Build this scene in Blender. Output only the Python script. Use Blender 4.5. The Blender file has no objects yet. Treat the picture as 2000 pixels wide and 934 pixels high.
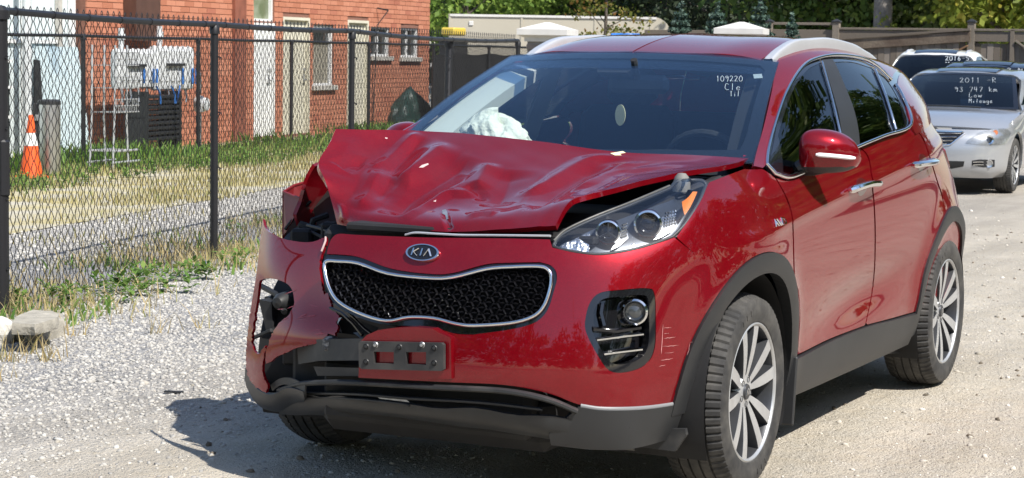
import bpy, bmesh, math, random
import numpy as np
from mathutils import Vector, Matrix
from mathutils.geometry import delaunay_2d_cdt

SC = bpy.context.scene
COL = SC.collection
R_ = math.radians
rng = random.Random(7)
nrng = np.random.default_rng(11)

# ------------------------------------------------------------------ camera
CAM = np.array([6.65891853, 3.24780834, 1.52255582])
YAW, PIT, ROL, FPX = -2.68184866, -0.0916009792, 0.0160278128, 3939.96331
_f = np.array([math.cos(YAW)*math.cos(PIT), math.sin(YAW)*math.cos(PIT), math.sin(PIT)])
_r = np.cross(_f, [0, 0, 1]); _r /= np.linalg.norm(_r)
_u = np.cross(_r, _f)
_c, _s = math.cos(ROL), math.sin(ROL)
FWD, RGT, UPV = _f, _c*_r+_s*_u, -_s*_r+_c*_u
cam_data = bpy.data.cameras.new('camera')
cam = bpy.data.objects.new('camera', cam_data); COL.objects.link(cam)
M = Matrix(((RGT[0], UPV[0], -FWD[0], CAM[0]), (RGT[1], UPV[1], -FWD[1], CAM[1]), (RGT[2], UPV[2], -FWD[2], CAM[2]), (0, 0, 0, 1)))
cam.matrix_world = M
cam_data.sensor_width = 36.0
cam_data.lens = FPX/2000*36.0
cam_data.clip_start = 0.1
cam_data.clip_end = 2000
cam_data.dof.use_dof = True
cam_data.dof.focus_distance = 6.6
cam_data.dof.aperture_fstop = 20
SC.camera = cam

# ------------------------------------------------------------------ sky, sun, exposure
SUN = np.array([0.30, 0.80, 1.0]); SUN /= np.linalg.norm(SUN)      # direction towards the sun
w = bpy.data.worlds.new('World'); SC.world = w; w.use_nodes = True
wn = w.node_tree.nodes; wl = w.node_tree.links
bg = wn['Background']
sky = wn.new('ShaderNodeTexSky'); sky.sky_type = 'NISHITA'; sky.sun_disc = False
sky.sun_elevation = math.asin(SUN[2])
sky.sun_rotation = math.atan2(SUN[0], SUN[1])
sky.air_density = 1.0; sky.dust_density = 0.8; sky.ozone_density = 1.2; sky.altitude = 200
wl.new(sky.outputs[0], bg.inputs[0])
bg.inputs[1].default_value = 0.13
sl = bpy.data.lights.new('sun', 'SUN'); sl.energy = 4.9; sl.angle = R_(0.53); sl.color = (1.0, 0.95, 0.87)
so = bpy.data.objects.new('sun', sl); COL.objects.link(so)
so.rotation_euler = Vector(SUN).to_track_quat('Z', 'Y').to_euler()
so.location = (5, 12, 20)
SC.view_settings.view_transform = 'Standard'; SC.view_settings.look = 'None'
SC.view_settings.gamma = 1.0; SC.view_settings.use_curve_mapping = False
SC.view_settings.exposure = 0.58

# ------------------------------------------------------------------ materials
def _mat(name):
    m = bpy.data.materials.new(name); m.use_nodes = True
    nt = m.node_tree; return m, nt, nt.nodes['Principled BSDF'], nt.nodes['Material Output']

def mat(name, col, rough=0.6, metal=0.0, spec=0.5, coat=0.0, coat_r=0.03, var=0.0, vscale=8.0, bump=0.0, bscale=40.0, bdist=0.01,
        col2=None, mscale=3.0, mlo=0.4, mhi=0.65, rvar=0.0, detail=6):
    """plain procedural surface: base colour with value noise, optional second colour in patches, optional fine bump"""
    m, nt, b, out = _mat(name); N, L = nt.nodes, nt.links
    b.inputs['Base Color'].default_value = (*col, 1); b.inputs['Roughness'].default_value = rough
    b.inputs['Metallic'].default_value = metal; b.inputs['Specular IOR Level'].default_value = spec
    b.inputs['Coat Weight'].default_value = coat; b.inputs['Coat Roughness'].default_value = coat_r
    tc = N.new('ShaderNodeTexCoord'); src = tc.outputs['Object']
    cur = None
    if col2 is not None:
        n = N.new('ShaderNodeTexNoise'); n.inputs['Scale'].default_value = mscale; n.inputs['Detail'].default_value = detail
        L.new(src, n.inputs['Vector'])
        mr = N.new('ShaderNodeMapRange'); mr.inputs[1].default_value = mlo; mr.inputs[2].default_value = mhi
        L.new(n.outputs[0], mr.inputs[0])
        mx = N.new('ShaderNodeMix'); mx.data_type = 'RGBA'; mx.inputs[6].default_value = (*col, 1); mx.inputs[7].default_value = (*col2, 1)
        L.new(mr.outputs[0], mx.inputs[0]); cur = mx.outputs[2]
    if var > 0:
        n = N.new('ShaderNodeTexNoise'); n.inputs['Scale'].default_value = vscale; n.inputs['Detail'].default_value = detail
        L.new(src, n.inputs['Vector'])
        mr = N.new('ShaderNodeMapRange'); mr.inputs[1].default_value = 0.25; mr.inputs[2].default_value = 0.75
        mr.inputs[3].default_value = 1-var; mr.inputs[4].default_value = 1+var
        L.new(n.outputs[0], mr.inputs[0])
        mx = N.new('ShaderNodeMix'); mx.data_type = 'RGBA'; mx.blend_type = 'MULTIPLY'; mx.inputs[0].default_value = 1
        if cur is None: mx.inputs[6].default_value = (*col, 1)
        else: L.new(cur, mx.inputs[6])
        L.new(mr.outputs[0], mx.inputs[7]); cur = mx.outputs[2]
        if rvar > 0:
            mr2 = N.new('ShaderNodeMapRange'); mr2.inputs[1].default_value = 0.3; mr2.inputs[2].default_value = 0.7
            mr2.inputs[3].default_value = max(0, rough-rvar); mr2.inputs[4].default_value = min(1, rough+rvar)
            L.new(n.outputs[0], mr2.inputs[0]); L.new(mr2.outputs[0], b.inputs['Roughness'])
    if cur is not None: L.new(cur, b.inputs['Base Color'])
    if bump > 0:
        n = N.new('ShaderNodeTexNoise'); n.inputs['Scale'].default_value = bscale; n.inputs['Detail'].default_value = 5
        L.new(src, n.inputs['Vector'])
        bp = N.new('ShaderNodeBump'); bp.inputs['Strength'].default_value = bump; bp.inputs['Distance'].default_value = bdist
        L.new(n.outputs[0], bp.inputs['Height']); L.new(bp.outputs[0], b.inputs['Normal'])
    return m

def glass(name, tint=(0.5, 0.55, 0.58), refl=(1, 1, 1), rough=0.0, ior=1.5):
    """thin pane: tinted see-through mixed with mirror reflection by Fresnel"""
    m, nt, b, out = _mat(name); N, L = nt.nodes, nt.links; N.remove(b)
    t = N.new('ShaderNodeBsdfTransparent'); t.inputs[0].default_value = (*tint, 1)
    g = N.new('ShaderNodeBsdfGlossy'); g.inputs[0].default_value = (*refl, 1); g.inputs['Roughness'].default_value = rough
    fr = N.new('ShaderNodeFresnel'); ge = N.new('ShaderNodeNewGeometry'); mi = N.new('ShaderNodeMapRange'); mi.inputs[3].default_value = ior; mi.inputs[4].default_value = 1/ior
    L.new(ge.outputs['Backfacing'], mi.inputs[0]); L.new(mi.outputs[0], fr.inputs[0])
    mx = N.new('ShaderNodeMixShader')
    L.new(fr.outputs[0], mx.inputs[0]); L.new(t.outputs[0], mx.inputs[1]); L.new(g.outputs[0], mx.inputs[2]); L.new(mx.outputs[0], out.inputs[0])
    return m

def paint(name, col, flake=0.25, dirt=0.0, metal=0.35, rough=0.32, dcol=(0.35, 0.32, 0.28), spec=.5):
    """metallic car paint under clear coat, faint flake, optional dust that gathers in noise patches"""
    m, nt, b, out = _mat(name); N, L = nt.nodes, nt.links
    b.inputs['Metallic'].default_value = metal; b.inputs['Roughness'].default_value = rough
    b.inputs['Specular IOR Level'].default_value = spec
    if spec < .2: b.inputs['Specular Tint'].default_value = (1, .25, .28, 1)
    b.inputs['Coat Weight'].default_value = 1.0; b.inputs['Coat Roughness'].default_value = 0.025; b.inputs['Coat IOR'].default_value = 1.52
    tc = N.new('ShaderNodeTexCoord')
    v = N.new('ShaderNodeTexVoronoi'); v.inputs['Scale'].default_value = 900
    L.new(tc.outputs['Object'], v.inputs['Vector'])
    hs = N.new('ShaderNodeMapRange'); hs.inputs[3].default_value = 1-flake; hs.inputs[4].default_value = 1+flake
    sp = N.new('ShaderNodeSeparateColor'); L.new(v.outputs['Color'], sp.inputs[0]); L.new(sp.outputs[0], hs.inputs[0])
    mx = N.new('ShaderNodeMix'); mx.data_type = 'RGBA'; mx.blend_type = 'MULTIPLY'; mx.inputs[0].default_value = 1
    mx.inputs[6].default_value = (*col, 1); L.new(hs.outputs[0], mx.inputs[7])
    cur = mx.outputs[2]
    if dirt > 0:
        n = N.new('ShaderNodeTexNoise'); n.inputs['Scale'].default_value = 5; n.inputs['Detail'].default_value = 8; n.inputs['Roughness'].default_value = 0.65
        L.new(tc.outputs['Object'], n.inputs['Vector'])
        mr = N.new('ShaderNodeMapRange'); mr.inputs[1].default_value = 0.45; mr.inputs[2].default_value = 0.8; mr.inputs[3].default_value = 0; mr.inputs[4].default_value = dirt
        L.new(n.outputs[0], mr.inputs[0])
        m2 = N.new('ShaderNodeMix'); m2.data_type = 'RGBA'; m2.inputs[7].default_value = (*dcol, 1)
        L.new(mr.outputs[0], m2.inputs[0]); L.new(cur, m2.inputs[6]); cur = m2.outputs[2]
        mr3 = N.new('ShaderNodeMapRange'); mr3.inputs[1].default_value = 0.3; mr3.inputs[2].default_value = 0.75; mr3.inputs[3].default_value = 0.01; mr3.inputs[4].default_value = 0.05
        L.new(n.outputs[0], mr3.inputs[0]); L.new(mr3.outputs[0], b.inputs['Coat Roughness'])
    L.new(cur, b.inputs['Base Color'])
    return m

MT = {}
MT['red'] = paint('red_paint', (0.195, 0.002, 0.0075), 0.3, 0.03, metal=0.44, rough=0.33, spec=.04)
MT['red_dull'] = paint('scuffed_red_paint', (0.30, 0.006, 0.014), 0.15, 0.45, metal=0.2, rough=0.45, spec=.05, dcol=(0.42, 0.16, 0.17))
MT['black'] = mat('black_plastic', (0.022, 0.023, 0.025), 0.5, var=0.25, vscale=12, bump=0.15, bscale=300, bdist=0.001)
MT['dusty'] = mat('dusty_black_plastic', (0.022, 0.023, 0.025), 0.55, col2=(0.075, 0.072, 0.068), mscale=9, mlo=0.5, mhi=0.85, bump=0.2, bscale=200, bdist=0.001)
MT['cladding'] = mat('grey_cladding', (0.021, 0.022, 0.024), 0.48, var=0.15, vscale=6, bump=0.1, bscale=600, bdist=0.0006)
MT['gloss'] = mat('gloss_black', (0.008, 0.008, 0.010), 0.08, coat=0.5)
MT['chrome'] = mat('chrome', (0.78, 0.79, 0.80), 0.09, 1.0)
MT['satin'] = mat('satin_silver', (0.60, 0.61, 0.63), 0.36, 0.45, var=0.05, coat=0.4)
MT['alloy'] = mat('machined_alloy', (0.52, 0.53, 0.545), 0.36, 0.6, var=0.12, vscale=15)
MT['alloy_dark'] = mat('grey_alloy', (0.065, 0.068, 0.075), 0.4, 0.6, var=0.2, vscale=12)
MT['tyre'] = mat('dusty_rubber', (0.024, 0.024, 0.025), 0.75, col2=(0.095, 0.09, 0.083), mscale=14, mlo=0.35, mhi=0.9, var=0.2, vscale=60)
MT['dark'] = mat('dark_interior', (0.012, 0.012, 0.014), 0.8)
MT['void'] = mat('engine_black', (0.010, 0.010, 0.011), 0.75, var=0.4, vscale=10)
MT['trim'] = mat('pale_pillar_trim', (0.50, 0.52, 0.50), 0.8)
MT['dash'] = mat('dashboard_black', (0.013, 0.013, 0.016), 0.7)
MT['windshield'] = glass('windshield_glass', (0.915, 0.955, 0.95), (0.72, 0.86, 1.0), 0.0, 1.65)
MT['sideglass'] = glass('privacy_glass', (0.30, 0.33, 0.34))
MT['shade_band'] = glass('shade_band_glass', (0.42, 0.54, 0.74))
MT['red_inner'] = mat('dull_inner_red', (0.16, 0.006, 0.010), 0.55, var=0.2, vscale=10)
MT['clear'] = glass('clear_lens', (0.93, 0.94, 0.95))
MT['white_ink'] = mat('white_marker', (0.34, 0.38, 0.42), 0.8)
MT['amber'] = mat('amber_lens', (0.75, 0.20, 0.02), 0.15, coat=0.6)
MT['airbag'] = mat('airbag_cloth', (0.80, 0.80, 0.72), 0.85, var=0.06, vscale=20, bump=1.0, bscale=28, bdist=0.02)
MT['cream'] = mat('cream_card', (0.72, 0.66, 0.42), 0.7)
MT['red_lens'] = mat('red_lens', (0.28, 0.01, 0.015), 0.1, coat=0.6)
MT['bare'] = mat('bare_metal', (0.45, 0.46, 0.47), 0.4, 0.8, var=0.3, vscale=30)
MT['pearl'] = paint('pale_scuff', (0.55, 0.40, 0.38), 0.05, 0, metal=0, rough=0.5)

# ------------------------------------------------------------------ object helpers
def link(o, parent=None):
    COL.objects.link(o)
    if parent is not None: o.parent = parent
    return o

def tag(o, label=None, cat=None, group=None, kind=None):
    if label: o['label'] = label
    if cat: o['category'] = cat
    if group: o['group'] = group
    if kind: o['kind'] = kind
    return o

def empty(name, loc=(0, 0, 0), rz=0.0, label=None, cat=None, group=None):
    o = bpy.data.objects.new(name, None); o.location = loc; o.rotation_euler = (0, 0, rz); o.empty_display_size = 0.2
    COL.objects.link(o); return tag(o, label, cat, group)

def copy_tree(o, parent=None):
    c = o.copy(); COL.objects.link(c)
    if parent is not None: c.parent = parent
    for ch in list(o.children): copy_tree(ch, c)
    return c

class MB:
    """collects geometry for ONE mesh object"""
    def __init__(s): s.v = []; s.f = []; s.mi = []; s.cur = 0
    def add(s, verts, faces, mi=None):
        o = len(s.v); s.v += [tuple(float(c) for c in p) for p in verts]
        for f in faces: s.f.append(tuple(i+o for i in f)); s.mi.append(s.cur if mi is None else mi)
        return s
    def box(s, c, d, rz=0.0, bev=0.0, axes=None, mi=None):
        """box at centre c with size d, optional chamfered edges"""
        hx, hy, hz = d[0]/2, d[1]/2, d[2]/2
        if axes is None:
            ca, sa = math.cos(rz), math.sin(rz); ax = ((ca, sa, 0), (-sa, ca, 0), (0, 0, 1))
        else: ax = axes
        def W(p): return tuple(c[i]+p[0]*ax[0][i]+p[1]*ax[1][i]+p[2]*ax[2][i] for i in range(3))
        if bev <= 0:
            P = [(x*hx, y*hy, z*hz) for x in (-1, 1) for y in (-1, 1) for z in (-1, 1)]
            F = [(0, 1, 3, 2), (4, 6, 7, 5), (0, 4, 5, 1), (2, 3, 7, 6), (0, 2, 6, 4), (1, 5, 7, 3)]
            return s.add([W(p) for p in P], F, mi)
        b = min(bev, hx*.9, hy*.9, hz*.9); P = []; idx = {}
        for x in (-1, 1):
            for y in (-1, 1):
                for z in (-1, 1):
                    for a in range(3):
                        q = [x*hx, y*hy, z*hz]
                        for k in range(3):
                            if k != a: q[k] -= (x, y, z)[k]*b
                        idx[(x, y, z, a)] = len(P); P.append(tuple(q))
        F = []
        for a in range(3):
            o1, o2 = [k for k in range(3) if k != a]
            for sg in (-1, 1):
                cs = []
                for (p, q) in ((-1, -1), (1, -1), (1, 1), (-1, 1)):
                    k = [0, 0, 0]; k[a] = sg; k[o1] = p; k[o2] = q; cs.append(idx[(*k, a)])
                even = (a != 1)
                if (sg > 0) != even: cs = cs[::-1]
                F.append(tuple(cs))
        for a in range(3):
            o1, o2 = [k for k in range(3) if k != a]
            for p in (-1, 1):
                for q in (-1, 1):
                    def K(sv, ax_):
                        k = [0, 0, 0]; k[a] = sv; k[o1] = p; k[o2] = q; return idx[(*k, ax_)]
                    F.append((K(-1, o1), K(1, o1), K(1, o2), K(-1, o2)))
        for x in (-1, 1):
            for y in (-1, 1):
                for z in (-1, 1): F.append((idx[(x, y, z, 0)], idx[(x, y, z, 1)], idx[(x, y, z, 2)]))
        return s.add([W(p) for p in P], F, mi)
    def tube(s, path, r, n=8, cap=True, closed=False, mi=None, flat=1.0):
        P = [np.array(p, float) for p in path]; m = len(P)
        rr = r if hasattr(r, '__len__') else [r]*m
        V = []; F = []; up = None
        for i in range(m):
            if closed: t = P[(i+1) % m]-P[i-1]
            else: t = P[min(i+1, m-1)]-P[max(i-1, 0)]
            t = t/(np.linalg.norm(t)+1e-12)
            if up is None:
                a = np.array([0, 0, 1.0]) if abs(t[2]) < 0.9 else np.array([1.0, 0, 0])
                up = np.cross(np.cross(t, a), t)
            up = up-t*np.dot(up, t); up /= np.linalg.norm(up)+1e-12; sd = np.cross(t, up)
            for k in range(n):
                an = 2*math.pi*(k+.5)/n
                V.append(P[i]+rr[i]*(math.cos(an)*sd+math.sin(an)*up*flat))
        for i in range(m if closed else m-1):
            j = (i+1) % m
            for k in range(n):
                k2 = (k+1) % n; F.append((i*n+k, i*n+k2, j*n+k2, j*n+k))
        if cap and not closed:
            F.append(tuple(range(n))[::-1]); F.append(tuple((m-1)*n+k for k in range(n)))
        return s.add(V, F, mi)
    def lathe(s, prof, n=32, c=(0, 0, 0), axis='z', mi=None, a0=0, a1=2*math.pi):
        """prof: (radius, height) pairs turned about an axis through c"""
        V = []; F = []; full = abs(a1-a0-2*math.pi) < 1e-6; m = len(prof); nn = n if full else n+1
        for i in range(nn):
            a = a0+(a1-a0)*i/n; ca, sa = math.cos(a), math.sin(a)
            for (r, h) in prof:
                p = (r*ca, r*sa, h) if axis == 'z' else ((r*ca, h, r*sa) if axis == 'y' else (h, r*ca, r*sa))
                V.append((c[0]+p[0], c[1]+p[1], c[2]+p[2]))
        for i in range(n):
            j = (i+1) % nn
            for k in range(m-1):
                q = (i*m+k, j*m+k, j*m+k+1, i*m+k+1)
                F.append(q[::-1] if axis == 'y' else q)
        return s.add(V, F, mi)
    def prism(s, poly, o, ex, ey, ez, d, mi=None, bev=0.0):
        """polygon (a,b) in the plane o+a*ex+b*ey thickened by d along ez"""
        o, ex, ey, ez = (np.array(q, float) for q in (o, ex, ey, ez)); n = len(poly)
        A = [o+a*ex+b*ey for a, b in poly]; B = [p+ez*d for p in A]
        F = [tuple(range(n))[::-1], tuple(range(n, 2*n))]+[(i, (i+1) % n, n+(i+1) % n, n+i) for i in range(n)]
        return s.add(A+B, F, mi)
    def grid(s, P, closed_u=False, mi=None):
        P = np.asarray(P); a, b = P.shape[:2]; F = []
        for i in range(a-1):
            for j in range(b if closed_u else b-1):
                j2 = (j+1) % b; F.append((i*b+j, i*b+j2, (i+1)*b+j2, (i+1)*b+j))
        return s.add(P.reshape(-1, 3), F, mi)
    def build(s, name, m, parent=None, smooth=True, angle=35, recalc=False):
        me = bpy.data.meshes.new(name); me.from_pydata(s.v, [], s.f); me.update()
        ms = m if isinstance(m, (list, tuple)) else [m]
        for q in ms: me.materials.append(MT[q] if isinstance(q, str) else q)
        if len(ms) > 1: me.polygons.foreach_set('material_index', s.mi)
        if recalc:
            b = bmesh.new(); b.from_mesh(me); bmesh.ops.recalc_face_normals(b, faces=b.faces); b.to_mesh(me); b.free()
        if smooth:
            me.polygons.foreach_set('use_smooth', [True]*len(me.polygons)); me.set_sharp_from_angle(angle=R_(angle))
        o = bpy.data.objects.new(name, me); return link(o, parent)

def fast_mesh(name, V, F, m, parent=None, nper=4, smooth=False, mats=None):
    """numpy arrays to mesh: V (n,3), F (k,nper)"""
    V = np.ascontiguousarray(V, dtype=np.float32); F = np.ascontiguousarray(F, dtype=np.int32)
    me = bpy.data.meshes.new(name)
    me.vertices.add(len(V)); me.vertices.foreach_set('co', V.ravel())
    k = len(F); me.loops.add(k*nper); me.loops.foreach_set('vertex_index', F.ravel())
    me.polygons.add(k); me.polygons.foreach_set('loop_start', np.arange(0, k*nper, nper, dtype=np.int32))
    me.update(calc_edges=True)
    if smooth: me.polygons.foreach_set('use_smooth', [True]*k)
    for q in (m if isinstance(m, (list, tuple)) else [m]): me.materials.append(MT[q] if isinstance(q, str) else q)
    if mats is not None: me.polygons.foreach_set('material_index', np.asarray(mats, dtype=np.int32))
    o = bpy.data.objects.new(name, me); return link(o, parent)

# ------------------------------------------------------------------ view geometry (used to measure the photograph)
def proj(P):
    d = np.asarray(P, float)-CAM; z = d@FWD
    return np.stack([1000+FPX*(d@RGT)/z, 467-FPX*(d@UPV)/z], -1)
def onplane(ax, val, px, py):
    d = FWD+RGT*(px-1000)/FPX-UPV*(py-467)/FPX
    return CAM+d*(val-CAM[ax])/d[ax]
def atX(v, px, py): return onplane(0, v, px, py)
def atY(v, px, py): return onplane(1, v, px, py)
def atZ(v, px, py): return onplane(2, v, px, py)
def atD(dep, px, py): return CAM+(FWD+RGT*(px-1000)/FPX-UPV*(py-467)/FPX)*dep

# ------------------------------------------------------------------ spline surfaces and trimmed panels
def _spl(t):
    """natural cubic spline second-derivative operator for knots t"""
    n = len(t); A = np.zeros((n, n)); B = np.zeros((n, n)); A[0, 0] = A[-1, -1] = 1
    for i in range(1, n-1):
        h0, h1 = t[i]-t[i-1], t[i+1]-t[i]
        A[i, i-1], A[i, i], A[i, i+1] = h0/6, (h0+h1)/3, h1/6
        B[i, i-1], B[i, i], B[i, i+1] = 1/h0, -1/h0-1/h1, 1/h1
    return np.linalg.solve(A, B)
def _wts(t, Mo, x):
    x = np.atleast_1d(np.asarray(x, float)); n = len(t)
    k = np.clip(np.searchsorted(t, x)-1, 0, n-2); h = t[k+1]-t[k]
    xc = np.clip(x, t[0]-0.6*h, t[-1]+0.6*h)
    a = (t[k+1]-xc)/h; b = 1-a
    W = np.zeros((len(x), n)); r = np.arange(len(x))
    W[r, k] += a; W[r, k+1] += b
    inside = (x >= t[0]) & (x <= t[-1])
    ca = np.where(inside, (a**3-a)*h*h/6, 0); cb = np.where(inside, (b**3-b)*h*h/6, 0)
    return W+ca[:, None]*Mo[k]+cb[:, None]*Mo[k+1]

class Surf:
    def __init__(s, net, fn=None, tu=None, tv=None, flip=False):
        s.net = np.asarray(net, float); s.fn = fn; s.flip = flip
        d = np.linalg.norm(np.diff(s.net, axis=1), axis=2).mean(0); s.tu = np.concatenate([[0], np.cumsum(d)]) if tu is None else tu
        d = np.linalg.norm(np.diff(s.net, axis=0), axis=2).mean(1); s.tv = np.concatenate([[0], np.cumsum(d)]) if tv is None else tv
        s.Mu, s.Mv = _spl(s.tu), _spl(s.tv); s._c = None
    def __call__(s, uv):
        uv = np.atleast_2d(uv)
        Wu = _wts(s.tu, s.Mu, uv[:, 0]); Wv = _wts(s.tv, s.Mv, uv[:, 1])
        P = np.einsum('nv,vuc,nu->nc', Wv, s.net, Wu, optimize=True)
        return P if s.fn is None else s.fn(P, uv)
    def normal(s, uv, h=2e-3):
        uv = np.atleast_2d(uv); a = np.array([h, 0]); b = np.array([0, h])
        n = np.cross(s(uv+a)-s(uv-a), s(uv+b)-s(uv-b)); n /= np.linalg.norm(n, axis=1)[:, None]+1e-12
        return -n if s.flip else n
    def _cache(s):
        if s._c is None:
            U, V = np.meshgrid(np.linspace(s.tu[0], s.tu[-1], 340), np.linspace(s.tv[0], s.tv[-1], 130))
            uv = np.stack([U.ravel(), V.ravel()], 1); P = s(uv); n = s.normal(uv)
            s._c = (uv, P, np.einsum('ij,ij->i', n, CAM-P) > 0)
        return s._c
    def inv(s, fn, tgt, mask=None, it=6, facing=False, edge=0.05):
        """parameters whose surface point maps to the 2-D target under fn"""
        uv, P, fc = s._cache(); Q = fn(P); ok = np.ones(len(uv), bool)
        if facing: ok &= fc
        if mask is not None: ok &= mask(P)
        uvm, Qm = uv[ok], Q[ok]; tgt = np.atleast_2d(np.asarray(tgt, float)); out = []
        for t in tgt: out.append(uvm[np.argmin(((Qm-t)**2).sum(1))])
        X = np.array(out); h = 1e-3
        for _ in range(it):
            r = fn(s(X))-tgt
            Ju = (fn(s(X+[h, 0]))-fn(s(X-[h, 0])))/(2*h); Jv = (fn(s(X+[0, h]))-fn(s(X-[0, h])))/(2*h)
            det = Ju[:, 0]*Jv[:, 1]-Ju[:, 1]*Jv[:, 0]; det = np.where(abs(det) < 1e-9, 1e9, det)
            st = np.stack([-(Jv[:, 1]*r[:, 0]-Jv[:, 0]*r[:, 1])/det, -(-Ju[:, 1]*r[:, 0]+Ju[:, 0]*r[:, 1])/det], 1)
            nst = np.linalg.norm(st, axis=1)[:, None]; st *= np.minimum(1, 0.05/(nst+1e-9))
            X = X+st
            X[:, 0] = np.clip(X[:, 0], s.tu[0]-edge, s.tu[-1]+edge); X[:, 1] = np.clip(X[:, 1], s.tv[0]-edge, s.tv[-1]+edge)
        return X
    def px(s, pts, mask=None): return s.inv(proj, pts, mask, facing=True)
    def xz(s, pts, mask=None): return s.inv(lambda P: P[:, [0, 2]], pts, lambda P: (P[:, 1] > .05) & (mask(P) if mask else True))
    def xy(s, pts, mask=None): return s.inv(lambda P: P[:, [0, 1]], pts, mask)
    def yz(s, pts, mask=None): return s.inv(lambda P: P[:, [1, 2]], pts, mask)

def sm(pts, n=5, closed=False):
    """Catmull-Rom through points"""
    P = np.asarray(pts, float); m = len(P); out = []
    if m < 3 and not closed: return [tuple(p) for p in P]
    for i in range(m if closed else m-1):
        p1, p2 = P[i], P[(i+1) % m]
        p0 = P[i-1] if (closed or i > 0) else 2*p1-p2
        p3 = P[(i+2) % m] if (closed or i+2 < m) else 2*p2-p1
        for k in range(n):
            t = k/n
            out.append(tuple(0.5*((2*p1)+(-p0+p2)*t+(2*p0-5*p1+4*p2-p3)*t*t+(-p0+3*p1-3*p2+p3)*t**3)))
    if not closed: out.append(tuple(P[-1]))
    return out

def dens(poly, step, closed=True):
    P = np.asarray(poly, float); out = []; m = len(P)
    for i in range(m if closed else m-1):
        a, b = P[i], P[(i+1) % m]; k = max(1, int(math.ceil(np.linalg.norm(b-a)/step)))
        for j in range(k): out.append(a+(b-a)*j/k)
    if not closed: out.append(P[-1])
    return np.array(out)

def pip(poly, Q):
    P = np.asarray(poly); x, y = Q[:, 0], Q[:, 1]; r = np.zeros(len(Q), bool); j = len(P)-1
    for i in range(len(P)):
        xi, yi = P[i]; xj, yj = P[j]
        if yi != yj: r ^= ((yi > y) != (yj > y)) & (x < (xj-xi)*(y-yi)/(yj-yi)+xi)
        j = i
    return r

def tri_region(outer, holes=(), step=0.02):
    """constrained triangulation of a polygon with holes, filled by a grid of inner points"""
    loops = [dens(outer, step)]+[dens(h, step) for h in holes]
    clean = []
    for L in loops:
        k = [L[0]]
        for p in L[1:]:
            if np.linalg.norm(p-k[-1]) > step*0.12: k.append(p)
        if len(k) > 3 and np.linalg.norm(k[0]-k[-1]) < step*0.12: k.pop()
        clean.append(np.array(k))
    loops = clean; B = np.concatenate(loops); lo, hi = B.min(0), B.max(0)
    gx, gy = np.meshgrid(np.arange(lo[0]+step*.5, hi[0], step), np.arange(lo[1]+step*.5, hi[1], step))
    gx = gx+(np.arange(gx.shape[0]) % 2)[:, None]*step*.5
    G = np.stack([gx.ravel(), gy.ravel()], 1); ok = pip(loops[0], G)
    for h in loops[1:]: ok &= ~pip(h, G)
    G = G[ok]
    if len(G):
        keep = np.ones(len(G), bool)
        for i in range(0, len(G), 2000):
            d = ((G[i:i+2000, None, :]-B[None])**2).sum(2).min(1); keep[i:i+2000] = d > (step*.45)**2
        G = G[keep]
    pts = np.concatenate([B, G]) if len(G) else B
    E = []; o = 0
    for L in loops:
        n = len(L); E += [(o+i, o+(i+1) % n) for i in range(n)]; o += n
    v, e, f, ov, oe, of = delaunay_2d_cdt([Vector(p) for p in pts], E, [], 0, 1e-6)
    V = np.array([(p[0], p[1]) for p in v]); F = np.array([q for q in f if len(q) == 3], int)
    c = V[F].mean(1); ok = pip(loops[0], c)
    for h in loops[1:]: ok &= ~pip(h, c)
    F = F[ok]
    a = V[F]; ar = (a[:, 1, 0]-a[:, 0, 0])*(a[:, 2, 1]-a[:, 0, 1])-(a[:, 1, 1]-a[:, 0, 1])*(a[:, 2, 0]-a[:, 0, 0])
    F[ar < 0] = F[ar < 0][:, ::-1]; F = F[abs(ar) > 1e-10]
    ed = {}
    for t in F:
        for i in range(3): ed[(t[i], t[(i+1) % 3])] = 1
    bnd = [(a, b) for (a, b) in ed if (b, a) not in ed]
    return V, F, bnd

def panel(name, surf, outer, holes=(), m='red', parent=None, step=0.022, thick=0.014, off=0.0, px=True, mirror=False, mask=None, lip=0.0, wob=None):
    """sheet part cut from a surface: curved face, returned edges and a back face"""
    if px:
        outer = surf.px(outer, mask); holes = [surf.px(h, mask) for h in holes]
    V2, F, bnd = tri_region(outer, holes, step)
    P = surf(V2); N = surf.normal(V2)
    bi = sorted({i for e in bnd for i in e}); n = len(P)
    P = P+N*off
    if wob is not None: P = wob(P, N, V2)
    V = [P, P-N*thick]; nor = [N, -N]
    Fs = [F, F[:, ::-1]+n] if not surf.flip else [F[:, ::-1], F+n]
    faces = [tuple(t) for A in Fs for t in A]
    ev = []; en = []; o = 2*n
    for (a, b) in bnd:
        t = P[b]-P[a]; sd = np.cross(t, N[a]); sd = sd/(np.linalg.norm(sd)+1e-12)
        if surf.flip: sd = -sd
        ev += [P[a], P[b], P[b]-N[b]*thick, P[a]-N[a]*thick]; en += [sd]*4
        k = o+len(ev)-4
        faces.append((k, k+3, k+2, k+1) if not surf.flip else (k, k+1, k+2, k+3))
    Vv = np.concatenate(V+([np.array(ev)] if ev else [])); Nn = np.concatenate(nor+([np.array(en)] if en else []))
    if mirror:
        Vv = Vv*[1, -1, 1]; Nn = Nn*[1, -1, 1]; faces = [q[::-1] for q in faces]
    me = bpy.data.meshes.new(name); me.from_pydata(Vv.tolist(), [], faces); me.update()
    me.polygons.foreach_set('use_smooth', [True]*len(me.polygons))
    me.normals_split_custom_set_from_vertices([tuple(q) for q in Nn])
    me.materials.append(MT[m] if isinstance(m, str) else m)
    return link(bpy.data.objects.new(name, me), parent)

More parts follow.
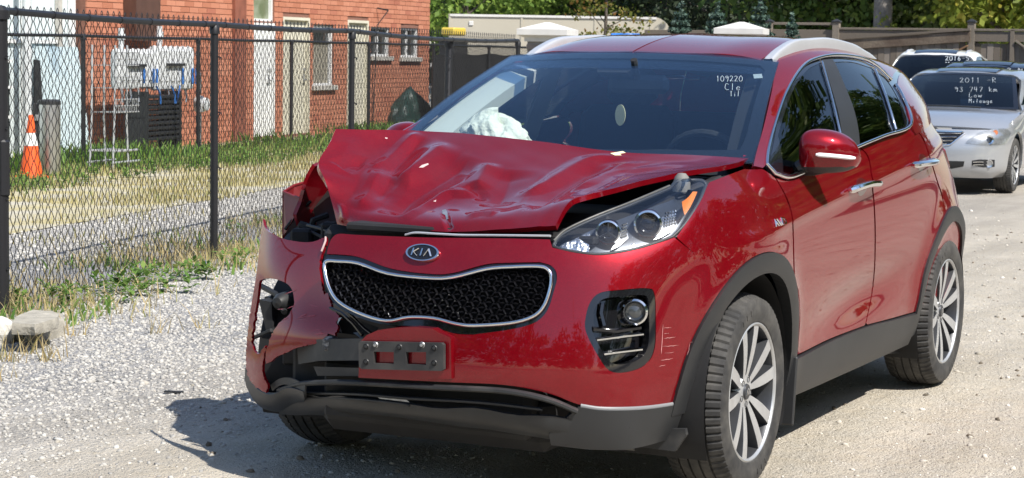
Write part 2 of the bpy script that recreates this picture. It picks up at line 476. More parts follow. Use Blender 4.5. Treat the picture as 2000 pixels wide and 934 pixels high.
def ribbon(surf, uv, width, height, n=None, name='trim', m='chrome', parent=None, closed=False, off=0.0, px=False, mirror=False, round_=True):
    """raised moulding that follows a line on a surface"""
    if px: uv = surf.px(uv)
    uv = np.asarray(uv); P = surf(uv); N = surf.normal(uv); k = len(P)
    T = (np.roll(P, -1, 0)-np.roll(P, 1, 0)) if closed else np.gradient(P, axis=0)
    T /= np.linalg.norm(T, axis=1)[:, None]+1e-12; S = np.cross(N, T)
    prof = [(-.5, -.3), (-.5, .35), (-.36, .8), (-.12, 1), (.12, 1), (.36, .8), (.5, .35), (.5, -.3)]
    rows = [[P[i]+S[i]*a*width+N[i]*(b*height+off) for a, b in prof] for i in range(k)]
    if closed: rows.append(rows[0])
    A = np.array(rows)
    if mirror: A = A*[1, -1, 1]
    mb = MB(); mb.grid(A); return mb.build(name, m, parent, angle=50, recalc=True)
# ================================================================== the ground
F1A = np.array([-2.294, -4.43]); F1D = np.array([-3.205, -.766]); F1L = np.linalg.norm(F1D); F1D = F1D/F1L        # near fence line
F2A = np.array([-14.28, -13.335]); F2D = np.array([-3.185, -.4525]); F2L = np.linalg.norm(F2D); F2D = F2D/F2L      # far fence line
F1N = np.array([F1D[1], -F1D[0]]); F1N = F1N if F1N[1] < 0 else -F1N     # away from the car
F2N = np.array([F2D[1], -F2D[0]]); F2N = F2N if F2N[1] < 0 else -F2N

def ground_mat():
    m, nt, b, out = _mat('gravel_ground'); N, L = nt.nodes, nt.links
    tc = N.new('ShaderNodeTexCoord'); P = tc.outputs['Object']
    def noise(sc, det=6, rough=.55):
        n = N.new('ShaderNodeTexNoise'); n.inputs['Scale'].default_value = sc; n.inputs['Detail'].default_value = det; n.inputs['Roughness'].default_value = rough; L.new(P, n.inputs['Vector']); return n.outputs[0]
    def ramp(v, lo, hi, a=0., c=1.):
        r = N.new('ShaderNodeMapRange'); r.inputs[1].default_value = lo; r.inputs[2].default_value = hi; r.inputs[3].default_value = a; r.inputs[4].default_value = c; L.new(v, r.inputs[0]); return r.outputs[0]
    def mix(f, a, c):
        x = N.new('ShaderNodeMix'); x.data_type = 'RGBA'
        if isinstance(f, float): x.inputs[0].default_value = f
        else: L.new(f, x.inputs[0])
        for i, q in ((6, a), (7, c)):
            if isinstance(q, tuple): x.inputs[i].default_value = (*q, 1)
            else: L.new(q, x.inputs[i])
        return x.outputs[2]
    vor = N.new('ShaderNodeTexVoronoi'); vor.inputs['Scale'].default_value = 55; L.new(P, vor.inputs['Vector'])
    vor2 = N.new('ShaderNodeTexVoronoi'); vor2.inputs['Scale'].default_value = 130; L.new(P, vor2.inputs['Vector'])
    sp = N.new('ShaderNodeSeparateColor'); L.new(vor.outputs['Color'], sp.inputs[0])
    stones = mix(sp.outputs[0], (.25, .25, .255), (.44, .43, .415))
    sp2 = N.new('ShaderNodeSeparateColor'); L.new(vor2.outputs['Color'], sp2.inputs[0])
    fines = mix(sp2.outputs[0], (.37, .335, .28), (.54, .50, .43))
    dirt = mix(ramp(noise(3), .35, .7), (.44, .39, .31), (.53, .48, .40))
    packed = mix(ramp(noise(9, 8, .7), .42, .62), dirt, fines)
    # packed and sandy towards the drive, loose grey stone towards the fence
    xyz = N.new('ShaderNodeSeparateXYZ'); L.new(P, xyz.inputs[0])
    side = N.new('ShaderNodeMath'); side.operation = 'MULTIPLY_ADD'; L.new(xyz.outputs[1], side.inputs[0]); side.inputs[1].default_value = 1.0; L.new(noise(.9, 4), side.inputs[2])
    f = ramp(side.outputs[0], -2.9+.5, -1.0+.5, 0, 1)
    col = mix(f, stones, packed)
    far = ramp(xyz.outputs[0], -4.0, -14.0, 0, .75)
    col = mix(far, col, mix(ramp(noise(1.3, 8, .7), .35, .65), (.44, .40, .34), (.36, .33, .29)))
    mp_ = N.new('ShaderNodeMapping'); mp_.inputs['Scale'].default_value = (.35, 2.6, 1); mp_.inputs['Rotation'].default_value = (0, 0, .12); L.new(P, mp_.inputs['Vector'])
    tn = N.new('ShaderNodeTexNoise'); tn.inputs['Scale'].default_value = 1.0; tn.inputs['Detail'].default_value = 7; tn.inputs['Roughness'].default_value = .6; L.new(mp_.outputs[0], tn.inputs['Vector'])
    pt = ramp(noise(.8, 5, .6), .35, .65, .90, 1.06); tr_ = ramp(tn.outputs[0], .36, .62, .86, 1.06)
    mm = N.new('ShaderNodeMath'); mm.operation = 'MULTIPLY'; L.new(pt, mm.inputs[0]); L.new(tr_, mm.inputs[1])
    mc = N.new('ShaderNodeMix'); mc.data_type = 'RGBA'; mc.blend_type = 'MULTIPLY'; mc.inputs[0].default_value = 1; L.new(col, mc.inputs[6]); L.new(mm.outputs[0], mc.inputs[7]); col = mc.outputs[2]
    L.new(col, b.inputs['Base Color']); b.inputs['Roughness'].default_value = .95; b.inputs['Specular IOR Level'].default_value = .2
    h = N.new('ShaderNodeMath'); h.operation = 'MULTIPLY'; L.new(vor.outputs['Distance'], h.inputs[0]); L.new(ramp(f, 0, 1, -1.2, -.35), h.inputs[1])
    h2 = N.new('ShaderNodeMath'); h2.operation = 'MULTIPLY_ADD'; L.new(vor2.outputs['Distance'], h2.inputs[0]); h2.inputs[1].default_value = -.35; L.new(h.outputs[0], h2.inputs[2])
    h3 = N.new('ShaderNodeMath'); h3.operation = 'MULTIPLY_ADD'; L.new(noise(14, 9, .7), h3.inputs[0]); h3.inputs[1].default_value = 1.3; L.new(h2.outputs[0], h3.inputs[2])
    bp = N.new('ShaderNodeBump'); bp.inputs['Strength'].default_value = .9; bp.inputs['Distance'].default_value = .018; L.new(h3.outputs[0], bp.inputs['Height']); L.new(bp.outputs[0], b.inputs['Normal'])
    return m
MT['ground'] = ground_mat()
# one sheet to the horizon, finely waved where it is near
def gz(x, y):
    near = np.exp(-((x-1)/6)**2-((y+1)/6)**2)
    return near*(.006*np.sin(2.1*x+.7*y)*np.sin(1.7*y-.4*x)+.004*np.sin(5.3*x-3.1*y))-.004
xs = np.concatenate([[-900, -300, -120, -60, -30], np.arange(-14, 8.01, .16), [14, 30, 80, 300, 900]])
ys_ = np.concatenate([[-900, -300, -120, -60, -30], np.arange(-9, 6.01, .16), [12, 30, 80, 300, 900]])
GX_, GY_ = np.meshgrid(xs, ys_); GZ_ = gz(GX_, GY_)
V = np.stack([GX_.ravel(), GY_.ravel(), GZ_.ravel()], 1); nx_ = len(xs)
ii, jj = np.meshgrid(np.arange(len(ys_)-1), np.arange(nx_-1), indexing='ij'); q0 = (ii*nx_+jj).ravel()
tag(fast_mesh('ground', V, np.stack([q0, q0+1, q0+1+nx_, q0+nx_], 1), 'ground', smooth=True), kind='structure')

# ---- loose stones
def rock_mesh(seed, n_=1):
    r = np.random.default_rng(seed); t = (1+5**.5)/2
    V = np.array([(-1, t, 0), (1, t, 0), (-1, -t, 0), (1, -t, 0), (0, -1, t), (0, 1, t), (0, -1, -t), (0, 1, -t), (t, 0, -1), (t, 0, 1), (-t, 0, -1), (-t, 0, 1)], float)/1.9
    F = np.array([(0, 11, 5), (0, 5, 1), (0, 1, 7), (0, 7, 10), (0, 10, 11), (1, 5, 9), (5, 11, 4), (11, 10, 2), (10, 7, 6), (7, 1, 8), (3, 9, 4), (3, 4, 2), (3, 2, 6), (3, 6, 8), (3, 8, 9), (4, 9, 5), (2, 4, 11), (6, 2, 10), (8, 6, 7), (9, 8, 1)])
    return V*r.uniform(.7, 1.25, (12, 1)), F
def scatter(name, xy, size, m, flat=.6, sink=.25, seed=1):
    r = np.random.default_rng(seed); n = len(xy); base = [rock_mesh(s)[0] for s in range(8)]; F0 = rock_mesh(0)[1]
    k = r.integers(0, 8, n); B = np.array(base)[k]; s = size[:, None, None]
    B = B*np.stack([r.uniform(.7, 1.3, n), r.uniform(.7, 1.3, n), r.uniform(.45, 1, n)*flat/.7], 1)[:, None, :]
    a = r.uniform(0, 6.28, n); ca, sa = np.cos(a)[:, None], np.sin(a)[:, None]; ti = r.uniform(-.4, .4, n)[:, None]
    x, y, z = B[..., 0], B[..., 1], B[..., 2]; y, z = y*np.cos(ti)-z*np.sin(ti), y*np.sin(ti)+z*np.cos(ti); x, y = x*ca-y*sa, x*sa+y*ca
    V = np.stack([x, y, z], -1)*s*.5
    V[..., 0] += xy[:, 0, None]; V[..., 1] += xy[:, 1, None]; V[..., 2] += gz(xy[:, 0], xy[:, 1])[:, None]+size[:, None]*(.5*flat-sink)*.5
    F = (F0[None]+12*np.arange(n)[:, None, None]).reshape(-1, 3)
    return tag(fast_mesh(name, V.reshape(-1, 3), F, m, nper=3), kind='stuff')
def island_mat(name, c1, c2, rough=.9, bump=0., c3=None, p3=.1):
    m, nt, b, out = _mat(name); N, L = nt.nodes, nt.links
    g = N.new('ShaderNodeNewGeometry'); oi = N.new('ShaderNodeObjectInfo')
    ad = N.new('ShaderNodeMath'); ad.operation = 'ADD'; L.new(g.outputs['Random Per Island'], ad.inputs[0]); L.new(oi.outputs['Random'], ad.inputs[1])
    fr = N.new('ShaderNodeMath'); fr.operation = 'FRACT'; L.new(ad.outputs[0], fr.inputs[0])
    cr = N.new('ShaderNodeValToRGB'); e = cr.color_ramp.elements; e[0].color = (*c1, 1); e[1].color = (*c2, 1)
    if c3 is not None: q = e.new(1-p3); q.color = (*c2, 1); e[-1].color = (*c3, 1)
    L.new(fr.outputs[0], cr.inputs[0])
    tc = N.new('ShaderNodeTexCoord'); n = N.new('ShaderNodeTexNoise'); n.inputs['Scale'].default_value = 40; n.inputs['Detail'].default_value = 5; L.new(tc.outputs['Object'], n.inputs['Vector'])
    mr = N.new('ShaderNodeMapRange'); mr.inputs[3].default_value = .75; mr.inputs[4].default_value = 1.25; L.new(n.outputs[0], mr.inputs[0])
    mx = N.new('ShaderNodeMix'); mx.data_type = 'RGBA'; mx.blend_type = 'MULTIPLY'; mx.inputs[0].default_value = 1; L.new(cr.outputs[0], mx.inputs[6]); L.new(mr.outputs[0], mx.inputs[7])
    L.new(mx.outputs[2], b.inputs['Base Color']); b.inputs['Roughness'].default_value = rough; b.inputs['Specular IOR Level'].default_value = .25
    if bump > 0:
        bp = N.new('ShaderNodeBump'); bp.inputs['Strength'].default_value = bump; bp.inputs['Distance'].default_value = .004; L.new(n.outputs[0], bp.inputs['Height']); L.new(bp.outputs[0], b.inputs['Normal'])
    return m
MT['stone_grey'] = island_mat('grey_gravel', (.28, .27, .255), (.46, .445, .41), c3=(.54, .53, .49), p3=.05)
MT['stone_tan'] = island_mat('tan_gravel', (.28, .26, .22), (.54, .50, .44), c3=(.6, .58, .54), p3=.2)
# stones laid on a patch seen by the camera
def patch(n, x0, x1, y0, y1, keep):
    p = np.column_stack([nrng.uniform(x0, x1, n), nrng.uniform(y0, y1, n)]); return p[keep(p)]
def fdist(p): return (p-F1A)@F1N            # distance beyond the near fence (negative on the car's side)
kp = lambda p: (fdist(p) < -.15) & (nrng.uniform(0, 1, len(p)) < np.clip((-1.0-p[:, 1]-.25*np.sin(p[:, 0]*2.3))/1.7, .10, 1))
P = patch(80000, -7.5, 2.2, -5.6, -.2, kp)
scatter('gravel', P, nrng.uniform(.007, .027, len(P))*np.where(nrng.uniform(0, 1, len(P)) < .05, 1.5, 1), 'stone_grey', seed=3)
P = patch(26000, -9, 3.0, -3.2, 3.5, lambda p: nrng.uniform(0, 1, len(p)) < .75)
scatter('gravel', P, nrng.uniform(.005, .013, len(P)), 'stone_tan', seed=5)
P = patch(1300, -14, 2.6, -2.5, 4.0, lambda p: p[:, 0] > -50)
scatter('gravel', P, nrng.uniform(.012, .032, len(P))*np.where(nrng.uniform(0, 1, len(P)) < .06, 1.7, 1), 'stone_tan', seed=6)
MT['clod'] = island_mat('brown_clods', (.10, .085, .065), (.24, .20, .155))
P = patch(900, -12, 2.6, -1.8, 4.2, lambda p: nrng.uniform(0, 1, len(p)) < .8)
scatter('gravel', P, nrng.uniform(.008, .03, len(P)), 'clod', flat=.8, seed=16)
# lane between the fences
kl = lambda p: (fdist(p) > .1)
P = patch(30000, -16, -3, -10, -5, lambda p: (fdist(p) > .8) & (fdist(p) < 2.4))
scatter('gravel', P, nrng.uniform(.015, .04, len(P)), 'stone_grey', seed=8)

# ---- grass: strips between the fences, weeds along the near fence
def grass(name, P, hmin, hmax, wd, m, lean=.5, seed=2):
    r = np.random.default_rng(seed); n = len(P); a = r.uniform(0, 6.28, n); h = r.uniform(hmin, hmax, n); w_ = wd*r.uniform(.6, 1.3, n)
    b = r.uniform(0, 6.28, n); ln = r.uniform(.1, lean, n)*h
    z = gz(P[:, 0], P[:, 1])
    A = np.stack([P[:, 0]-w_*np.cos(a), P[:, 1]-w_*np.sin(a), z-.005], 1); B = np.stack([P[:, 0]+w_*np.cos(a), P[:, 1]+w_*np.sin(a), z-.005], 1)
    C_ = np.stack([P[:, 0]+ln*np.cos(b)*.45-w_*.7*np.cos(a), P[:, 1]+ln*np.sin(b)*.45-w_*.7*np.sin(a), z+h*.6], 1); D_ = np.stack([P[:, 0]+ln*np.cos(b)*.45+w_*.7*np.cos(a), P[:, 1]+ln*np.sin(b)*.45+w_*.7*np.sin(a), z+h*.6], 1)
    T = np.stack([P[:, 0]+ln*np.cos(b), P[:, 1]+ln*np.sin(b), z+h*.97], 1); T2 = T+np.stack([w_*.15*np.cos(a), w_*.15*np.sin(a), h*0], 1)
    V = np.stack([A, B, D_, C_, T2, T], 1).reshape(-1, 3); k = 6*np.arange(n)[:, None]
    F = np.concatenate([k+[0, 1, 2, 3], k+[3, 2, 4, 5]])
    return tag(fast_mesh(name, V, F, m), kind='stuff')
def leafmat(name, c1, c2, c3=None, p3=.15, trans=.35):
    m, nt, b, out = _mat(name); N, L = nt.nodes, nt.links
    g = N.new('ShaderNodeNewGeometry'); cr = N.new('ShaderNodeValToRGB'); e = cr.color_ramp.elements; e[0].color = (*c1, 1); e[1].color = (*c2, 1)
    if c3 is not None: q = e.new(1-p3); q.color = (*c2, 1); e[-1].color = (*c3, 1)
    L.new(g.outputs['Random Per Island'], cr.inputs[0]); L.new(cr.outputs[0], b.inputs['Base Color']); b.inputs['Roughness'].default_value = .6; b.inputs['Specular IOR Level'].default_value = .3
    t = N.new('ShaderNodeBsdfTranslucent'); L.new(cr.outputs[0], t.inputs[0]); mx = N.new('ShaderNodeMixShader'); mx.inputs[0].default_value = trans
    L.new(b.outputs[0], mx.inputs[1]); L.new(t.outputs[0], mx.inputs[2]); L.new(mx.outputs[0], out.inputs[0]); return m
MT['dry'] = leafmat('dry_grass', (.36, .30, .13), (.48, .42, .21), (.22, .26, .08), .25)
MT['green'] = leafmat('green_grass', (.10, .17, .035), (.19, .28, .07), (.42, .38, .16), .2)
MT['weed'] = leafmat('weed_leaves', (.08, .17, .03), (.17, .28, .06), (.30, .30, .08), .1)
MT['straw'] = leafmat('straw', (.42, .31, .13), (.56, .46, .25), (.24, .26, .08), .25)
def strip(n, d0, d1, s0, s1, A, D, Nn, keep=None):
    s = nrng.uniform(s0, s1, n); d = nrng.uniform(d0, d1, n); P = A+s[:, None]*D+d[:, None]*Nn
    return P if keep is None else P[keep(s, d)]
turf = mat('dry_turf', (.40, .345, .17), .95, col2=(.43, .40, .32), mscale=1.4, mlo=.4, mhi=.62, var=.3, vscale=25, bump=.8, bscale=30, bdist=.03)
def quad(name, pts, m, z=.004, kind='structure'):
    mb = MB(); mb.add([(p[0], p[1], z) for p in pts], [tuple(range(len(pts)))]); o = mb.build(name, m, smooth=False); return tag(o, kind=kind)
def fp(A, D, Nn, s, d): return A+D*s+Nn*d
# dry turf sheet beyond the gravel lane, green band along the far fence
quad('turf', [fp(F1A, F1D, F1N, -5, 2.3), fp(F1A, F1D, F1N, 40, 1.8), fp(F2A, F2D, F2N, 24, 3.0), fp(F2A, F2D, F2N, -10, 3.0)][::-1], turf)
P = strip(60000, -6.5, -.0, -6, 22, F2A, F2D, F2N, lambda s, d: (np.sin(s*1.9+d*2.2)+np.sin(s*.7-d*3.1)+nrng.normal(0, .7, len(s)) > -.3))
P = P[fdist(P) > 2.0]
grass('grass', P, .03, .10, .006, 'dry', seed=4)
P = strip(52000, -2.6, .5, -6, 24, F2A, F2D, F2N, lambda s, d: nrng.uniform(0, 1, len(s)) < np.clip((d+1.9+.5*np.sin(s*1.1))/1.4, 0, 1))
grass('grass', P, .03, .13, .008, 'green', lean=.9, seed=5)
P = strip(9000, -.6, .9, -6, 24, F2A, F2D, F2N, lambda s, d: np.sin(s*1.3)+np.sin(s*.53+2) > .1)
grass('grass', P, .08, .30, .02, 'weed', lean=.9, seed=6)
P = strip(60000, -.85, 1.1, -4, 26, F1A, F1D, F1N, lambda s, d: (np.sin(s*2.1+1)+np.sin(s*5.3)*.6+nrng.normal(0, .8, len(s)) > .1) & (nrng.uniform(0, 1, len(s)) < np.exp(-((d-.1)/.6)**2)))
grass('grass', P, .03, .15, .0035, 'straw', lean=1.0, seed=7)
P = strip(7000, -.6, .8, -4, 20, F1A, F1D, F1N, lambda s, d: np.sin(s*3.1+.8)+np.sin(s*1.7+2.2)+nrng.normal(0, .3, len(s)) > .7)
grass('grass', P, .02, .10, .010, 'weed', lean=1.0, seed=8)
P = strip(6000, .5, 2.8, -4, 20, F1A, F1D, F1N, lambda s, d: np.sin(s*2.3+d*3)+np.sin(s*.9-d*2.) > .6)
grass('grass', P, .03, .10, .005, 'dry', seed=9)
P = np.array([atZ(0, *q)[:2] for q in ((12, 700), (30, 706), (8, 740), (60, 690), (95, 705), (52, 672), (105, 700), (150, 655), (305, 650), (395, 640))])
P = np.repeat(P, 14, 0)+nrng.normal(0, .035, (140, 2)); grass('grass', P, .04, .17, .003, 'straw', lean=.9, seed=10)

def broadleaf(P, n_, hgt, ln, wd, name, m, seed):
    r = np.random.default_rng(seed); k_ = len(P)*n_; c = np.repeat(P, n_, 0); a = r.uniform(0, 6.28, k_); z = r.uniform(.1, 1, k_)*hgt; el = r.uniform(-.2, .9, k_); L = ln*r.uniform(.5, 1.2, k_)
    d = np.stack([np.cos(a)*np.cos(el), np.sin(a)*np.cos(el), np.sin(el)], 1); s = np.stack([-np.sin(a), np.cos(a), 0*a], 1); b = np.stack([c[:, 0], c[:, 1], z*.6], 1)+d*.01
    V = np.stack([b, b+d*(L*.45)[:, None]+s*(wd*L)[:, None], b+d*L[:, None]-np.array([0, 0, 1])*(L*.15)[:, None], b+d*(L*.45)[:, None]-s*(wd*L)[:, None]], 1).reshape(-1, 3)
    return tag(fast_mesh(name, V, np.arange(4*k_).reshape(-1, 4), m), kind='stuff')
wp_ = np.array([atZ(0, *q)[:2] for q in ((128, 585), (180, 575), (215, 570), (245, 560), (262, 575), (285, 552), (300, 568), (320, 545), (352, 548), (375, 540), (395, 545), (90, 590), (150, 592), (60, 600), (330, 570), (230, 590), (440, 520), (470, 515))])
broadleaf(np.repeat(wp_, 2, 0)+nrng.normal(0, .07, (2*len(wp_), 2)), 20, .16, .075, .22, 'weeds', 'weed', 12)
P = strip(90, -.45, .9, 0, 18, F1A, F1D, F1N); broadleaf(P, 14, .10, .05, .2, 'weeds', 'weed', 13)
P = strip(900, -2.0, .6, -5, 26, F2A, F2D, F2N); broadleaf(P, 22, .16, .07, .25, 'weeds', 'weed', 14)
# ================================================================== chain-link fences
MT['fence'] = mat('black_vinyl', (.012, .012, .014), .45)
def chain_mesh(A, D, s0, s1, z0, z1, pitch=.072, r=.0030, name='chain_link', parent=None, knuckle=.035, sides=4, off=.03, Nn=None):
    """woven wires: each wire a flattened zigzag that hooks the next one"""
    nw = int((s1-s0)/(pitch*.5)); nz = int(round((z1-z0)/(pitch*.5)))
    k = np.arange(nz+1); zig = np.where((k[None]+np.arange(nw)[:, None]) % 2 == 0, -1, 1)
    s = s0+pitch*.5*(np.arange(nw)[:, None]+.5)+zig*pitch*.255
    s = s+nrng.normal(0, .002, s.shape)
    dep = off+.004*zig
    z = np.broadcast_to((z0+(z1-z0)*k/nz)[None], s.shape)+nrng.normal(0, .0015, s.shape)
    X = A[0]+D[0]*s+Nn[0]*dep; Y = A[1]+D[1]*s+Nn[1]*dep
    P = np.stack([X, Y, z], -1)                       # (wires, points, 3)
    # twisted loop at the top
    top = P[:, -1]; kn = []
    for (ds, dz) in ((.010, .012), (.012, .028), (0, knuckle), (-.012, .028), (-.008, .010)):
        q = top.copy(); al = (np.arange(nw) % 2)*1.0; ds = ds*al; dz = np.where(al > 0, dz, dz*.12); q[:, 0] += D[0]*ds; q[:, 1] += D[1]*ds; q[:, 2] += dz; kn.append(q)
    P = np.concatenate([P, np.stack(kn, 1)], 1); n = P.shape[1]
    T = np.gradient(P, axis=1); T /= np.linalg.norm(T, axis=2)[..., None]
    Nv = np.array([Nn[0], Nn[1], 0.]); S = np.cross(T, Nv); S /= np.linalg.norm(S, axis=2)[..., None]; Bv = np.cross(S, T)
    a = 2*np.pi*(np.arange(sides)+.5)/sides
    V = P[:, :, None]+r*(np.cos(a)[None, None, :, None]*S[:, :, None]+np.sin(a)[None, None, :, None]*Bv[:, :, None])
    w_, p_, q_ = np.meshgrid(np.arange(nw), np.arange(n-1), np.arange(sides), indexing='ij'); q2 = (q_+1) % sides
    I = lambda ww, pp, qq: (ww*n+pp)*sides+qq
    F = np.stack([I(w_, p_, q_), I(w_, p_, q2), I(w_, p_+1, q2), I(w_, p_+1, q_)], -1).reshape(-1, 4)
    return tag(fast_mesh(name, V.reshape(-1, 3), F, 'fence', parent, smooth=True), kind='stuff')
def pole(name, a, b, r, parent, n=12, m='fence', cap=True):
    mb = MB(); mb.tube([a, b], r, n); 
    if cap: mb.lathe([(r*1.25, -.03), (r*1.25, .02), (r*.7, .045), (.001, .05)], n, c=b)
    return mb.build(name, m, parent)
f1 = empty('chain_link_fence', (*F1A, 0), label='tall black chain-link fence right behind the red car, its top rail running along the gravel', cat='fence')
FI = Matrix.Translation((-F1A[0], -F1A[1], 0))
def under(o, root): o.parent = root; o.matrix_parent_inverse = Matrix.Translation(root.location).inverted(); return o
H1 = [1.73, 1.72, 1.70, 1.70, 1.66, 1.68, 1.68]
for k in range(-1, 5):
    p = F1A+F1D*F1L*k; h = H1[k+1]
    lean = np.array([0, 0])
    if k == 3: lean = atD(26, 851, 80)[:2]; 
    if k == 0:
        under(pole('post', (*p, 0), (*p, h-.02), .045, f1), f1)
        mb = MB(); c = p+F1D*0.; mb.box((c[0], c[1], .83), (.07, .11, .34), bev=.02); mb.tube([(c[0], c[1], .72), (c[0]+.03, c[1]-.02, .60), (c[0]+.02, c[1], .52)], .02, 8); under(mb.build('gate_latch', 'fence'), f1)
    elif k == 3: 
        b = np.array([*p, 0]); t = np.array([p[0]-.25, p[1]-.12, h-.05]); under(pole('post', b, t, .04, f1), f1)
    else: under(pole('post', (*p, 0), (*p, h-.04), .029 if k == 1 else .028, f1), f1)
for k in range(-1, 4):
    a = F1A+F1D*F1L*k; b = F1A+F1D*F1L*(k+1); ha, hb = H1[k+1], H1[k+2]
    P = [(a[0]+(b[0]-a[0])*t, a[1]+(b[1]-a[1])*t, ha+(hb-ha)*t-.012*math.sin(math.pi*t)) for t in np.linspace(0, 1, 9)]
    mb = MB(); mb.tube(P, .021, 10)
    for t in np.linspace(.06, .94, 7):
        q = np.array(P[0])+(np.array(P[-1])-np.array(P[0]))*t-[0, 0, .012*math.sin(math.pi*t)]; mb.tube([q-np.array([*F1D, 0])*.012, q+np.array([*F1D, 0])*.012], .0245, 10)
    under(mb.build('top_rail', 'fence'), f1)
    mb = MB()
    for z in np.linspace(.25, 1.45, 4):
        q = F1A+F1D*F1L*(k+1); mb.tube([(q[0]-F1N[0]*.045-F1D[0]*.02, q[1]-F1N[1]*.045-F1D[1]*.02, z), (q[0]-F1N[0]*.05, q[1]-F1N[1]*.05, z+.01), (q[0]+F1N[0]*.04+F1D[0]*.04, q[1]+F1N[1]*.04+F1D[1]*.04, z+.035)], .005, 5)
    under(mb.build('tie_wires', 'fence'), f1)
under(chain_mesh(F1A, F1D, -3.3, F1L*4, .03, 1.71, pitch=.090, Nn=F1N, r=.0028, knuckle=.042), f1)
f2 = empty('chain_link_fence', (*F2A, 0), label='farther black chain-link fence standing along the brick building', cat='fence')
for k in range(-2, 10):
    p = F2A+F2D*F2L*k; under(pole('post', (*p, 0), (*p, 1.64), .030, f2, n=8), f2)
a = F2A-F2D*F2L*2; b = F2A+F2D*F2L*9
for k in range(-2, 9):
    a, b = F2A+F2D*F2L*k, F2A+F2D*F2L*(k+1); mb = MB(); mb.tube([(*a, 1.665), (*((a+b)/2), 1.655), (*b, 1.665)], .022, 8); under(mb.build('top_rail', 'fence'), f2)
under(chain_mesh(F2A, F2D, -6.4, F2L*9, .03, 1.66, pitch=.066, Nn=F2N, r=.0021, sides=3), f2)
# black privacy cloth on the far part of that fence
mb = MB(); G_ = []
for i in range(61):
    s = F2L*4.02+i*.28; G_.append([(*(F2A+F2D*s+F2N*(.06+.015*math.sin(i*1.3+j*.8))), .05+(1.50-.05)*j/8-.02*math.sin(i*.9)*(j == 8)) for j in range(9)])
mb.grid(np.array(G_)); o = mb.build('privacy_screen', mat('black_mesh_cloth', (.012, .012, .014), .8, var=.5, vscale=2.5))
tag(o, 'black privacy cloth hanging on the far chain-link fence right of the brick building', 'privacy screen')
# ================================================================== the damaged red SUV (car axes: x forward from the front axle, y to its left)
WR = 0.352; WB = 2.67
car = empty('crashed_suv', (0, 0, 0), label='red SUV with crumpled bonnet and broken front bumper standing on the gravel', cat='car')

def lerp(x, xs, ys): return float(np.interp(x, xs, ys))

# ---- lower body surface, left half: columns run from the nose centre round the corner to the tail, rows from sill to belt
ROWS = [.16, .28, .40, .52, .62, .72, .80, .88, .95, 1.02, 1.08, 1.14]
XF = [.80, .875, .902, .905, .885, .858, .835, .800, .745, .655, .54, .40]          # nose profile on the centre line
YS = [.80, .858, .880, .892, .902, .913, .920, .921, .915, .902, .882, .845]        # half width at the doors
SIDEX = [0.0, -.30, -.62, -1.0, -1.42, -1.9, -2.3, -2.67, -2.98, -3.22]
TAPER = [0.000, .002, -.004, -.008, -.006, -.002, .000, -.006, -.032, -.095]
def ztop(x): return lerp(x, [-2.9, -2.1, -1.3, -.5, -.25, .1, .6], [1.29, 1.245, 1.18, 1.105, 1.095, 1.12, 1.14])
def body_net():
    net = []
    for j, z in enumerate(ROWS):
        xf, ys = XF[j], YS[j]; row = []
        k = (0.905-xf)
        row += [(xf, 0, z), (xf-.008, .20, z), (xf-.035, .40, z), (xf-.10, .575, z), (xf-.205, .715, z)]
        row += [(.50-.42*k, ys*.898, z), (.27-.30*k, ys*.965, z)]
        for x, t in zip(SIDEX, TAPER):
            zz = z
            if z > .62: zz = .62+(z-.62)*(ztop(x)-.62)/(1.14-.62)*(1.0 if x > -.3 else 1.0)
            tt = t if z > .35 else t*.5
            y = ys+tt
            if x < -2.2: y -= max(0, zz-.75)*max(0, -(x+2.2))*.30
            if x < -2.7: x = x+max(0, zz-.95)*.40*((-x-2.67)/.55)
            row.append((x, y, zz))
        zr = .62+(z-.62)*(1.30-.62)/(.52) if z > .62 else z
        lean = max(0, zr-.75)*.22+max(0, zr-.95)*.25
        pinch = 1-.30*max(0, zr-.75)
        row += [(-3.36+lean*.5, ys*.775*pinch, zr), (-3.47+lean, ys*.58*pinch, zr), (-3.54+lean, ys*.3, zr), (-3.56+lean, 0, zr)]
        row = [(x, -y, z) for x, y, z in row[1:9]][::-1]+row
        net.append(row)
    return net
def flare(P, uv):
    Q = P.copy(); x, z = P[:, 0], P[:, 2]
    side = 1/(1+np.exp(-(0.62-x)/.05))*np.clip(P[:, 1]/.8, 0, 1)**4
    for wx in (0, -WB):
        r = np.hypot(x-wx, z-WR); Q[:, 1] += .018*np.exp(-((r-.47)/.085)**2)*side*np.clip((z-.25)/.2, 0, 1)
    mid = np.exp(-((x+1.35)/.62)**2*1.1)
    Q[:, 1] += -.040*np.exp(-((z-.545-(x+1.35)*-.07)/.095)**2)*mid*side                    # scooped lower doors
    Q[:, 1] += .013*np.exp(-((z-.985+.085*(x+.9))/.030)**2)*side*(x < .3)*np.clip((.3-x)/.4, 0, 1)   # shoulder crease rising to the tail
    # crest from the headlamp into the bonnet
    return Q
BODY = Surf(body_net(), flare)
def front_mask(P): return P[:, 0] > -.9
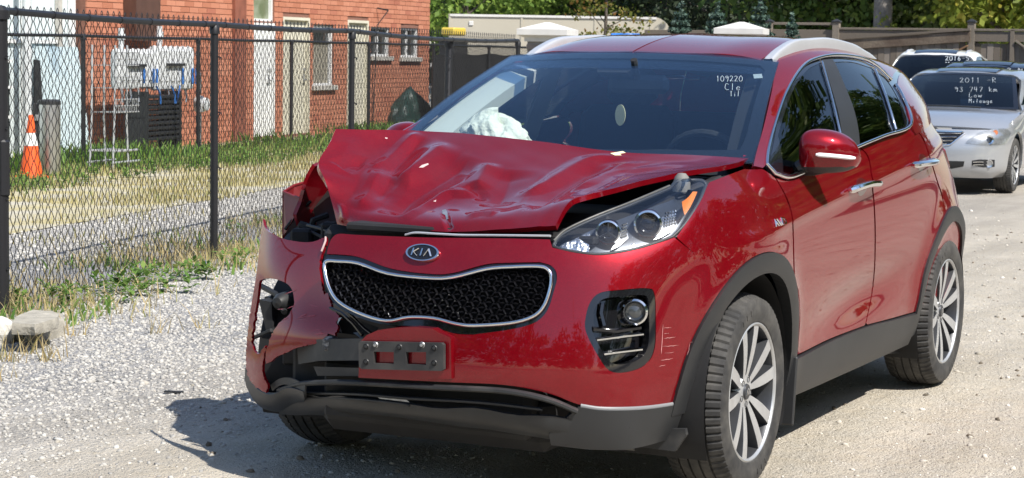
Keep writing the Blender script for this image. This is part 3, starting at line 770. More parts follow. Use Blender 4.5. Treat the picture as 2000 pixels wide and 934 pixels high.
# ---- greenhouse surface, left half: rows from belt over the rail to the roof centre
GX = [.15, -.30, -.65, -1.05, -1.5, -2.0, -2.4, -2.75, -3.05, -3.3, -3.45]
def roofz(x): return lerp(x, [-3.6, -3.3, -3.0, -2.6, -2.2, -1.8, -1.4, -1.08, -.8, .2], [1.40, 1.48, 1.535, 1.585, 1.615, 1.63, 1.612, 1.56, 1.49, 1.20])
def green_net():
    net = []
    rows = [(0, .0), (.10, .012), (.35, .06), (.68, .170), (.92, .270), (1, .342)]
    for q, (t, dy) in enumerate(rows):
        row = []
        for x in GX:
            zb = ztop(x)-.05; zr = roofz(x)-.052
            yb = .882 if x > -2.1 else .882-.185*((-x-2.1)/.97)**1.55
            sh = float(np.interp(x, [-3.05, -2.3], [.52, 1]))
            row.append((x, yb-dy*sh, zb+(zr-zb)*t))
        net.append(row)
    for yy, dz in ((.44, .022), (.28, .008), (.0, 0)):
        net.append([(x, yy, roofz(x)-dz) for x in GX])
    return net
GREEN = Surf(green_net(), flip=False)
# ---- windshield surface over its full width
def ws_net():
    net = []
    for t in (0, .25, .5, .75, 1):
        row = []
        for y in (-1, -.8, -.4, 0, .4, .8, 1):
            xb, zb, hb = -.16-.17*abs(y)**2.2, 1.125+.02*abs(y)**2, .775
            xt, zt, ht = -.985-.085*abs(y)**2.2, 1.542-.028*abs(y)**2.2, .600
            bow = .018*math.sin(math.pi*t)
            row.append((xb+(xt-xb)*t+bow*.5, y*(hb+(ht-hb)*t), zb+(zt-zb)*t+bow))
        net.append(row)
    return net
WSH = Surf(ws_net())

for S_ in (BODY, GREEN, WSH):
    uv_ = np.array([[(S_.tu[0]+S_.tu[-1])/2, (S_.tv[0]+S_.tv[-1])/2]])
    n_ = S_.normal(uv_)[0]; p_ = S_(uv_)[0]
    if n_@(p_-np.array([-1.3, 0, .8])) < 0: S_.flip = True

ARC = lambda wx, r, a0, a1, n=24: [(wx+r*math.cos(R_(a0+(a1-a0)*i/n)), WR+r*math.sin(R_(a0+(a1-a0)*i/n))) for i in range(n+1)]

# ---- bumper cover (left and centre), torn open on the car's right
bum_px = (sm([(641, 482), (648, 466), (662, 457), (700, 459), (830, 464), (1000, 466), (1074, 468)]) +
          sm([(1079, 484), (1130, 495), (1180, 498.5), (1240, 489), (1290, 474), (1317, 464)]) +
          sm([(1322, 468), (1360, 498), (1400, 527), (1424, 546)]))
arch_f = BODY.xz(ARC(0, .497, 62, -14, 18), front_mask)
bum_uv = list(BODY.px(bum_px, front_mask))+[p for p in arch_f if proj(BODY(p[None]))[0, 1] > 552 and proj(BODY(p[None]))[0, 1] < 772]
bum_uv += list(BODY.px(sm([(1335, 783), (1260, 795), (1180, 797), (1130, 790), (1070, 768), (985, 752), (860, 746), (702, 738)]) +
                       [(703, 700), (705, 668), (716, 655), (738, 646), (775, 640)] +
                       sm([(775, 640), (845, 641), (890, 652), (925, 654)]) + sm([(930, 653), (1000, 643), (1045, 630), (1068, 608), (1080, 575), (1088, 540), (1078, 520), (1055, 512)]) +
                       sm([(1050, 512), (1000, 513), (950, 516), (885, 533), (840, 535), (765, 525), (700, 502), (660, 497), (638, 496)]), front_mask))
fog_px = sm([(1143, 625), (1152, 592), (1172, 572), (1215, 566), (1262, 563), (1278, 572), (1281, 620), (1279, 680), (1262, 712), (1225, 727), (1190, 724), (1165, 690), (1145, 650)], 4, True)
bumper = panel('front_bumper', BODY, np.array(bum_uv), [BODY.px(fog_px, front_mask)], 'red', car, px=False, step=.02, thick=.012)
tag(bumper, 'torn red bumper cover, its corner by the fence broken off')

# ---- left fender
def arch_uv(wx, r, a0, a1, n=20): return [tuple(p) for p in BODY.xz(ARC(wx, r, a0, a1, n))]
fen = list(BODY.px(sm([(1322, 462), (1340, 437), (1367, 396), (1382, 362)]) + sm([(1386, 356), (1420, 343), (1462, 327)]) + sm([(1470, 323), (1492, 332), (1512, 346)]) +
                   sm([(1514, 348), (1534, 385), (1546, 425), (1549, 500), (1551, 600), (1553, 694)])))
fen += [tuple(p) for p in BODY.xz([(-.478, .40), (-.476, .30)])]
fen += arch_uv(0, .497, 186, 62, 24)
fen += list(BODY.px(sm([(1424, 546), (1400, 527), (1360, 498), (1324, 466)])))
panel('fender', BODY, np.array(fen), (), 'red', car, px=False)
# ---- doors
def edge_seam(): return sm([(1556, 692), (1553.5, 600), (1551.5, 500), (1548.5, 425), (1536.5, 385), (1516.5, 348)])
belt = [(1519, 349), (1545, 349), (1600, 322), (1672, 289)]
dseam = sm([(1678, 287), (1697, 315), (1706, 400), (1708, 480), (1704, 560), (1690, 633)])
front_door = panel('front_door', BODY, edge_seam()+sm(belt)+dseam+sm([(1688, 636), (1620, 662), (1560, 692)]), (), 'red', car)
tag(front_door)
rear_arch_px = [tuple(p) for p in proj(BODY(np.array(arch_uv(-WB, .50, 176, 100, 16))))]
rear_arch_px = [p for p in rear_arch_px if p[1] > 405]
rd = (sm([(1692, 631), (1706, 560), (1710.5, 480), (1708.5, 400), (1699.5, 315), (1681.5, 287)]) + sm([(1683, 286), (1735, 264), (1778, 249)]) +
      sm([(1782, 250), (1800, 268), (1814, 305), (1828, 350), (1838, 380), (1842, 398)]))
ra = arch_uv(-WB, .50, 172, 96, 20)
rd_uv = list(BODY.px(rd))
endp = BODY(rd_uv[-1][None])[0]; ang = math.degrees(math.atan2(endp[2]-WR, endp[0]+WB))
rd_uv += arch_uv(-WB, .50, ang, 168, 16)+list(BODY.px(sm([(1786, 609), (1740, 622), (1694, 634)])))
rear_door = panel('rear_door', BODY, np.array(rd_uv), (), 'red', car, px=False)
# ---- rear quarter panel and tail
qa = list(BODY.px(sm([(1843.5, 400), (1840.5, 380), (1830.5, 350), (1816.5, 305), (1802.5, 268), (1784, 249)])))
uR = BODY.tu[-1]
top_uv = [(u, BODY.tv[-1]-(BODY.tv[-1]-BODY.tv[7])*min(1, max(0, (k-3)/6))) for k, u in enumerate(np.linspace(qa[-1][0]+.04, uR, 14))]
bot_uv = [(u, v) for u, v in [(uR, .12), (BODY.tu[-3], .12)]]
wr = BODY.xz([(-3.13, .50), (-3.14, .36)], lambda P: P[:, 1] > .5)
qa += top_uv+bot_uv+[tuple(p) for p in wr[::-1]]+arch_uv(-WB, .50, 8, ang, 22)
panel('quarter_panel', BODY, np.array(qa), (), 'red', car, px=False, step=.025)
# mirrored far-side sheets
panel('quarter_panel', BODY, np.array(qa), (), 'red', car, px=False, step=.03, mirror=True)
far_rear = panel('rear_door', BODY, np.array(rd_uv), (), 'red', car, px=False, step=.03, mirror=True)
far_front = panel('front_door', BODY, edge_seam()+sm(belt)+dseam+sm([(1688, 636), (1620, 662), (1560, 692)]), (), 'red', car, step=.03, mirror=True)
fen_far = [p for p in fen]
ffx = [tuple(p) for p in BODY.xz([(-.30, 1.12), (-.05, 1.11), (.10, 1.09), (.13, .95), (.15, .90)])]
fd_edge = list(BODY.px(sm([(1512, 346), (1534, 385), (1546, 425), (1549, 500), (1551, 600), (1553, 694)])))
panel('fender', BODY, np.array(ffx[::-1]+fd_edge[:]+[tuple(p) for p in BODY.xz([(-.478, .40), (-.476, .30)])]+arch_uv(0, .497, 186, 80, 16)), (), 'red', car, px=False, step=.03, mirror=True)

# ---- wheel-arch and sill cladding
def arch_trim(wx, a0, a1, mirror=False, r1=.494, r0=.425):
    o = arch_uv(wx, r1, a0, a1, 36)+arch_uv(wx, r0, a1, a0, 36)
    return panel('arch_trim', BODY, np.array(o), (), 'cladding', car, px=False, step=.022, thick=.05, off=.010, mirror=mirror)
arch_trim(0, 188, -2); arch_trim(-WB, 186, -8); arch_trim(-WB, 186, -8, True); arch_trim(0, 186, 60, True)
sill_px = sm([(1548, 703), (1560, 696), (1620, 666), (1690, 638), (1740, 625), (1786, 612)])
su = [tuple(p) for p in BODY.px(sill_px)]
e0, e1 = BODY(np.array(su[:1]))[0], BODY(np.array(su[-1:]))[0]
lo = [tuple(p) for p in BODY.xz([(x, z) for x, z in ((e1[0]-.02, .255), (-1.9, .252), (-1.4, .250), (-.9, .250), (-.49, .255))])]
panel('sill_trim', BODY, np.array(su+lo), (), 'cladding', car, px=False, step=.03, thick=.04, off=.014)
panel('sill_trim', BODY, np.array(su+lo), (), 'cladding', car, px=False, step=.04, thick=.04, off=.014, mirror=True)

# ---- lower bumper valance in black with a pale edge line
val = list(BODY.px(sm([(1335, 787), (1260, 799), (1180, 801), (1130, 794)]), front_mask))+[tuple(p) for p in BODY.yz([(.50, .30), (.50, .262), (.60, .25), (.70, .245), (.78, .25)], lambda P: P[:, 0] > .3)]
val += [tuple(p) for p in BODY.xz(ARC(0, .44, -20, -6, 4), front_mask)]
av = arch_uv(0, .494, -5, -1, 3)
panel('lower_valance', BODY, np.array(val), (), 'cladding', car, px=False, step=.025, thick=.03, off=.008, mask=front_mask)
ribbon(BODY, BODY.px(sm([(1349, 771), (1335, 785), (1260, 797), (1180, 799), (1134, 793)], 6), front_mask), .015, .006, name='bumper_edge', m=mat('grey_edge', (.20, .205, .215), .4), parent=car)

# ---- roof, pillars
roof_f = [(u, v) for u, v in GREEN.xy([(-.99, 0.004), (-1.0, .2), (-1.02, .34), (-1.05, .45), (-1.075, .52)])]
vr = GREEN.tv[5]+.02
rl = [(u, vr) for u in np.linspace(GREEN.xy([(-1.10, .535)])[0][0], GREEN.tu[-2], 24)]
rr_ = [tuple(p) for p in GREEN.xy([(-3.28, .45), (-3.31, .2), (-3.32, .004)])]
panel('roof', GREEN, np.array(roof_f+rl+rr_), (), 'red', car, px=False, step=.04)
panel('roof', GREEN, np.array(roof_f+rl+rr_), (), 'red', car, px=False, step=.04, mirror=True)
win_outer = sm([(1496, 322), (1500, 290), (1514, 238), (1535, 180), (1566, 130), (1602, 111), (1645, 107), (1695, 117), (1735, 147), (1763, 187), (1780, 244)])
ap = sm([(1472, 324), (1477, 300), (1494, 238), (1509, 170), (1517, 120)])+[(1523, 112)]
side_body = list(GREEN.px(ap))
hatch = [tuple(p) for p in GREEN.xz([(-3.00, 1.47), (-3.07, 1.40), (-3.13, 1.32), (-3.17, 1.245)])]
top_line = [(u, vr-.012) for u in np.linspace(side_body[-1][0]+.02, GREEN.xz([(-2.97, 1.49)])[0][0], 30)]
side_body += top_line
side_body += hatch
belt_r = [(u, 0.0) for u in np.linspace(hatch[-1][0]-.03, GREEN.px([(1786, 250)])[0][0], 8)]
side_body += belt_r+list(GREEN.px([(1781, 247)]))+list(GREEN.px(win_outer[::-1]))+list(GREEN.px([(1490, 328)]))
panel('side_frame', GREEN, np.array(side_body), (), 'red', car, px=False, step=.025)
panel('side_frame', GREEN, np.array(side_body), (), 'red', car, px=False, step=.03, mirror=True)
ribbon(GREEN, GREEN.px(sm([(1497, 322), (1501, 290), (1515, 238), (1536, 180), (1567, 131), (1602, 113), (1645, 109), (1695, 119), (1734, 149), (1762, 188), (1778, 244), (1725, 266), (1672, 288), (1600, 321), (1546, 346), (1514, 340)], 6)), .014, .008, name='window_trim', m='chrome', parent=car, closed=True, off=.002)
ribbon(GREEN, GREEN.px(sm([(1497, 322), (1501, 290), (1515, 238), (1536, 180), (1567, 131), (1602, 113), (1645, 109), (1695, 119), (1734, 149), (1762, 188), (1778, 244), (1725, 266), (1672, 288), (1600, 321), (1546, 346), (1514, 340)], 6)), .014, .008, name='window_trim', m='chrome', parent=car, closed=True, off=.002, mirror=True)
gf = [(1508, 330)]+sm([(1512, 300), (1527, 240), (1546, 185), (1573, 140), (1602, 122)])+[(1608, 122), (1648, 292), (1600, 316), (1546, 340)]
gr = sm([(1628, 120), (1665, 120), (1702, 131)])+sm([(1708, 136), (1730, 190), (1748, 254)])+[(1745, 256), (1680, 284)]
gq = sm([(1714, 139), (1735, 157), (1757, 195), (1771, 244)])+[(1754, 252), (1733, 190)]
for mir in (False, True):
    d1, d2 = (front_door, rear_door) if not mir else (far_front, far_rear)
    panel('window_glass', GREEN, gf, (), 'sideglass', d1, step=.05, thick=.004, off=-.006, mirror=mir)
    panel('window_glass', GREEN, gr, (), 'sideglass', d2, step=.05, thick=.004, off=-.006, mirror=mir)
    panel('quarter_glass', GREEN, gq, (), 'sideglass', car, step=.05, thick=.004, off=-.006, mirror=mir)
    panel('pillar_cover', GREEN, [(1606, 116), (1627, 114), (1681, 285), (1647, 300)], (), 'gloss' if False else 'cladding', car, step=.04, thick=.02, off=-.003, mirror=mir)
    panel('window_seal', GREEN, sm([(1496, 323), (1500, 291), (1514, 238), (1535, 180), (1566, 130), (1602, 111), (1645, 107), (1695, 117), (1735, 147), (1763, 187), (1780, 245)])+[(1725, 268), (1672, 290), (1600, 323), (1546, 348), (1514, 342)], [gf, gr, gq], 'gloss', car, step=.04, thick=.006, off=-.004, mirror=mir)
    ribbon(GREEN, GREEN.px(sm([(1605, 121), (1627, 200), (1648, 292)], 6)), .010, .006, name='window_divider', m='chrome', parent=d1, mirror=mir)
    ribbon(GREEN, GREEN.px(sm([(1709, 136), (1731, 190), (1750, 253)], 6)), .014, .006, name='window_divider', m='chrome', parent=d2, mirror=mir)
# mirror-sail triangle in front of the door glass
panel('mirror_sail', GREEN, [(1500, 326), (1516, 250), (1527, 300), (1530, 342), (1512, 338)], (), 'gloss', front_door, step=.04, thick=.01, off=-.001)

# ---- windshield with black ceramic border
ul, vl = WSH.tu[-1], WSH.tv[-1]
wo = [(u, 0) for u in np.linspace(0, ul, 14)]+[(ul, v) for v in np.linspace(.05, vl, 12)]+[(u, vl) for u in np.linspace(ul-.05, 0, 14)]+[(0, v) for v in np.linspace(vl-.05, .05, 12)]
ws = panel('windshield', WSH, np.array(wo), (), 'windshield', car, px=False, step=.06, thick=.005)
inn = [(u, .10) for u in np.linspace(.06, ul-.06, 14)]+[(ul-.05, v) for v in np.linspace(.2, vl-.10, 8)]+[(u, vl-.055) for u in np.linspace(ul-.08, .08, 14)]+[(.05, v) for v in np.linspace(vl-.10, .2, 8)]
panel('glass_border', WSH, np.array(wo), [np.array(inn)], 'gloss', ws, px=False, step=.05, thick=.003, off=-.009)

# ---- tailgate closing the rear between the two pillars
rows_ = []
hp_ = GREEN(np.array(hatch))
for (x, y, z) in list(hp_)+[(-3.20, .60, 1.12)]:
    rows_.append([(x-.10*(1-t*t)-.004, (y-.012)*t, z+.01*(1-t*t)) for t in np.linspace(-1, 1, 13)])
mb = MB(); mb.grid(np.array(rows_)); mb.build('tailgate', 'red', car, recalc=True)

sb = [(u, vl-.05-.02*math.sin(6*u)) for u in np.linspace(.05, ul-.05, 12)]+[(u, vl*.84) for u in np.linspace(ul-.05, .05, 12)]
panel('shade_band', WSH, np.array(sb), (), 'shade_band', ws, px=False, step=.08, thick=.002, off=-.013)
# ------------------------------------------------------------------ crumpled bonnet
HR = [
 [(656, 252, .20), (720, 253.5, .06), (775, 254.5, -.06), (835, 256, -.15), (920, 262, -.14), (1005, 271, -.13), (1110, 284, -.13), (1215, 297, -.16), (1345, 303, -.25), (1464, 309, -.36)],
 [(641, 284, .29), (705, 292, .16), (768, 294, .06), (826, 296, .02), (910, 300, .02), (995, 306, .02), (1085, 313, .00), (1180, 319, -.05), (1300, 318, -.12), (1425, 321, -.20)],
 [(622, 318, .39), (690, 332, .30), (752, 337, .25), (816, 338, .21), (900, 340, .19), (985, 342, .18), (1065, 343, .16), (1145, 342, .11), (1255, 333, .02), (1371, 330, -.03)],
 [(632, 346, .44), (693, 366, .39), (752, 373, .36), (815, 374, .34), (895, 374, .33), (975, 374, .32), (1045, 371, .30), (1115, 365, .27), (1200, 351, .21), (1283, 346, .19)],
 [(645, 385, .47), (695, 400, .47), (752, 406, .48), (812, 408, .48), (888, 408, .48), (962, 406, .48), (1022, 400, .47), (1072, 391, .45), (1122, 381, .43), (1175, 373, .42)],
 [(654, 420, .49), (698, 428, .54), (752, 431, .58), (810, 433, .61), (876, 434, .63), (945, 432, .64), (1000, 426, .635), (1040, 420, .625), (1074, 412, .61), (1104, 405, .60)],
 [(659, 438, .50), (700, 445, .555), (752, 448, .60), (810, 450, .635), (872, 453, .66), (940, 450.5, .675), (1000, 446.5, .685), (1035, 444, .69), (1062, 442, .69), (1085, 440.5, .69)],
]
hnet = [[atX(x, px, py) for px, py, x in row] for row in HR]
HOOD0 = Surf(hnet)
HOOD0.flip = bool(HOOD0.normal(np.array([[HOOD0.tu[4], HOOD0.tv[3]]]))[0][2] < 0)
CREASE = [  # photograph strokes of the folds, height and half width in metres
 ([(822, 257), (797, 276), (770, 302), (750, 318), (720, 331)], .020, .022),
 ([(752, 322), (735, 352), (718, 388), (694, 411)], .016, .035),
 ([(835, 268), (785, 306), (768, 330), (752, 365), (722, 402)], -.016, .040),
 ([(880, 278), (832, 315), (800, 338), (764, 354)], .016, .040),
 ([(925, 305), (870, 340), (800, 385), (768, 424)], -.022, .050),
 ([(944, 375), (905, 378), (872, 380), (835, 402), (775, 428)], .018, .026),
 ([(912, 362), (935, 377), (940, 392)], -.014, .022),
 ([(958, 318), (944, 345), (930, 368)], .012, .030),
 ([(1000, 330), (985, 370), (965, 405)], -.014, .055),
 ([(905, 423), (940, 417), (972, 417)], .010, .022),
 ([(1225, 303), (1160, 312), (1110, 334), (1060, 364), (1032, 376), (1005, 374)], .018, .026),
 ([(1190, 322), (1130, 345), (1070, 385), (1040, 415)], -.014, .045),
 ([(1255, 314), (1212, 327), (1165, 347), (1135, 366), (1100, 371)], .013, .024),
 ([(1340, 326), (1240, 335), (1170, 362), (1120, 392)], -.006, .030),
 ([(690, 262), (670, 300), (655, 340)], .008, .05),
 ([(662, 330), (690, 322), (712, 325)], -.010, .035),
 ([(665, 395), (672, 420), (668, 438)], .008, .014),
 ([(868, 415), (874, 435), (880, 452)], -.014, .012),
]
CR = []
for pts, h, wd in CREASE: CR.append((dens(HOOD0.px(sm(pts, 4)), .02, False), h*(1.35 if wd >= .03 else .85), wd*(1.0 if wd >= .03 else .9)))
def crumple(P, uv):
    n = HOOD0.normal(uv); d = np.zeros(len(P))
    for L, h, wd in CR:
        a, b = L[:-1], L[1:]; ab = b-a; l2 = (ab**2).sum(1)+1e-12
        t = np.clip(((uv[:, None]-a[None])*ab[None]).sum(2)/l2, 0, 1)
        dist = np.sqrt((((a[None]+t[..., None]*ab[None])-uv[:, None])**2).sum(2))
        k = dist.argmin(1); dm = dist[np.arange(len(uv)), k]
        s = (k+t[np.arange(len(uv)), k])/len(a); fade = np.clip(np.minimum(s, 1-s)/.22, 0, 1); fade = fade*fade*(3-2*fade)
        d += h*fade*np.clip(1-(np.sqrt(dm*dm+.005**2)-.005)/(wd*1.9), 0, 1)**1.25
    # small irregular dents
    u, v = uv[:, 0], uv[:, 1]
    d += .0012*np.sin(17*u+9*v+1.1)*np.sin(23*v-5*u)+.0005*np.sin(41*u-13*v)*np.sin(37*v+.6)
    return P+n*d[:, None]
HOOD = Surf(hnet, crumple)
HOOD.flip = HOOD0.flip
ul, vl = HOOD.tu[-1], HOOD.tv[-1]
E_ = 1e-4
ho = [(u, E_) for u in np.linspace(0, ul, 40)]+[(ul, v) for v in np.linspace(.01, vl, 6)]+[(u, vl) for u in np.linspace(ul-.02, 0, 60)]+[(0, v) for v in np.linspace(vl-.02, .02, 20)]
hood = panel('bonnet', HOOD, np.array(ho), (), 'red', car, px=False, step=.0085, thick=.018)
tag(hood, 'buckled red bonnet with folds and scraped front lip')
MT['scratch'] = mat('scratched_paint', (.55, .24, .24), .6, var=.3, vscale=60)
def chip(pts, m='pearl', name='paint_scrape', surf=None, par=None):
    panel(name, surf or HOOD, pts, (), m, par or hood, step=.01, thick=.001, off=.0016)
chip([(818, 328), (824, 323), (836, 319.5), (837, 322), (826, 328)])
chip([(864, 411), (871, 410), (874, 416), (876, 428), (873, 430), (870, 421), (864, 418)], 'bare')
chip([(846, 394), (852, 391), (851, 395)])
chip([(700, 436), (716, 433), (717, 434.5), (700, 437.5)])
chip([(1192, 300), (1216, 296), (1222, 299), (1210, 301), (1214, 304), (1200, 304)], 'cream')
chip([(752, 269), (757, 270), (756, 272), (752, 271)])

# cowl end: hinge corner of the bonnet by the pillar, torn
mb = MB()
pts = [atX(-.36, 1452, 303), atX(-.37, 1466, 306), atX(-.40, 1469, 322), atX(-.36, 1462, 331), atX(-.33, 1450, 320)]
mb.add(pts+[p-np.array([.02, 0, .03]) for p in pts], [(0, 1, 2, 3, 4), (9, 8, 7, 6, 5)]+[(i, i+5, (i+1) % 5+5, (i+1) % 5) for i in range(5)])
mb.build('hinge_bracket', 'red_dull', car, recalc=True, smooth=False)

# ------------------------------------------------------------------ what shows under the bonnet: dark bay, slam panel, crossmember
mb = MB()
mb.box((.02, 0, .62), (.95, 1.15, .56), bev=.03)
mb.box((.15, .30, .93), (.50, .45, .10), bev=.03); mb.box((.10, -.15, .92), (.45, .35, .12), bev=.04); mb.box((-.25, 0, 1.0), (.25, 1.3, .16), bev=.03)
mb.tube([(.45, -.5, .86), (.48, 0, .88), (.46, .52, .90), (.25, .70, 1.0), (-.1, .72, 1.06)], .045, 8)
mb.tube([(-.35, .74, 1.08), (.05, .715, 1.06), (.28, .69, 1.02), (.45, .60, .95)], .03, 8)
mb.build('engine_bay', 'void', car)
mb = MB(); mb.box((.60, .1, .915), (.10, .95, .03), bev=.008); mb.box((.56, .12, .86), (.06, .9, .10)); mb.build('slam_panel', 'void', car)
mb = MB(); P = [atX(.715, px, py) for px, py in sm([(792, 459), (812, 455), (850, 457), (900, 459.5), (960, 460), (1075, 461)])]
mb.tube(P, .007, 6, flat=.6); mb.build('seal_strip', 'satin', car)

# ------------------------------------------------------------------ headlamp
def ray_in(p, d):
    q = p-CAM; return p+q/np.linalg.norm(q)*d
hl_px = sm([(1080, 480), (1086, 468), (1105, 452), (1160, 426), (1232, 398), (1305, 367)])+sm([(1310, 364), (1322, 352), (1345, 350), (1371, 351), (1380, 357)])+sm([(1381, 362), (1366, 396), (1339, 437), (1316, 461)])+sm([(1314, 462), (1285, 473), (1240, 486.5), (1200, 493.5), (1165, 496), (1128, 492), (1096, 486)])
lamp = empty('headlamp', parent := None) if False else bpy.data.objects.new('headlamp', None)
mbh = None
def offs(pl, k, c=None):
    P = np.array(pl); c = P.mean(0) if c is None else np.array(c); return [tuple(c+(p-c)*k) for p in P]
house = panel('headlamp', BODY, hl_px, (), 'gloss' if False else mat('headlamp_housing', (0.085, 0.095, 0.115), 0.3, 0.4), car, step=.03, thick=.02, off=-.055, mask=front_mask)
tag(house, 'clear intact headlamp with two projectors')
panel('lens', BODY, hl_px, (), 'clear', house, step=.02, thick=.004, off=.004, mask=front_mask)
ribbon(BODY, BODY.px(hl_px, front_mask), .012, .006, name='lens_seal', m='black', parent=house, closed=True, off=-.006)
# grey rim along the upper edge where the bonnet has lifted off
ribbon(BODY, BODY.px(sm([(1082, 470), (1105, 449), (1160, 423), (1232, 395), (1308, 363)], 8), front_mask), .009, .006, name='lamp_rim', m=mat('hazed_plastic', (0.07, 0.07, 0.065), 0.4, var=.4, vscale=30), parent=house, off=-.002)
mb = MB(); c = ray_in(BODY(BODY.px([(1325, 358)], front_mask))[0], .02)
mb.lathe([(.001, .034), (.014, .032), (.024, .02), (.030, 0), (.031, -.03)], 14, c=c+np.array([-.03, 0, .0]), axis='z'); mb.build('rubber_cap', mat('grey_rubber', (0.17, 0.17, 0.16), 0.7), house)
AX = np.array([.93, .33, .03]); AX /= np.linalg.norm(AX)
def dish(name, m, px, py, depth, prof, n=28, par=house, axd=AX, sx=1.0):
    """round lamp unit facing along axd"""
    P0 = ray_in(BODY(BODY.px([(px, py)], front_mask))[0], depth); a = np.array([0, 0, 1.0]); s1 = np.cross(axd, a); s1 /= np.linalg.norm(s1); s2 = np.cross(s1, axd)
    V = []; F = []; k = len(prof)
    for i in range(n):
        an = 2*math.pi*i/n
        for (r, h) in prof: V.append(P0+(s1*math.cos(an)*sx+s2*math.sin(an))*r+axd*h)
    for i in range(n):
        j = (i+1) % n
        for q in range(k-1): F.append((i*k+q, j*k+q, j*k+q+1, i*k+q+1))
    mbx = MB(); mbx.add(V, F); return mbx.build(name, m, par, angle=40, recalc=True)
for (lx, ly, r) in ((1188, 454, .038), (1266, 438, .044)):
    dish('projector', 'chrome', lx, ly, .03, [(r*.80, -.012), (r*.84, .012), (r*.92, .02), (r*1.06, .018), (r*1.12, .004), (r*1.12, -.03)])
    dish('projector_lens', 'gloss', lx, ly, .035, [(.0005, .018), (r*.3, .017), (r*.6, .010), (r*.82, -.004)])
# three-spoke shield in the inner projector
P0 = ray_in(BODY(BODY.px([(1188, 454)], front_mask))[0], .022); s1 = np.cross(AX, [0, 0, 1]); s1 /= np.linalg.norm(s1); s2 = np.cross(s1, AX)
mb = MB()
for a in (90, 210, 330):
    d = s1*math.cos(R_(a))+s2*math.sin(R_(a)); mb.tube([P0+AX*.012, P0+AX*.008+d*.031], .0028, 5)
mb.build('lamp_shield', 'alloy_dark', house)
MT['reflector'] = mat('lamp_reflector', (0.72, 0.73, 0.75), 0.16, 0.95, bump=.9, bscale=60, bdist=.006)
MT['lampsilver'] = mat('lamp_silver', (0.50, 0.51, 0.53), 0.3, 0.85)
def inlay(name, pts, m, off, par=house, step=.02, thick=.006): return panel(name, BODY, pts, (), m, par, step=step, thick=thick, off=off, mask=front_mask)
inlay('reflector', sm([(1090, 480), (1100, 467), (1140, 446), (1154, 439)])+[(1152, 486), (1125, 487)], 'reflector', -.035)
inlay('lamp_bezel', [(1196, 430), (1214, 432), (1230, 438), (1233, 452), (1214, 470), (1198, 478), (1212, 452)], 'lampsilver', -.04)
inlay('lamp_bezel', [(1262, 408), (1290, 407), (1318, 401), (1325, 420), (1322, 440), (1300, 452), (1284, 458), (1292, 430), (1280, 415)], 'lampsilver', -.04)
inlay('amber_reflector', [(1331, 389), (1356, 370), (1366, 371), (1352, 400), (1340, 417)], 'amber', -.012)
mb = MB()
for i in range(5):
    for j in range(5):
        for (x0, y0, dx, dy) in ((1300, 417, 5, 6), (1216, 440, 3, 6)):
            if dx == 3 and i > 3: continue
            p = ray_in(BODY(BODY.px([(x0+i*dx-j*.6, y0+j*dy-i*1.2)], front_mask))[0], .045); mb.box(p, (.004, .005, .006))
mb.build('lamp_facets', 'chrome', house)

# ------------------------------------------------------------------ front grille
gr_out = sm([(637, 497), (662, 498), (702, 503), (765, 526), (840, 536), (884, 534), (950, 517), (1000, 514), (1052, 513), (1078, 520), (1087, 540), (1082, 573), (1070, 606), (1046, 629), (1000, 642), (930, 652), (888, 650), (846, 640), (800, 636), (752, 634), (700, 620), (655, 596), (634, 560), (628, 520)], 4, True)
gr_in = sm([(640, 511), (662, 511), (702, 515), (760, 535), (840, 544), (886, 542), (952, 526), (1002, 522), (1050, 521), (1069, 526), (1077, 542), (1073, 570), (1061, 600), (1040, 619), (998, 631), (928, 636), (893, 633), (848, 622), (800, 620), (757, 627), (706, 613), (664, 590), (645, 562), (636, 525)], 4, True)
grille = panel('grille', BODY, gr_out, [gr_in], 'gloss', car, step=.025, thick=.03, off=-.006, mask=front_mask)
ribbon(BODY, BODY.px(offs(gr_in, 1.0), front_mask), .013, .011, name='grille_surround', m='chrome', parent=grille, closed=True, off=.0)
panel('grille_backing', BODY, gr_in, (), 'void', grille, step=.03, thick=.01, off=-.055, mask=front_mask)
gin_uv = BODY.px(gr_in, front_mask); gin_yz = BODY(gin_uv)[:, 1:3]
mb = MB(); dy, dz = .046, .0315
cells = []
for j in range(-12, 12):
    for i in range(-16, 16):
        cells.append((i*dy+(j % 2)*dy*.5+.03, .735+j*dz*.5*1.16))
cells = np.array(cells); cells = cells[pip(gin_yz, cells)]
hexo = [(-.5, 0), (-.25, .52), (.25, .52), (.5, 0), (.25, -.52), (-.25, -.52)]
cu = BODY.yz(cells, lambda P: P[:, 0] > .5); cp = BODY(cu); cn = BODY.normal(cu)
for p, n_ in zip(cp, cn):
    ex = np.cross([0, 0, 1], n_); ex /= np.linalg.norm(ex); ey = np.cross(n_, ex); V = []
    for k, (sc, h) in enumerate(((1.0, -.030), (.97, -.014), (.80, -.008), (.60, -.030))):
        for a, b in hexo: V.append(p+ex*a*dy*sc*.98+ey*(b*dz*1.1*sc-(.002 if k > 1 else 0))+n_*h)
    F = [(k*6+q, k*6+(q+1) % 6, k*6+6+(q+1) % 6, k*6+6+q) for k in range(3) for q in range(6)]
    mb.add(V, F)
    # lens-shaped pip added to each cell to catch a highlight
    c = p+n_*-.012; V = [c+ex*.012, c+ey*.004, c-ex*.012, c-ey*.004, c+n_*.006]
    mb.add(V, [(0, 1, 4), (1, 2, 4), (2, 3, 4), (3, 0, 4)])
mb.build('grille_mesh', 'gloss', grille, angle=30)
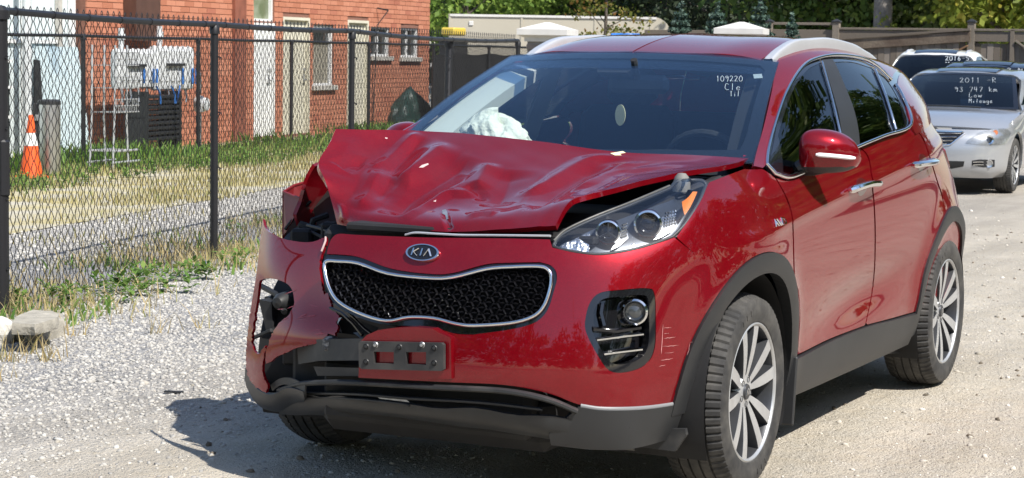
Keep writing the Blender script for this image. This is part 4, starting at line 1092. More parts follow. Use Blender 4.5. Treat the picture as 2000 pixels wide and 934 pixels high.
# ------------------------------------------------------------------ oval emblem with its three letters
emb = bpy.data.objects.new('tmp', None)
P0 = BODY(BODY.px([(827, 495)], front_mask))[0]; n_ = BODY.normal(BODY.px([(827, 495)], front_mask))[0]
n_ = n_/np.linalg.norm(n_); ex = np.cross([0, 0, 1], n_); ex /= np.linalg.norm(ex); ey = np.cross(n_, ex)
def oval(a, b, h0, h1, name, m, par, inner=None):
    mbx = MB(); N = 40; V = []; prof = [(1.0, h0), (1.0, h1*.6), (.96, h1)]+([(inner, h1), (inner, h0)] if inner else [(.0001, h1)])
    for i in range(N):
        t = 2*math.pi*i/N
        for k, h in prof: V.append(P0+ex*a*k*math.cos(t)+ey*b*k*math.sin(t)+n_*h)
    K = len(prof); F = [(i*K+q, ((i+1) % N)*K+q, ((i+1) % N)*K+q+1, i*K+q+1) for i in range(N) for q in range(K-1)]
    mbx.add(V, F); return mbx.build(name, m, par, angle=40, recalc=True)
plate = oval(.062, .029, -.004, .008, 'emblem', 'gloss', car)
oval(.064, .031, -.004, .011, 'emblem_rim', 'chrome', plate, inner=.86)
mb = MB()
def stroke(pts, wd=.0042, o=.0105):
    mb.tube([P0+ex*a+ey*b+n_*o for a, b in pts], wd, 4, flat=.5)
for L in ([(-.037, -.0125), (-.034, .0135)], [(-.033, .001), (-.015, .0135)], [(-.031, .001), (-.014, -.0125)], [(-.004, -.0125), (-.001, .0135)], [(.007, -.0125), (.0205, .0135)], [(.0205, .0135), (.035, -.0125)]): stroke(L)
mb.build('emblem_letters', 'chrome', plate)

# ------------------------------------------------------------------ fog lamp nest
fog = panel('fog_lamp', BODY, fog_px, [offs(fog_px, .82)], 'gloss', car, step=.02, thick=.03, off=-.002, mask=front_mask)
panel('fog_housing', BODY, offs(fog_px, .86), (), 'gloss', fog, step=.03, thick=.02, off=-.05, mask=front_mask)
dish('fog_ring', 'chrome', 1240, 609, .02, [(.033, -.02), (.033, .012), (.037, .018), (.043, .012), (.045, -.02)], par=fog)
dish('fog_lens', mat('fog_glass', (.05, .055, .06), .05, coat=1), 1240, 609, .022, [(.0005, .016), (.015, .014), (.028, .006), (.034, -.004)], par=fog)
for a, b in (((1166, 663), (1260, 653)), ((1178, 692), (1258, 683))):
    uv = BODY.px([a, ((a[0]+b[0])/2, (a[1]+b[1])/2-.5), b], front_mask); P = BODY(uv)-BODY.normal(uv)*.016
    mbx = MB(); mbx.tube(sm(P, 6), .011, 8, flat=.6); mbx.build('chrome_bar', 'chrome', fog)
mbx = MB(); uv = BODY.px([(1160, 640), (1210, 645), (1262, 640)], front_mask); P = BODY(uv)-BODY.normal(uv)*.04; mbx.tube(P, .02, 6, flat=.4); 
uv = BODY.px([(1180, 590), (1177, 610), (1184, 635)], front_mask); P = BODY(uv)-BODY.normal(uv)*.03; mbx.tube(P, .010, 6); mbx.build('fog_rib', 'gloss', fog)
# scratches on the bumper corner beside the fog lamp
for q0, q1, wd in (((1295, 634), (1291, 692), 1.6), ((1296, 641), (1311, 640), .8), ((1296, 652), (1306, 651), .6), ((1295, 661), (1320, 658.5), .9), ((1293, 677), (1326, 674.5), .8), ((1290, 704), (1314, 700.5), .9), ((1348, 668), (1341, 700), 1.1), ((1347, 669), (1359, 667.5), .9), ((1344, 685.5), (1354, 684.5), .8), ((1298, 690), (1316, 688), .5), ((1286, 716), (1300, 713), .6)):
    n_ = 6; L1, L2 = [], []
    for i in range(n_+1):
        t = i/n_; x = q0[0]+(q1[0]-q0[0])*t+rng.uniform(-.6, .6); y = q0[1]+(q1[1]-q0[1])*t+rng.uniform(-.5, .5); e = wd*.5*math.sin(math.pi*(t*.9+.05))*rng.uniform(.5, 1.2); vv_ = abs(q1[1]-q0[1]) > abs(q1[0]-q0[0])
        L1.append((x-(e if vv_ else 0), y-(0 if vv_ else e))); L2.append((x+(e if vv_ else 0), y+(0 if vv_ else e)))
    chip(L1+L2[::-1], 'scratch', 'scratch', BODY, bumper)

# ------------------------------------------------------------------ licence-plate bracket, standing on its red mount
PX = .918
mb = MB()
mo = [(700, 738), (703, 668), (716, 655), (738, 645), (775, 640), (810, 639), (845, 642), (858, 650), (880, 660), (882, 740)]
P = np.array([atX(PX-.004, *q) for q in mo]); k = len(P)
mb.add(list(P)+list(P-[.05, 0, 0]), [tuple(range(k))]+[(i, i+k, (i+1) % k+k, (i+1) % k) for i in range(k)])
mount = mb.build('plate_mount', 'red', bumper, recalc=True, smooth=False)
def frame_px(out, holes, x, d, name, m, par):
    y0 = [atX(x, *q)[1:] for q in out]; hs = [[atX(x, *q)[1:] for q in h] for h in holes]
    V2, F, bnd = tri_region(np.array(y0), [np.array(h) for h in hs], .03); n = len(V2)
    A = np.column_stack([np.full(n, x), V2]); B = A-[d, 0, 0]; faces = [tuple(t) for t in F]+[tuple(t[::-1]+n) for t in F]+[(a, a+n, b+n, b) for a, b in bnd]
    mbx = MB(); mbx.add(list(A)+list(B), faces); return mbx.build(name, m, par, smooth=False, recalc=True)
br = frame_px([(703, 667), (862, 670), (866, 674), (866, 722), (862, 725), (706, 721), (701, 717), (700, 671)], [[(730, 687), (769, 688), (769, 711), (730, 710)], [(793, 688), (832, 688), (832, 713), (793, 712)]], PX+.016, .016, 'plate_bracket', 'dusty', bumper)
for q in ((715, 677), (780, 678), (848, 680), (715, 707), (848, 709), (733, 674), (824, 674)):
    p = atX(PX+.016, *q); mbx = MB(); mbx.lathe([(.0005, .006), (.006, .005), (.0065, .0), ], 10, c=p, axis='x'); mbx.lathe([(.009, .003), (.011, .0)], 12, c=p, axis='x'); mbx.build('bolt', 'black' if q[1] > 675 else 'bare', br)
# ------------------------------------------------------------------ broken corner of the bumper, the car's right
def pxnet(rows): return [[atX(x, px, py) for px, py, x in r] for r in rows]
CORN = Surf(pxnet([
 [(512, 425, .40), (530, 430, .47), (560, 440, .525), (600, 448, .57), (640, 450, .61)],
 [(508, 470, .44), (528, 480, .52), (560, 485, .58), (600, 485, .63), (642, 485, .68)],
 [(501, 530, .48), (525, 535, .565), (560, 540, .63), (600, 545, .68), (648, 548, .73)],
 [(491, 590, .50), (520, 595, .59), (560, 600, .67), (605, 605, .725), (655, 610, .77)],
 [(483, 650, .52), (512, 660, .62), (555, 662, .71), (605, 660, .77), (662, 655, .81)],
 [(480, 700, .53), (508, 715, .62), (550, 715, .69), (602, 710, .76), (660, 705, .81)],
 [(484, 760, .53), (512, 775, .61), (550, 775, .67), (600, 770, .74), (660, 765, .79)],
]))
n0 = CORN.normal(np.array([[CORN.tu[2], CORN.tv[2]]]))[0]
if n0@np.array([1, -.5, .1]) < 0: CORN.flip = True
co = (sm([(513, 428), (519, 447), (540, 461), (562, 469)])+sm([(563, 469), (590, 473), (612, 472), (637, 463)])+[(637, 471)]+sm([(636, 475), (629, 492), (624, 515), (625, 540), (629, 562)])+[(633, 575), (640, 573), (642, 584)] +
      sm([(643, 585), (650, 602), (665, 622)])+[(657, 628), (660, 640), (654, 655), (640, 652), (635, 668), (622, 671)]+sm([(618, 672), (590, 677), (555, 690), (521, 710)]) +
      [(518, 704), (520, 685)]+sm([(521, 680), (532, 652), (545, 632), (562, 617), (574, 596)])+sm([(575, 590), (571, 568), (560, 554), (540, 546), (520, 544), (508, 548)]) +
      sm([(506, 552), (503, 580), (497, 620), (492, 660), (495, 684), (506, 692)])+sm([(508, 691), (512, 682), (517, 676)])+[(520, 682)] +
      sm([(517, 690), (513, 715), (515, 738), (523, 752)])+[(520, 767), (500, 757)]+sm([(496, 752), (484, 735), (480, 705), (483, 655), (491, 595), (500, 540), (507, 480)]))
def ragged(P, a):
    r = random.Random(3); return [(x+r.uniform(-a, a), y+r.uniform(-a, a)) if y > 600 or x > 618 else (x, y) for x, y in P]
corner = panel('bumper_corner', CORN, ragged([tuple(q) for q in dens(co, 5)], 1.3), (), 'red', car, step=.015, thick=.010)
tag(corner, 'broken red bumper corner with an empty fog lamp hole')
def scuffs(pts): chip(pts, 'red_dull', 'scuff', CORN, corner)
for k in range(16):
    x0_, y0_ = rng.uniform(540, 625), rng.uniform(575, 672); L_ = rng.uniform(8, 30); an_ = rng.uniform(-.5, .25); w0_ = rng.uniform(.5, 2.2)
    if y0_ > 640+(x0_-540)*.12 and x0_ < 570: continue
    pts_ = []
    for t in np.linspace(0, 1, 7): pts_.append((x0_+L_*t*math.cos(an_)+rng.uniform(-.4, .4), y0_+L_*t*math.sin(an_)-w0_*math.sin(math.pi*t)*rng.uniform(.3, 1)))
    for t in np.linspace(1, 0, 7)[1:-1]: pts_.append((x0_+L_*t*math.cos(an_), y0_+L_*t*math.sin(an_)+w0_*math.sin(math.pi*t)*rng.uniform(.3, 1)))
    if max(p[0] for p in pts_) < 640: scuffs(pts_)
mb = MB(); P = CORN(CORN.px([(637, 464), (637, 471), (633, 482), (629, 492)])); mb.tube(P+np.array([.004, 0, .002]), .0035, 5); mb.build('torn_edge', 'white_ink' if False else 'pearl', corner)
# lamp remains inside the empty hole
mb = MB()
pp = [atX(.42, *q) for q in ((505, 585), (530, 590), (533, 650), (520, 648))]; mb.add([p for p in pp]+[p-np.array([.09, 0, 0]) for p in pp], [(0, 1, 2, 3), (0, 3, 7, 4), (1, 5, 6, 2), (0, 4, 5, 1), (3, 2, 6, 7)])
c = atX(.40, 551, 590); mb.lathe([(.001, .04), (.02, .035), (.034, .01), (.038, -.05)], 14, c=c, axis='x')
mb.tube([atX(.30, 512, 560), atX(.36, 540, 575), atX(.42, 556, 610)], .012, 6); mb.tube([atX(.42, 494, 660), atX(.46, 530, 645)], .008, 5)
mb.box(atX(.25, 545, 610), (.06, .09, .12)); mb.box(atX(.20, 560, 640), (.06, .12, .2))
mb.build('lamp_bracket', 'black', car, recalc=True)
# ------------------------------------------------------------------ folded remnant of the right fender and the open lamp bay
mb = MB()
A0, A1, A2, A3 = atX(-.02, 553.5, 375), atX(-.10, 575, 362), atX(-.20, 632, 346), atX(.12, 591, 391)
B0, B1 = atX(.0, 553.5, 460), atX(.10, 560, 452)
V = [A0, A3, B1, B0, A1, A2]
mb.add(V, [(0, 1, 2, 3)])
V2 = [A0, A1, A2, A2-np.array([.0, 0, .16]), A0-np.array([.0, 0, .34]), B0]
mb.add([p for p in V2], [(0, 1, 2, 3, 4)])
t = np.array([-.012, -.012, -.002]); mb.add([p+t for p in V[:4]], [(3, 2, 1, 0)]); mb.add([p+t for p in V2], [(4, 3, 2, 1, 0)])
mb.tube([A0, A3], .006, 5); mb.tube([A0, A1, A2], .005, 5); mb.tube([A0, B0], .004, 5)
mb.build('fender_remnant', 'red_inner', car, smooth=False)
mb = MB()
mb.add([atX(-.18, 570, 366), atX(-.28, 640, 345), atX(-.20, 690, 400), atX(-.1, 690, 480), atX(-.02, 556, 480), atX(-.1, 556, 380)], [(0, 1, 2, 3, 4, 5)])
mb.tube([atX(.10, 557, 448), atX(.08, 585, 412), atX(.05, 607, 393)], .014, 6, flat=.5)
mb.add([atX(.0, 612, 408), atX(-.05, 640, 372), atX(.1, 668, 410), atX(.2, 668, 470), atX(.18, 625, 470)], [(0, 1, 2, 3, 4)])
mb.tube([atX(.18, 575, 470), atX(.2, 590, 440), atX(.2, 620, 450), atX(.24, 640, 440), atX(.3, 655, 462)], .018, 7)
mb.tube([atX(.2, 600, 470), atX(.2, 612, 430), atX(.15, 640, 420)], .012, 6)
mb.box(atX(.25, 590, 462), (.08, .08, .06), rz=.4, bev=.01); mb.box(atX(.3, 645, 455), (.06, .06, .08), rz=.2, bev=.01)
mb.build('lamp_bay', 'void', car, recalc=False)
mb = MB(); mb.box(atX(.34, 645, 454), (.004, .012, .022), rz=.3); mb.build('bulb_clip', 'satin', car)
# ------------------------------------------------------------------ crash beam, splash shields, torn lower parts
mb = MB()
P = [atX(x, px, py) for px, py, x in ((600, 690, .66), (640, 683, .76), (700, 682, .83), (760, 682, .86), (860, 684, .86))]
mb.tube(P, .052, 4, flat=1.0); mb.build('crash_beam', 'dusty', car, angle=20)
mb = MB(); mb.box(atX(.79, 646, 672), (.05, .05, .055), rz=.2, bev=.012); mb.box(atX(.775, 648, 676), (.06, .03, .03), bev=.008); mb.build('torn_foam', mat('torn_foam', (.06, .06, .062), .7, col2=(.3, .3, .29), mscale=60, mlo=.5, mhi=.62, bump=1, bscale=90, bdist=.01), car)
mb = MB(); mb.box(atX(.50, 590, 690), (.05, .14, .09), rz=.3, bev=.01); mb.build('beam_end', 'dusty', car)
mb = MB(); P = [atX(x, px, py) for px, py, x in ((612, 716, .80), (702, 719, .87), (702, 735, .87), (620, 734, .80))]; mb.add(P+[p-np.array([.03, 0, .004]) for p in P], [(0, 1, 2, 3), (7, 6, 5, 4), (0, 4, 5, 1), (3, 2, 6, 7)]); mb.build('splash_strip', 'dusty', car, recalc=True)
mb = MB(); P = [atX(x, px, py) for px, py, x in ((668, 600, .78), (690, 620, .80), (712, 642, .83), (725, 652, .84))]; mb.tube(P, .007, 6); P = [atX(x, px, py) for px, py, x in ((645, 602, .76), (668, 612, .79), (690, 632, .82), (708, 655, .85))]; mb.tube(P, .006, 6); mb.build('bent_trim', 'gloss', car)
mb = MB(); P = [atX(x, px, py) for px, py, x in ((655, 612, .70), (700, 625, .76), (740, 640, .80), (735, 650, .80), (700, 655, .76), (660, 650, .70))]; mb.add(P, [tuple(range(6))]); mb.build('torn_lining', 'void', car)
for k, (px_, py_, x_, L_) in enumerate(((655, 640, .79, .05), (600, 672, .74, .06), (628, 660, .76, .04), (570, 700, .62, .07), (690, 650, .82, .05))):
    p_ = atX(x_, px_, py_); a_ = rng.uniform(-.9, .9); mb = MB(); mb.add([p_, p_+np.array([.01, L_*math.cos(a_), L_*math.sin(a_)]), p_+np.array([-.01, L_*.6*math.cos(a_+.6), L_*.6*math.sin(a_+.6)]), p_+np.array([-.02, L_*.3, -.02])], [(0, 1, 2), (0, 2, 3), (2, 1, 0), (3, 2, 0)]); mb.build('broken_clip', 'black' if k % 2 else 'bare', car, smooth=False)
for pts_ in ([(.30, 580, 480), (.45, 600, 560), (.52, 590, 640), (.5, 575, 690)], [(.5, 640, 640), (.62, 670, 655), (.66, 690, 672)], [(.25, 600, 440), (.35, 640, 452), (.45, 655, 470)], [(.2, 570, 462), (.24, 600, 452), (.3, 640, 468)]):
    mb = MB(); mb.tube(sm([atX(x, a, b) for x, a, b in pts_], 5), .006, 6); mb.build('hanging_wire', 'black', car)
# long lower lip bars and chin
def bar(name, pts, r, m, flat=.6):
    mbx = MB(); mbx.tube(sm([atX(x, px, py) for px, py, x in pts], 5), r, 8, flat=flat); return mbx.build(name, m, car)
bar('lower_lip', [(548, 762, .62), (590, 750, .74), (640, 747, .83), (702, 748, .885), (860, 757, .905), (985, 764, .895), (1068, 780, .86), (1126, 803, .80)], .017, 'dusty')
bar('lower_slat', [(600, 768, .70), (700, 770, .86), (800, 778, .885), (940, 786, .88), (1060, 800, .84)], .010, 'black')
bar('lower_slat', [(600, 776, .70), (700, 780, .86), (780, 788, .88), (800, 792, .88)], .008, 'dusty')
mb = MB(); P = [atX(.875, *q) for q in ((730, 771), (785, 774), (800, 786), (742, 779))]; mb.add(P, [(0, 1, 2, 3)]); mb.build('loose_strip', 'bare', car)
CH = Surf(pxnet([
 [(548, 774, .60), (620, 772, .75), (700, 779, .85), (790, 790, .88), (900, 797, .885), (1000, 806, .87), (1075, 815, .84), (1140, 822, .78), (1230, 836, .68)],
 [(546, 792, .56), (620, 792, .72), (700, 797, .84), (790, 806, .87), (900, 815, .875), (1000, 826, .86), (1075, 838, .83), (1140, 846, .77), (1230, 854, .67)],
 [(545, 810, .50), (620, 811, .64), (740, 812, .74), (795, 818, .78), (900, 833, .80), (1000, 846, .80), (1080, 860, .77), (1150, 872, .70), (1240, 880, .60)],
]))
n0 = CH.normal(np.array([[CH.tu[4], CH.tv[1]]]))[0]
if n0[0] < 0: CH.flip = True
uu = CH.tu[-1]; vv = CH.tv[-1]
panel('chin', CH, np.array([(u, 0.002+.006*math.sin(u*23)) for u in np.linspace(0, uu, 30)]+[(u, vv-.004*math.sin(u*31)) for u in np.linspace(uu, 0, 30)]), (), 'black', car, px=False, step=.03, thick=.012)
# curled black valance end below the broken corner
VL = Surf(pxnet([
 [(479, 718, .40), (490, 745, .47), (510, 765, .55), (535, 770, .64), (560, 758, .71), (592, 765, .78)],
 [(478, 740, .36), (492, 770, .44), (515, 785, .53), (542, 783, .62), (565, 770, .70), (594, 776, .77)],
 [(486, 765, .32), (505, 792, .40), (530, 803, .48), (550, 803, .54), (572, 790, .62), (594, 786, .70)],
]))
n0 = VL.normal(np.array([[VL.tu[2], VL.tv[1]]]))[0]
if n0[0] < 0: VL.flip = True
panel('valance_end', VL, np.array([(u, 0) for u in np.linspace(0, VL.tu[-1], 20)]+[(u, VL.tv[-1]) for u in np.linspace(VL.tu[-1], 0, 20)]), (), 'cladding', car, px=False, step=.02, thick=.012)
TP = Surf(pxnet([[(528, 752, .60), (548, 739, .66), (572, 740, .72), (596, 752, .78)], [(532, 764, .60), (550, 752, .66), (572, 755, .72), (594, 770, .78)]]))
if TP.normal(np.array([[.05, .01]]))[0][0] < 0: TP.flip = True
panel('torn_flap', TP, np.array([(u, 0) for u in np.linspace(0, TP.tu[-1], 14)]+[(u, TP.tv[-1]) for u in np.linspace(TP.tu[-1], 0, 14)]), (), 'dusty', car, px=False, step=.02, thick=.006)
# dark lining behind the lower openings
mb = MB(); mb.box((.64, .0, .36), (.24, .80, .22), bev=.02); mb.box((.46, -.25, .46), (.4, .7, .34), bev=.03); mb.build('lower_lining', 'void', car)

# ------------------------------------------------------------------ underbody and wheel wells
mb = MB(); mb.box((-1.35, 0, .36), (1.75, 1.62, .20), bev=.03); mb.box((-1.35, 0, .30), (4.1, .9, .20), bev=.04); mb.box((-3.1, 0, .42), (.5, 1.5, .25), bev=.04)
mb.build('underbody', 'void', car)
for wx in (0, -WB):
    for sy in (1, -1):
        mb = MB(); mb.lathe([(.02, .45*sy), (.425, .45*sy), (.425, .885*sy)], 40, c=(wx, 0, WR), axis='y', a0=R_(-25), a1=R_(205))
        mb.build('wheel_well', 'void', car)
# mud flaps
def flap(x, y, z0, z1, w_=.18):
    mb = MB(); mb.box((x, y, (z0+z1)/2), (.016, w_, z1-z0), bev=.005, axes=((math.cos(.12), 0, math.sin(.12)), (0, 1, 0), (-math.sin(.12), 0, math.cos(.12)))); mb.box((x+.012, y+.02, z1-.08), (.012, .02, .02)); mb.build('mud_flap', 'cladding', car)
flap(-.445, .825, .165, .42); flap(-WB-.445, .80, .26, .60, .12); flap(-WB-.445, -.80, .26, .60, .12); flap(-.445, -.83, .17, .42)
# small air deflectors ahead of the wheels
mb = MB(); P = [atX(.47, *q) for q in ((1190, 838), (1338, 838), (1340, 850), (1318, 882), (1240, 872), (1186, 856))]; mb.add(P+[p-np.array([.02, 0, 0]) for p in P], [tuple(range(6)), tuple(range(11, 5, -1))]+[(i, i+6, (i+1) % 6+6, (i+1) % 6) for i in range(6)]); mb.build('air_deflector', 'dusty', car, recalc=True, smooth=False)
mb = MB(); P = [atY(.80, *q) for q in ((1703, 690), (1740, 668), (1772, 663), (1766, 690), (1720, 692))]; mb.add(P+[p-np.array([0, .14, 0]) for p in P], [tuple(range(5)), tuple(range(9, 4, -1))]+[(i, i+5, (i+1) % 5+5, (i+1) % 5) for i in range(5)]); mb.build('air_deflector', 'cladding', car, recalc=True, smooth=False)

# ------------------------------------------------------------------ wheels
def make_wheel(name='wheel'):
    """tyre and rim about the origin, outer face towards +y"""
    root = bpy.data.objects.new('wheel', None)
    W2 = .113; NT = 288
    prof = []   # (y, r, groove class)
    ys = [-W2+.004, -.098, -.088, -.082, -.062, -.0615, -.0535, -.053, -.024, -.0235, -.0155, -.015, .015, .0155, .0235, .024, .053, .0535, .0615, .062, .082, .088, .098, W2-.004]
    V = []; 
    side_o = [(.104, .244), (.110, .250), (.1155, .270), (.1165, .290), (.115, .312), (.109, .330)]
    full = [(-y, r) for y, r in side_o]+[(y, None) for y in ys if abs(y) <= .0885]+[(y, r) for y, r in side_o[::-1]]
    rows = []
    for i in range(NT):
        a = 2*math.pi*i/NT; ph = i % 4; ring = []
        for (y, r) in full:
            if r is None:
                rr = WR-.002-.014*(abs(y)/.092)**4
                if any(abs(abs(y)-g) < .0042 for g in (.0575, .0195)): rr -= .009
                shoulder = abs(y) > .0619
                if shoulder and ph == 0: rr -= .006
                if (.024 <= abs(y) <= .0535) and (i % 6 == 0): rr -= .003
            else:
                rr = r
                if abs(abs(y)-.109) < 1e-6 and ph == 0: rr -= .006
                if abs(abs(y)-.115) < 1e-6 and (i//4) % 2 == 0: rr += .001
            ring.append((rr*math.cos(a), y, rr*math.sin(a)))
        rows.append(ring)
    A = np.array(rows); mb = MB(); K = A.shape[1]; F = []
    for i in range(NT):
        j = (i+1) % NT
        for k in range(K-1): F.append((i*K+k, i*K+k+1, j*K+k+1, j*K+k))
    mb.add(A.reshape(-1, 3), F)
    ty = mb.build('tyre', 'tyre', root, angle=25, recalc=True)
    # raised lettering band stand-in ribs on the sidewall
    mb = MB()
    for a in (70, 78, 86, 250, 258, 266): 
        mb.box((.292*math.cos(R_(a)), .1165, .292*math.sin(R_(a))), (.022, .003, .02), axes=((-math.sin(R_(a)), 0, math.cos(R_(a))), (0, 1, 0), (math.cos(R_(a)), 0, math.sin(R_(a)))))
    tag(mb.build('sidewall_letters', 'tyre', ty), kind='stuff')
    rim = bpy.data.objects.new('rim', None)
    mb = MB()
    mb.lathe([(.245, .098), (.246, .106), (.241, .109), (.236, .104), (.231, .085), (.222, .05), (.215, -.02), (.222, -.09), (.24, -.10)], 64, axis='y', mi=0)
    rimo = mb.build('rim', 'alloy_dark', root, angle=40)
    mb = MB(); mb.lathe([(.2465, .1065), (.2415, .1095), (.2355, .1055), (.234, .10)], 64, axis='y'); mb.build('rim_lip', 'alloy', rimo, angle=60)
    # ten spokes in five pairs: bright machined face over grey flanks
    mf, md = MB(), MB()
    for i in range(5):
        base = 90+72*i
        for sg in (-1, 1):
            a_in, a_out = R_(base+sg*15), R_(base+sg*15.0)
            st = []
            for t in np.linspace(0, 1, 7):
                r = .045+(.238-.045)*t; a = a_in+(a_out-a_in)*t
                wd = .0085+.011*math.sin(math.pi*min(1, t*.85))+.010*t**5; yv = .078+.018*math.sin(t*math.pi*.55)+.006*t
                st.append((r, a, wd, yv))
            L, Rr, Lb, Rb = [], [], [], []
            for r, a, wd, yv in st:
                c = np.array([math.cos(a), 0, math.sin(a)])*r; s = np.array([-math.sin(a), 0, math.cos(a)])
                L.append(c-s*wd+[0, yv, 0]); Rr.append(c+s*wd+[0, yv, 0])
                Lb.append(c-s*(wd+.006)+[0, yv-.035, 0]); Rb.append(c+s*(wd+.006)+[0, yv-.035, 0])
            n = len(st)
            up = [0, .0012, 0]
            mf.add([p+up for p in L]+[p+up for p in Rr]+[p-[0, .003, 0] for p in L]+[p-[0, .003, 0] for p in Rr], [(k, n+k, n+k+1, k+1) for k in range(n-1)]+[(k, k+1, 2*n+k+1, 2*n+k) for k in range(n-1)]+[(n+k, 3*n+k, 3*n+k+1, n+k+1) for k in range(n-1)])
            md.add(L+Rr+Lb+Rb, [(k, n+k, n+k+1, k+1) for k in range(n-1)]+[(k, k+1, 2*n+k+1, 2*n+k) for k in range(n-1)]+[(n+k, 3*n+k, 3*n+k+1, n+k+1) for k in range(n-1)])
    mf.build('spoke_faces', 'alloy', rimo, angle=50, recalc=True); md.build('spokes', 'alloy_dark', rimo, angle=50, recalc=True)
    mb = MB(); mb.lathe([(.001, .082), (.058, .080), (.066, .070), (.070, .03)], 32, axis='y'); mb.build('hub', 'alloy', rimo)
    mb = MB(); mb.lathe([(.001, .089), (.026, .088), (.029, .080)], 24, axis='y'); mb.build('centre_cap', 'alloy_dark', rimo)
    mb = MB()
    for L in ([(-.013, -.009), (-.011, .009)], [(-.011, .0), (-.004, .009)], [(-.010, .0), (-.004, -.009)], [(-.001, -.009), (.001, .009)], [(.003, -.009), (.008, .009)], [(.008, .009), (.014, -.009)]):
        mb.tube([(a*1.2, .0895, b*1.1) for a, b in L][::1], .0018, 4)
    mb.build('cap_letters', 'chrome', rimo)
    mb = MB()
    for i in range(5):
        a = R_(90+36+72*i); mb.lathe([(.0105, .083), (.010, .066), (.001, .066)], 12, c=(.0455*math.cos(a), 0, .0455*math.sin(a)), axis='y')
    tag(mb.build('lug_holes', 'gloss', rimo), kind='stuff')
    mb = MB(); mb.lathe([(.02, -.02), (.155, -.02), (.155, .0), (.02, .005)], 40, axis='y'); mb.build('brake_disc', 'bare', rimo)
    mb = MB(); mb.lathe([(.001, -.06), (.2, -.06)], 30, axis='y'); mb.build('wheel_back', 'void', rimo)
    return root
wheel0 = make_wheel()
COL.objects.link(wheel0); wheel0.parent = car; wheel0.location = (0, .797, WR); wheel0.rotation_euler = (0, R_(7), 0)
for (x, y, rz, ry) in ((-WB, .80, 0, 13), (0, -.797, math.pi, 20), (-WB, -.80, math.pi, 40)):
    c = copy_tree(wheel0, car); c.location = (x, y, WR); c.rotation_euler = (0, R_(ry), rz)

# ------------------------------------------------------------------ door mirrors
def ellip(c, rad, n=20, m=14, pw=1.0):
    V = []
    for i in range(m+1):
        th = math.pi*i/m
        for j in range(n):
            ph = 2*math.pi*j/n
            q = [math.sin(th)*math.cos(ph), math.sin(th)*math.sin(ph), math.cos(th)]
            V.append([c[k]+rad[k]*math.copysign(abs(q[k])**pw, q[k]) for k in range(3)])
    return np.array(V).reshape(m+1, n, 3)
def mirror_unit(sy):
    root = bpy.data.objects.new('door_mirror', None); COL.objects.link(root); root.parent = car
    MS = Surf([[np.array([x, sy*y, z]) for (x, y, z) in row] for row in MNET])
    return root
# shell: loft of rounded sections from the inner to the outer end
def mirror_shell(sy):
    secs = [(.862, .060, .070, 1.168), (.875, .085, .082, 1.172), (.90, .100, .088, 1.174), (.94, .106, .088, 1.174), (.985, .100, .082, 1.171), (1.02, .084, .068, 1.167), (1.045, .058, .048, 1.163), (1.058, .028, .024, 1.160), (1.061, .004, .004, 1.159)]
    rows = []
    for (y, dx, dz, zc) in secs:
        ring = []
        for k in range(28):
            a = 2*math.pi*k/28; ca, sa = math.cos(a), math.sin(a)
            px = dx*math.copysign(abs(ca)**.8, ca)*(1.0 if ca > 0 else .42); pz = dz*math.copysign(abs(sa)**.85, sa)
            ring.append((-.62+px-(y-.862)*.35+.01*sa, sy*y, zc+pz*(1 if sa > 0 else .92)))
        rows.append(ring)
    return np.array(rows)
for sy in (1, -1):
    A = mirror_shell(sy)+(np.array([-.13, 0, -.03]) if sy < 0 else 0); root = bpy.data.objects.new('door_mirror', None); COL.objects.link(root); root.parent = car
    up, lo_ = MB(), MB()
    K = 28
    for i in range(len(A)-1):
        for k in range(K):
            k2 = (k+1) % K; q = [A[i][k], A[i][k2], A[i+1][k2], A[i+1][k]]
            zz = np.mean([p[2] for p in q]); lowcut = 1.118+.02*max(0, (A[i][0][1]*sy-.95)*4)
            (up if zz > lowcut else lo_).add(q, [(0, 1, 2, 3)])
    for mbx in (up, lo_): 
        pass
    lo_.add(A[0], [tuple(range(K))])
    def weld(o):
        b = bmesh.new(); b.from_mesh(o.data); bmesh.ops.remove_doubles(b, verts=b.verts, dist=1e-5); bmesh.ops.recalc_face_normals(b, faces=b.faces)
        for f in b.faces: f.smooth = True
        b.to_mesh(o.data); b.free()
        m_ = o.modifiers.new('s', 'SUBSURF'); m_.levels = 2; m_.render_levels = 2
    weld(up.build('mirror_shell', 'red', root)); weld(lo_.build('mirror_base', 'black', root))
    mb = MB(); mb.tube([(-.655, sy*.80, 1.105), (-.645, sy*.85, 1.10), (-.635, sy*.90, 1.105), (-.63, sy*.95, 1.11)], [.030, .028, .030, .02], 10, flat=.7); mb.tube([(-.585, sy*.845, 1.11), (-.60, sy*.87, 1.13)], .024, 10)
    mb.build('mirror_arm', 'black', root)
    # turn-signal strip round the outer end
    P = []
    for y in np.linspace(.935, 1.052, 12):
        i = min(len(A)-2, max(0, int(np.searchsorted([abs(r[0][1]) for r in A], y)-1))); t = (y-abs(A[i][0][1]))/(abs(A[i+1][0][1])-abs(A[i][0][1])+1e-9)
        p = A[i]*(1-t)+A[i+1]*t; P.append(p[0]+np.array([.002, 0, -.006]))
    mb = MB(); mb.tube(P, [.005]+[.0095]*10+[.006], 8, flat=.9); mb.build('turn_signal', mat('signal_lens', (.8, .82, .84), .12, coat=.5), root)

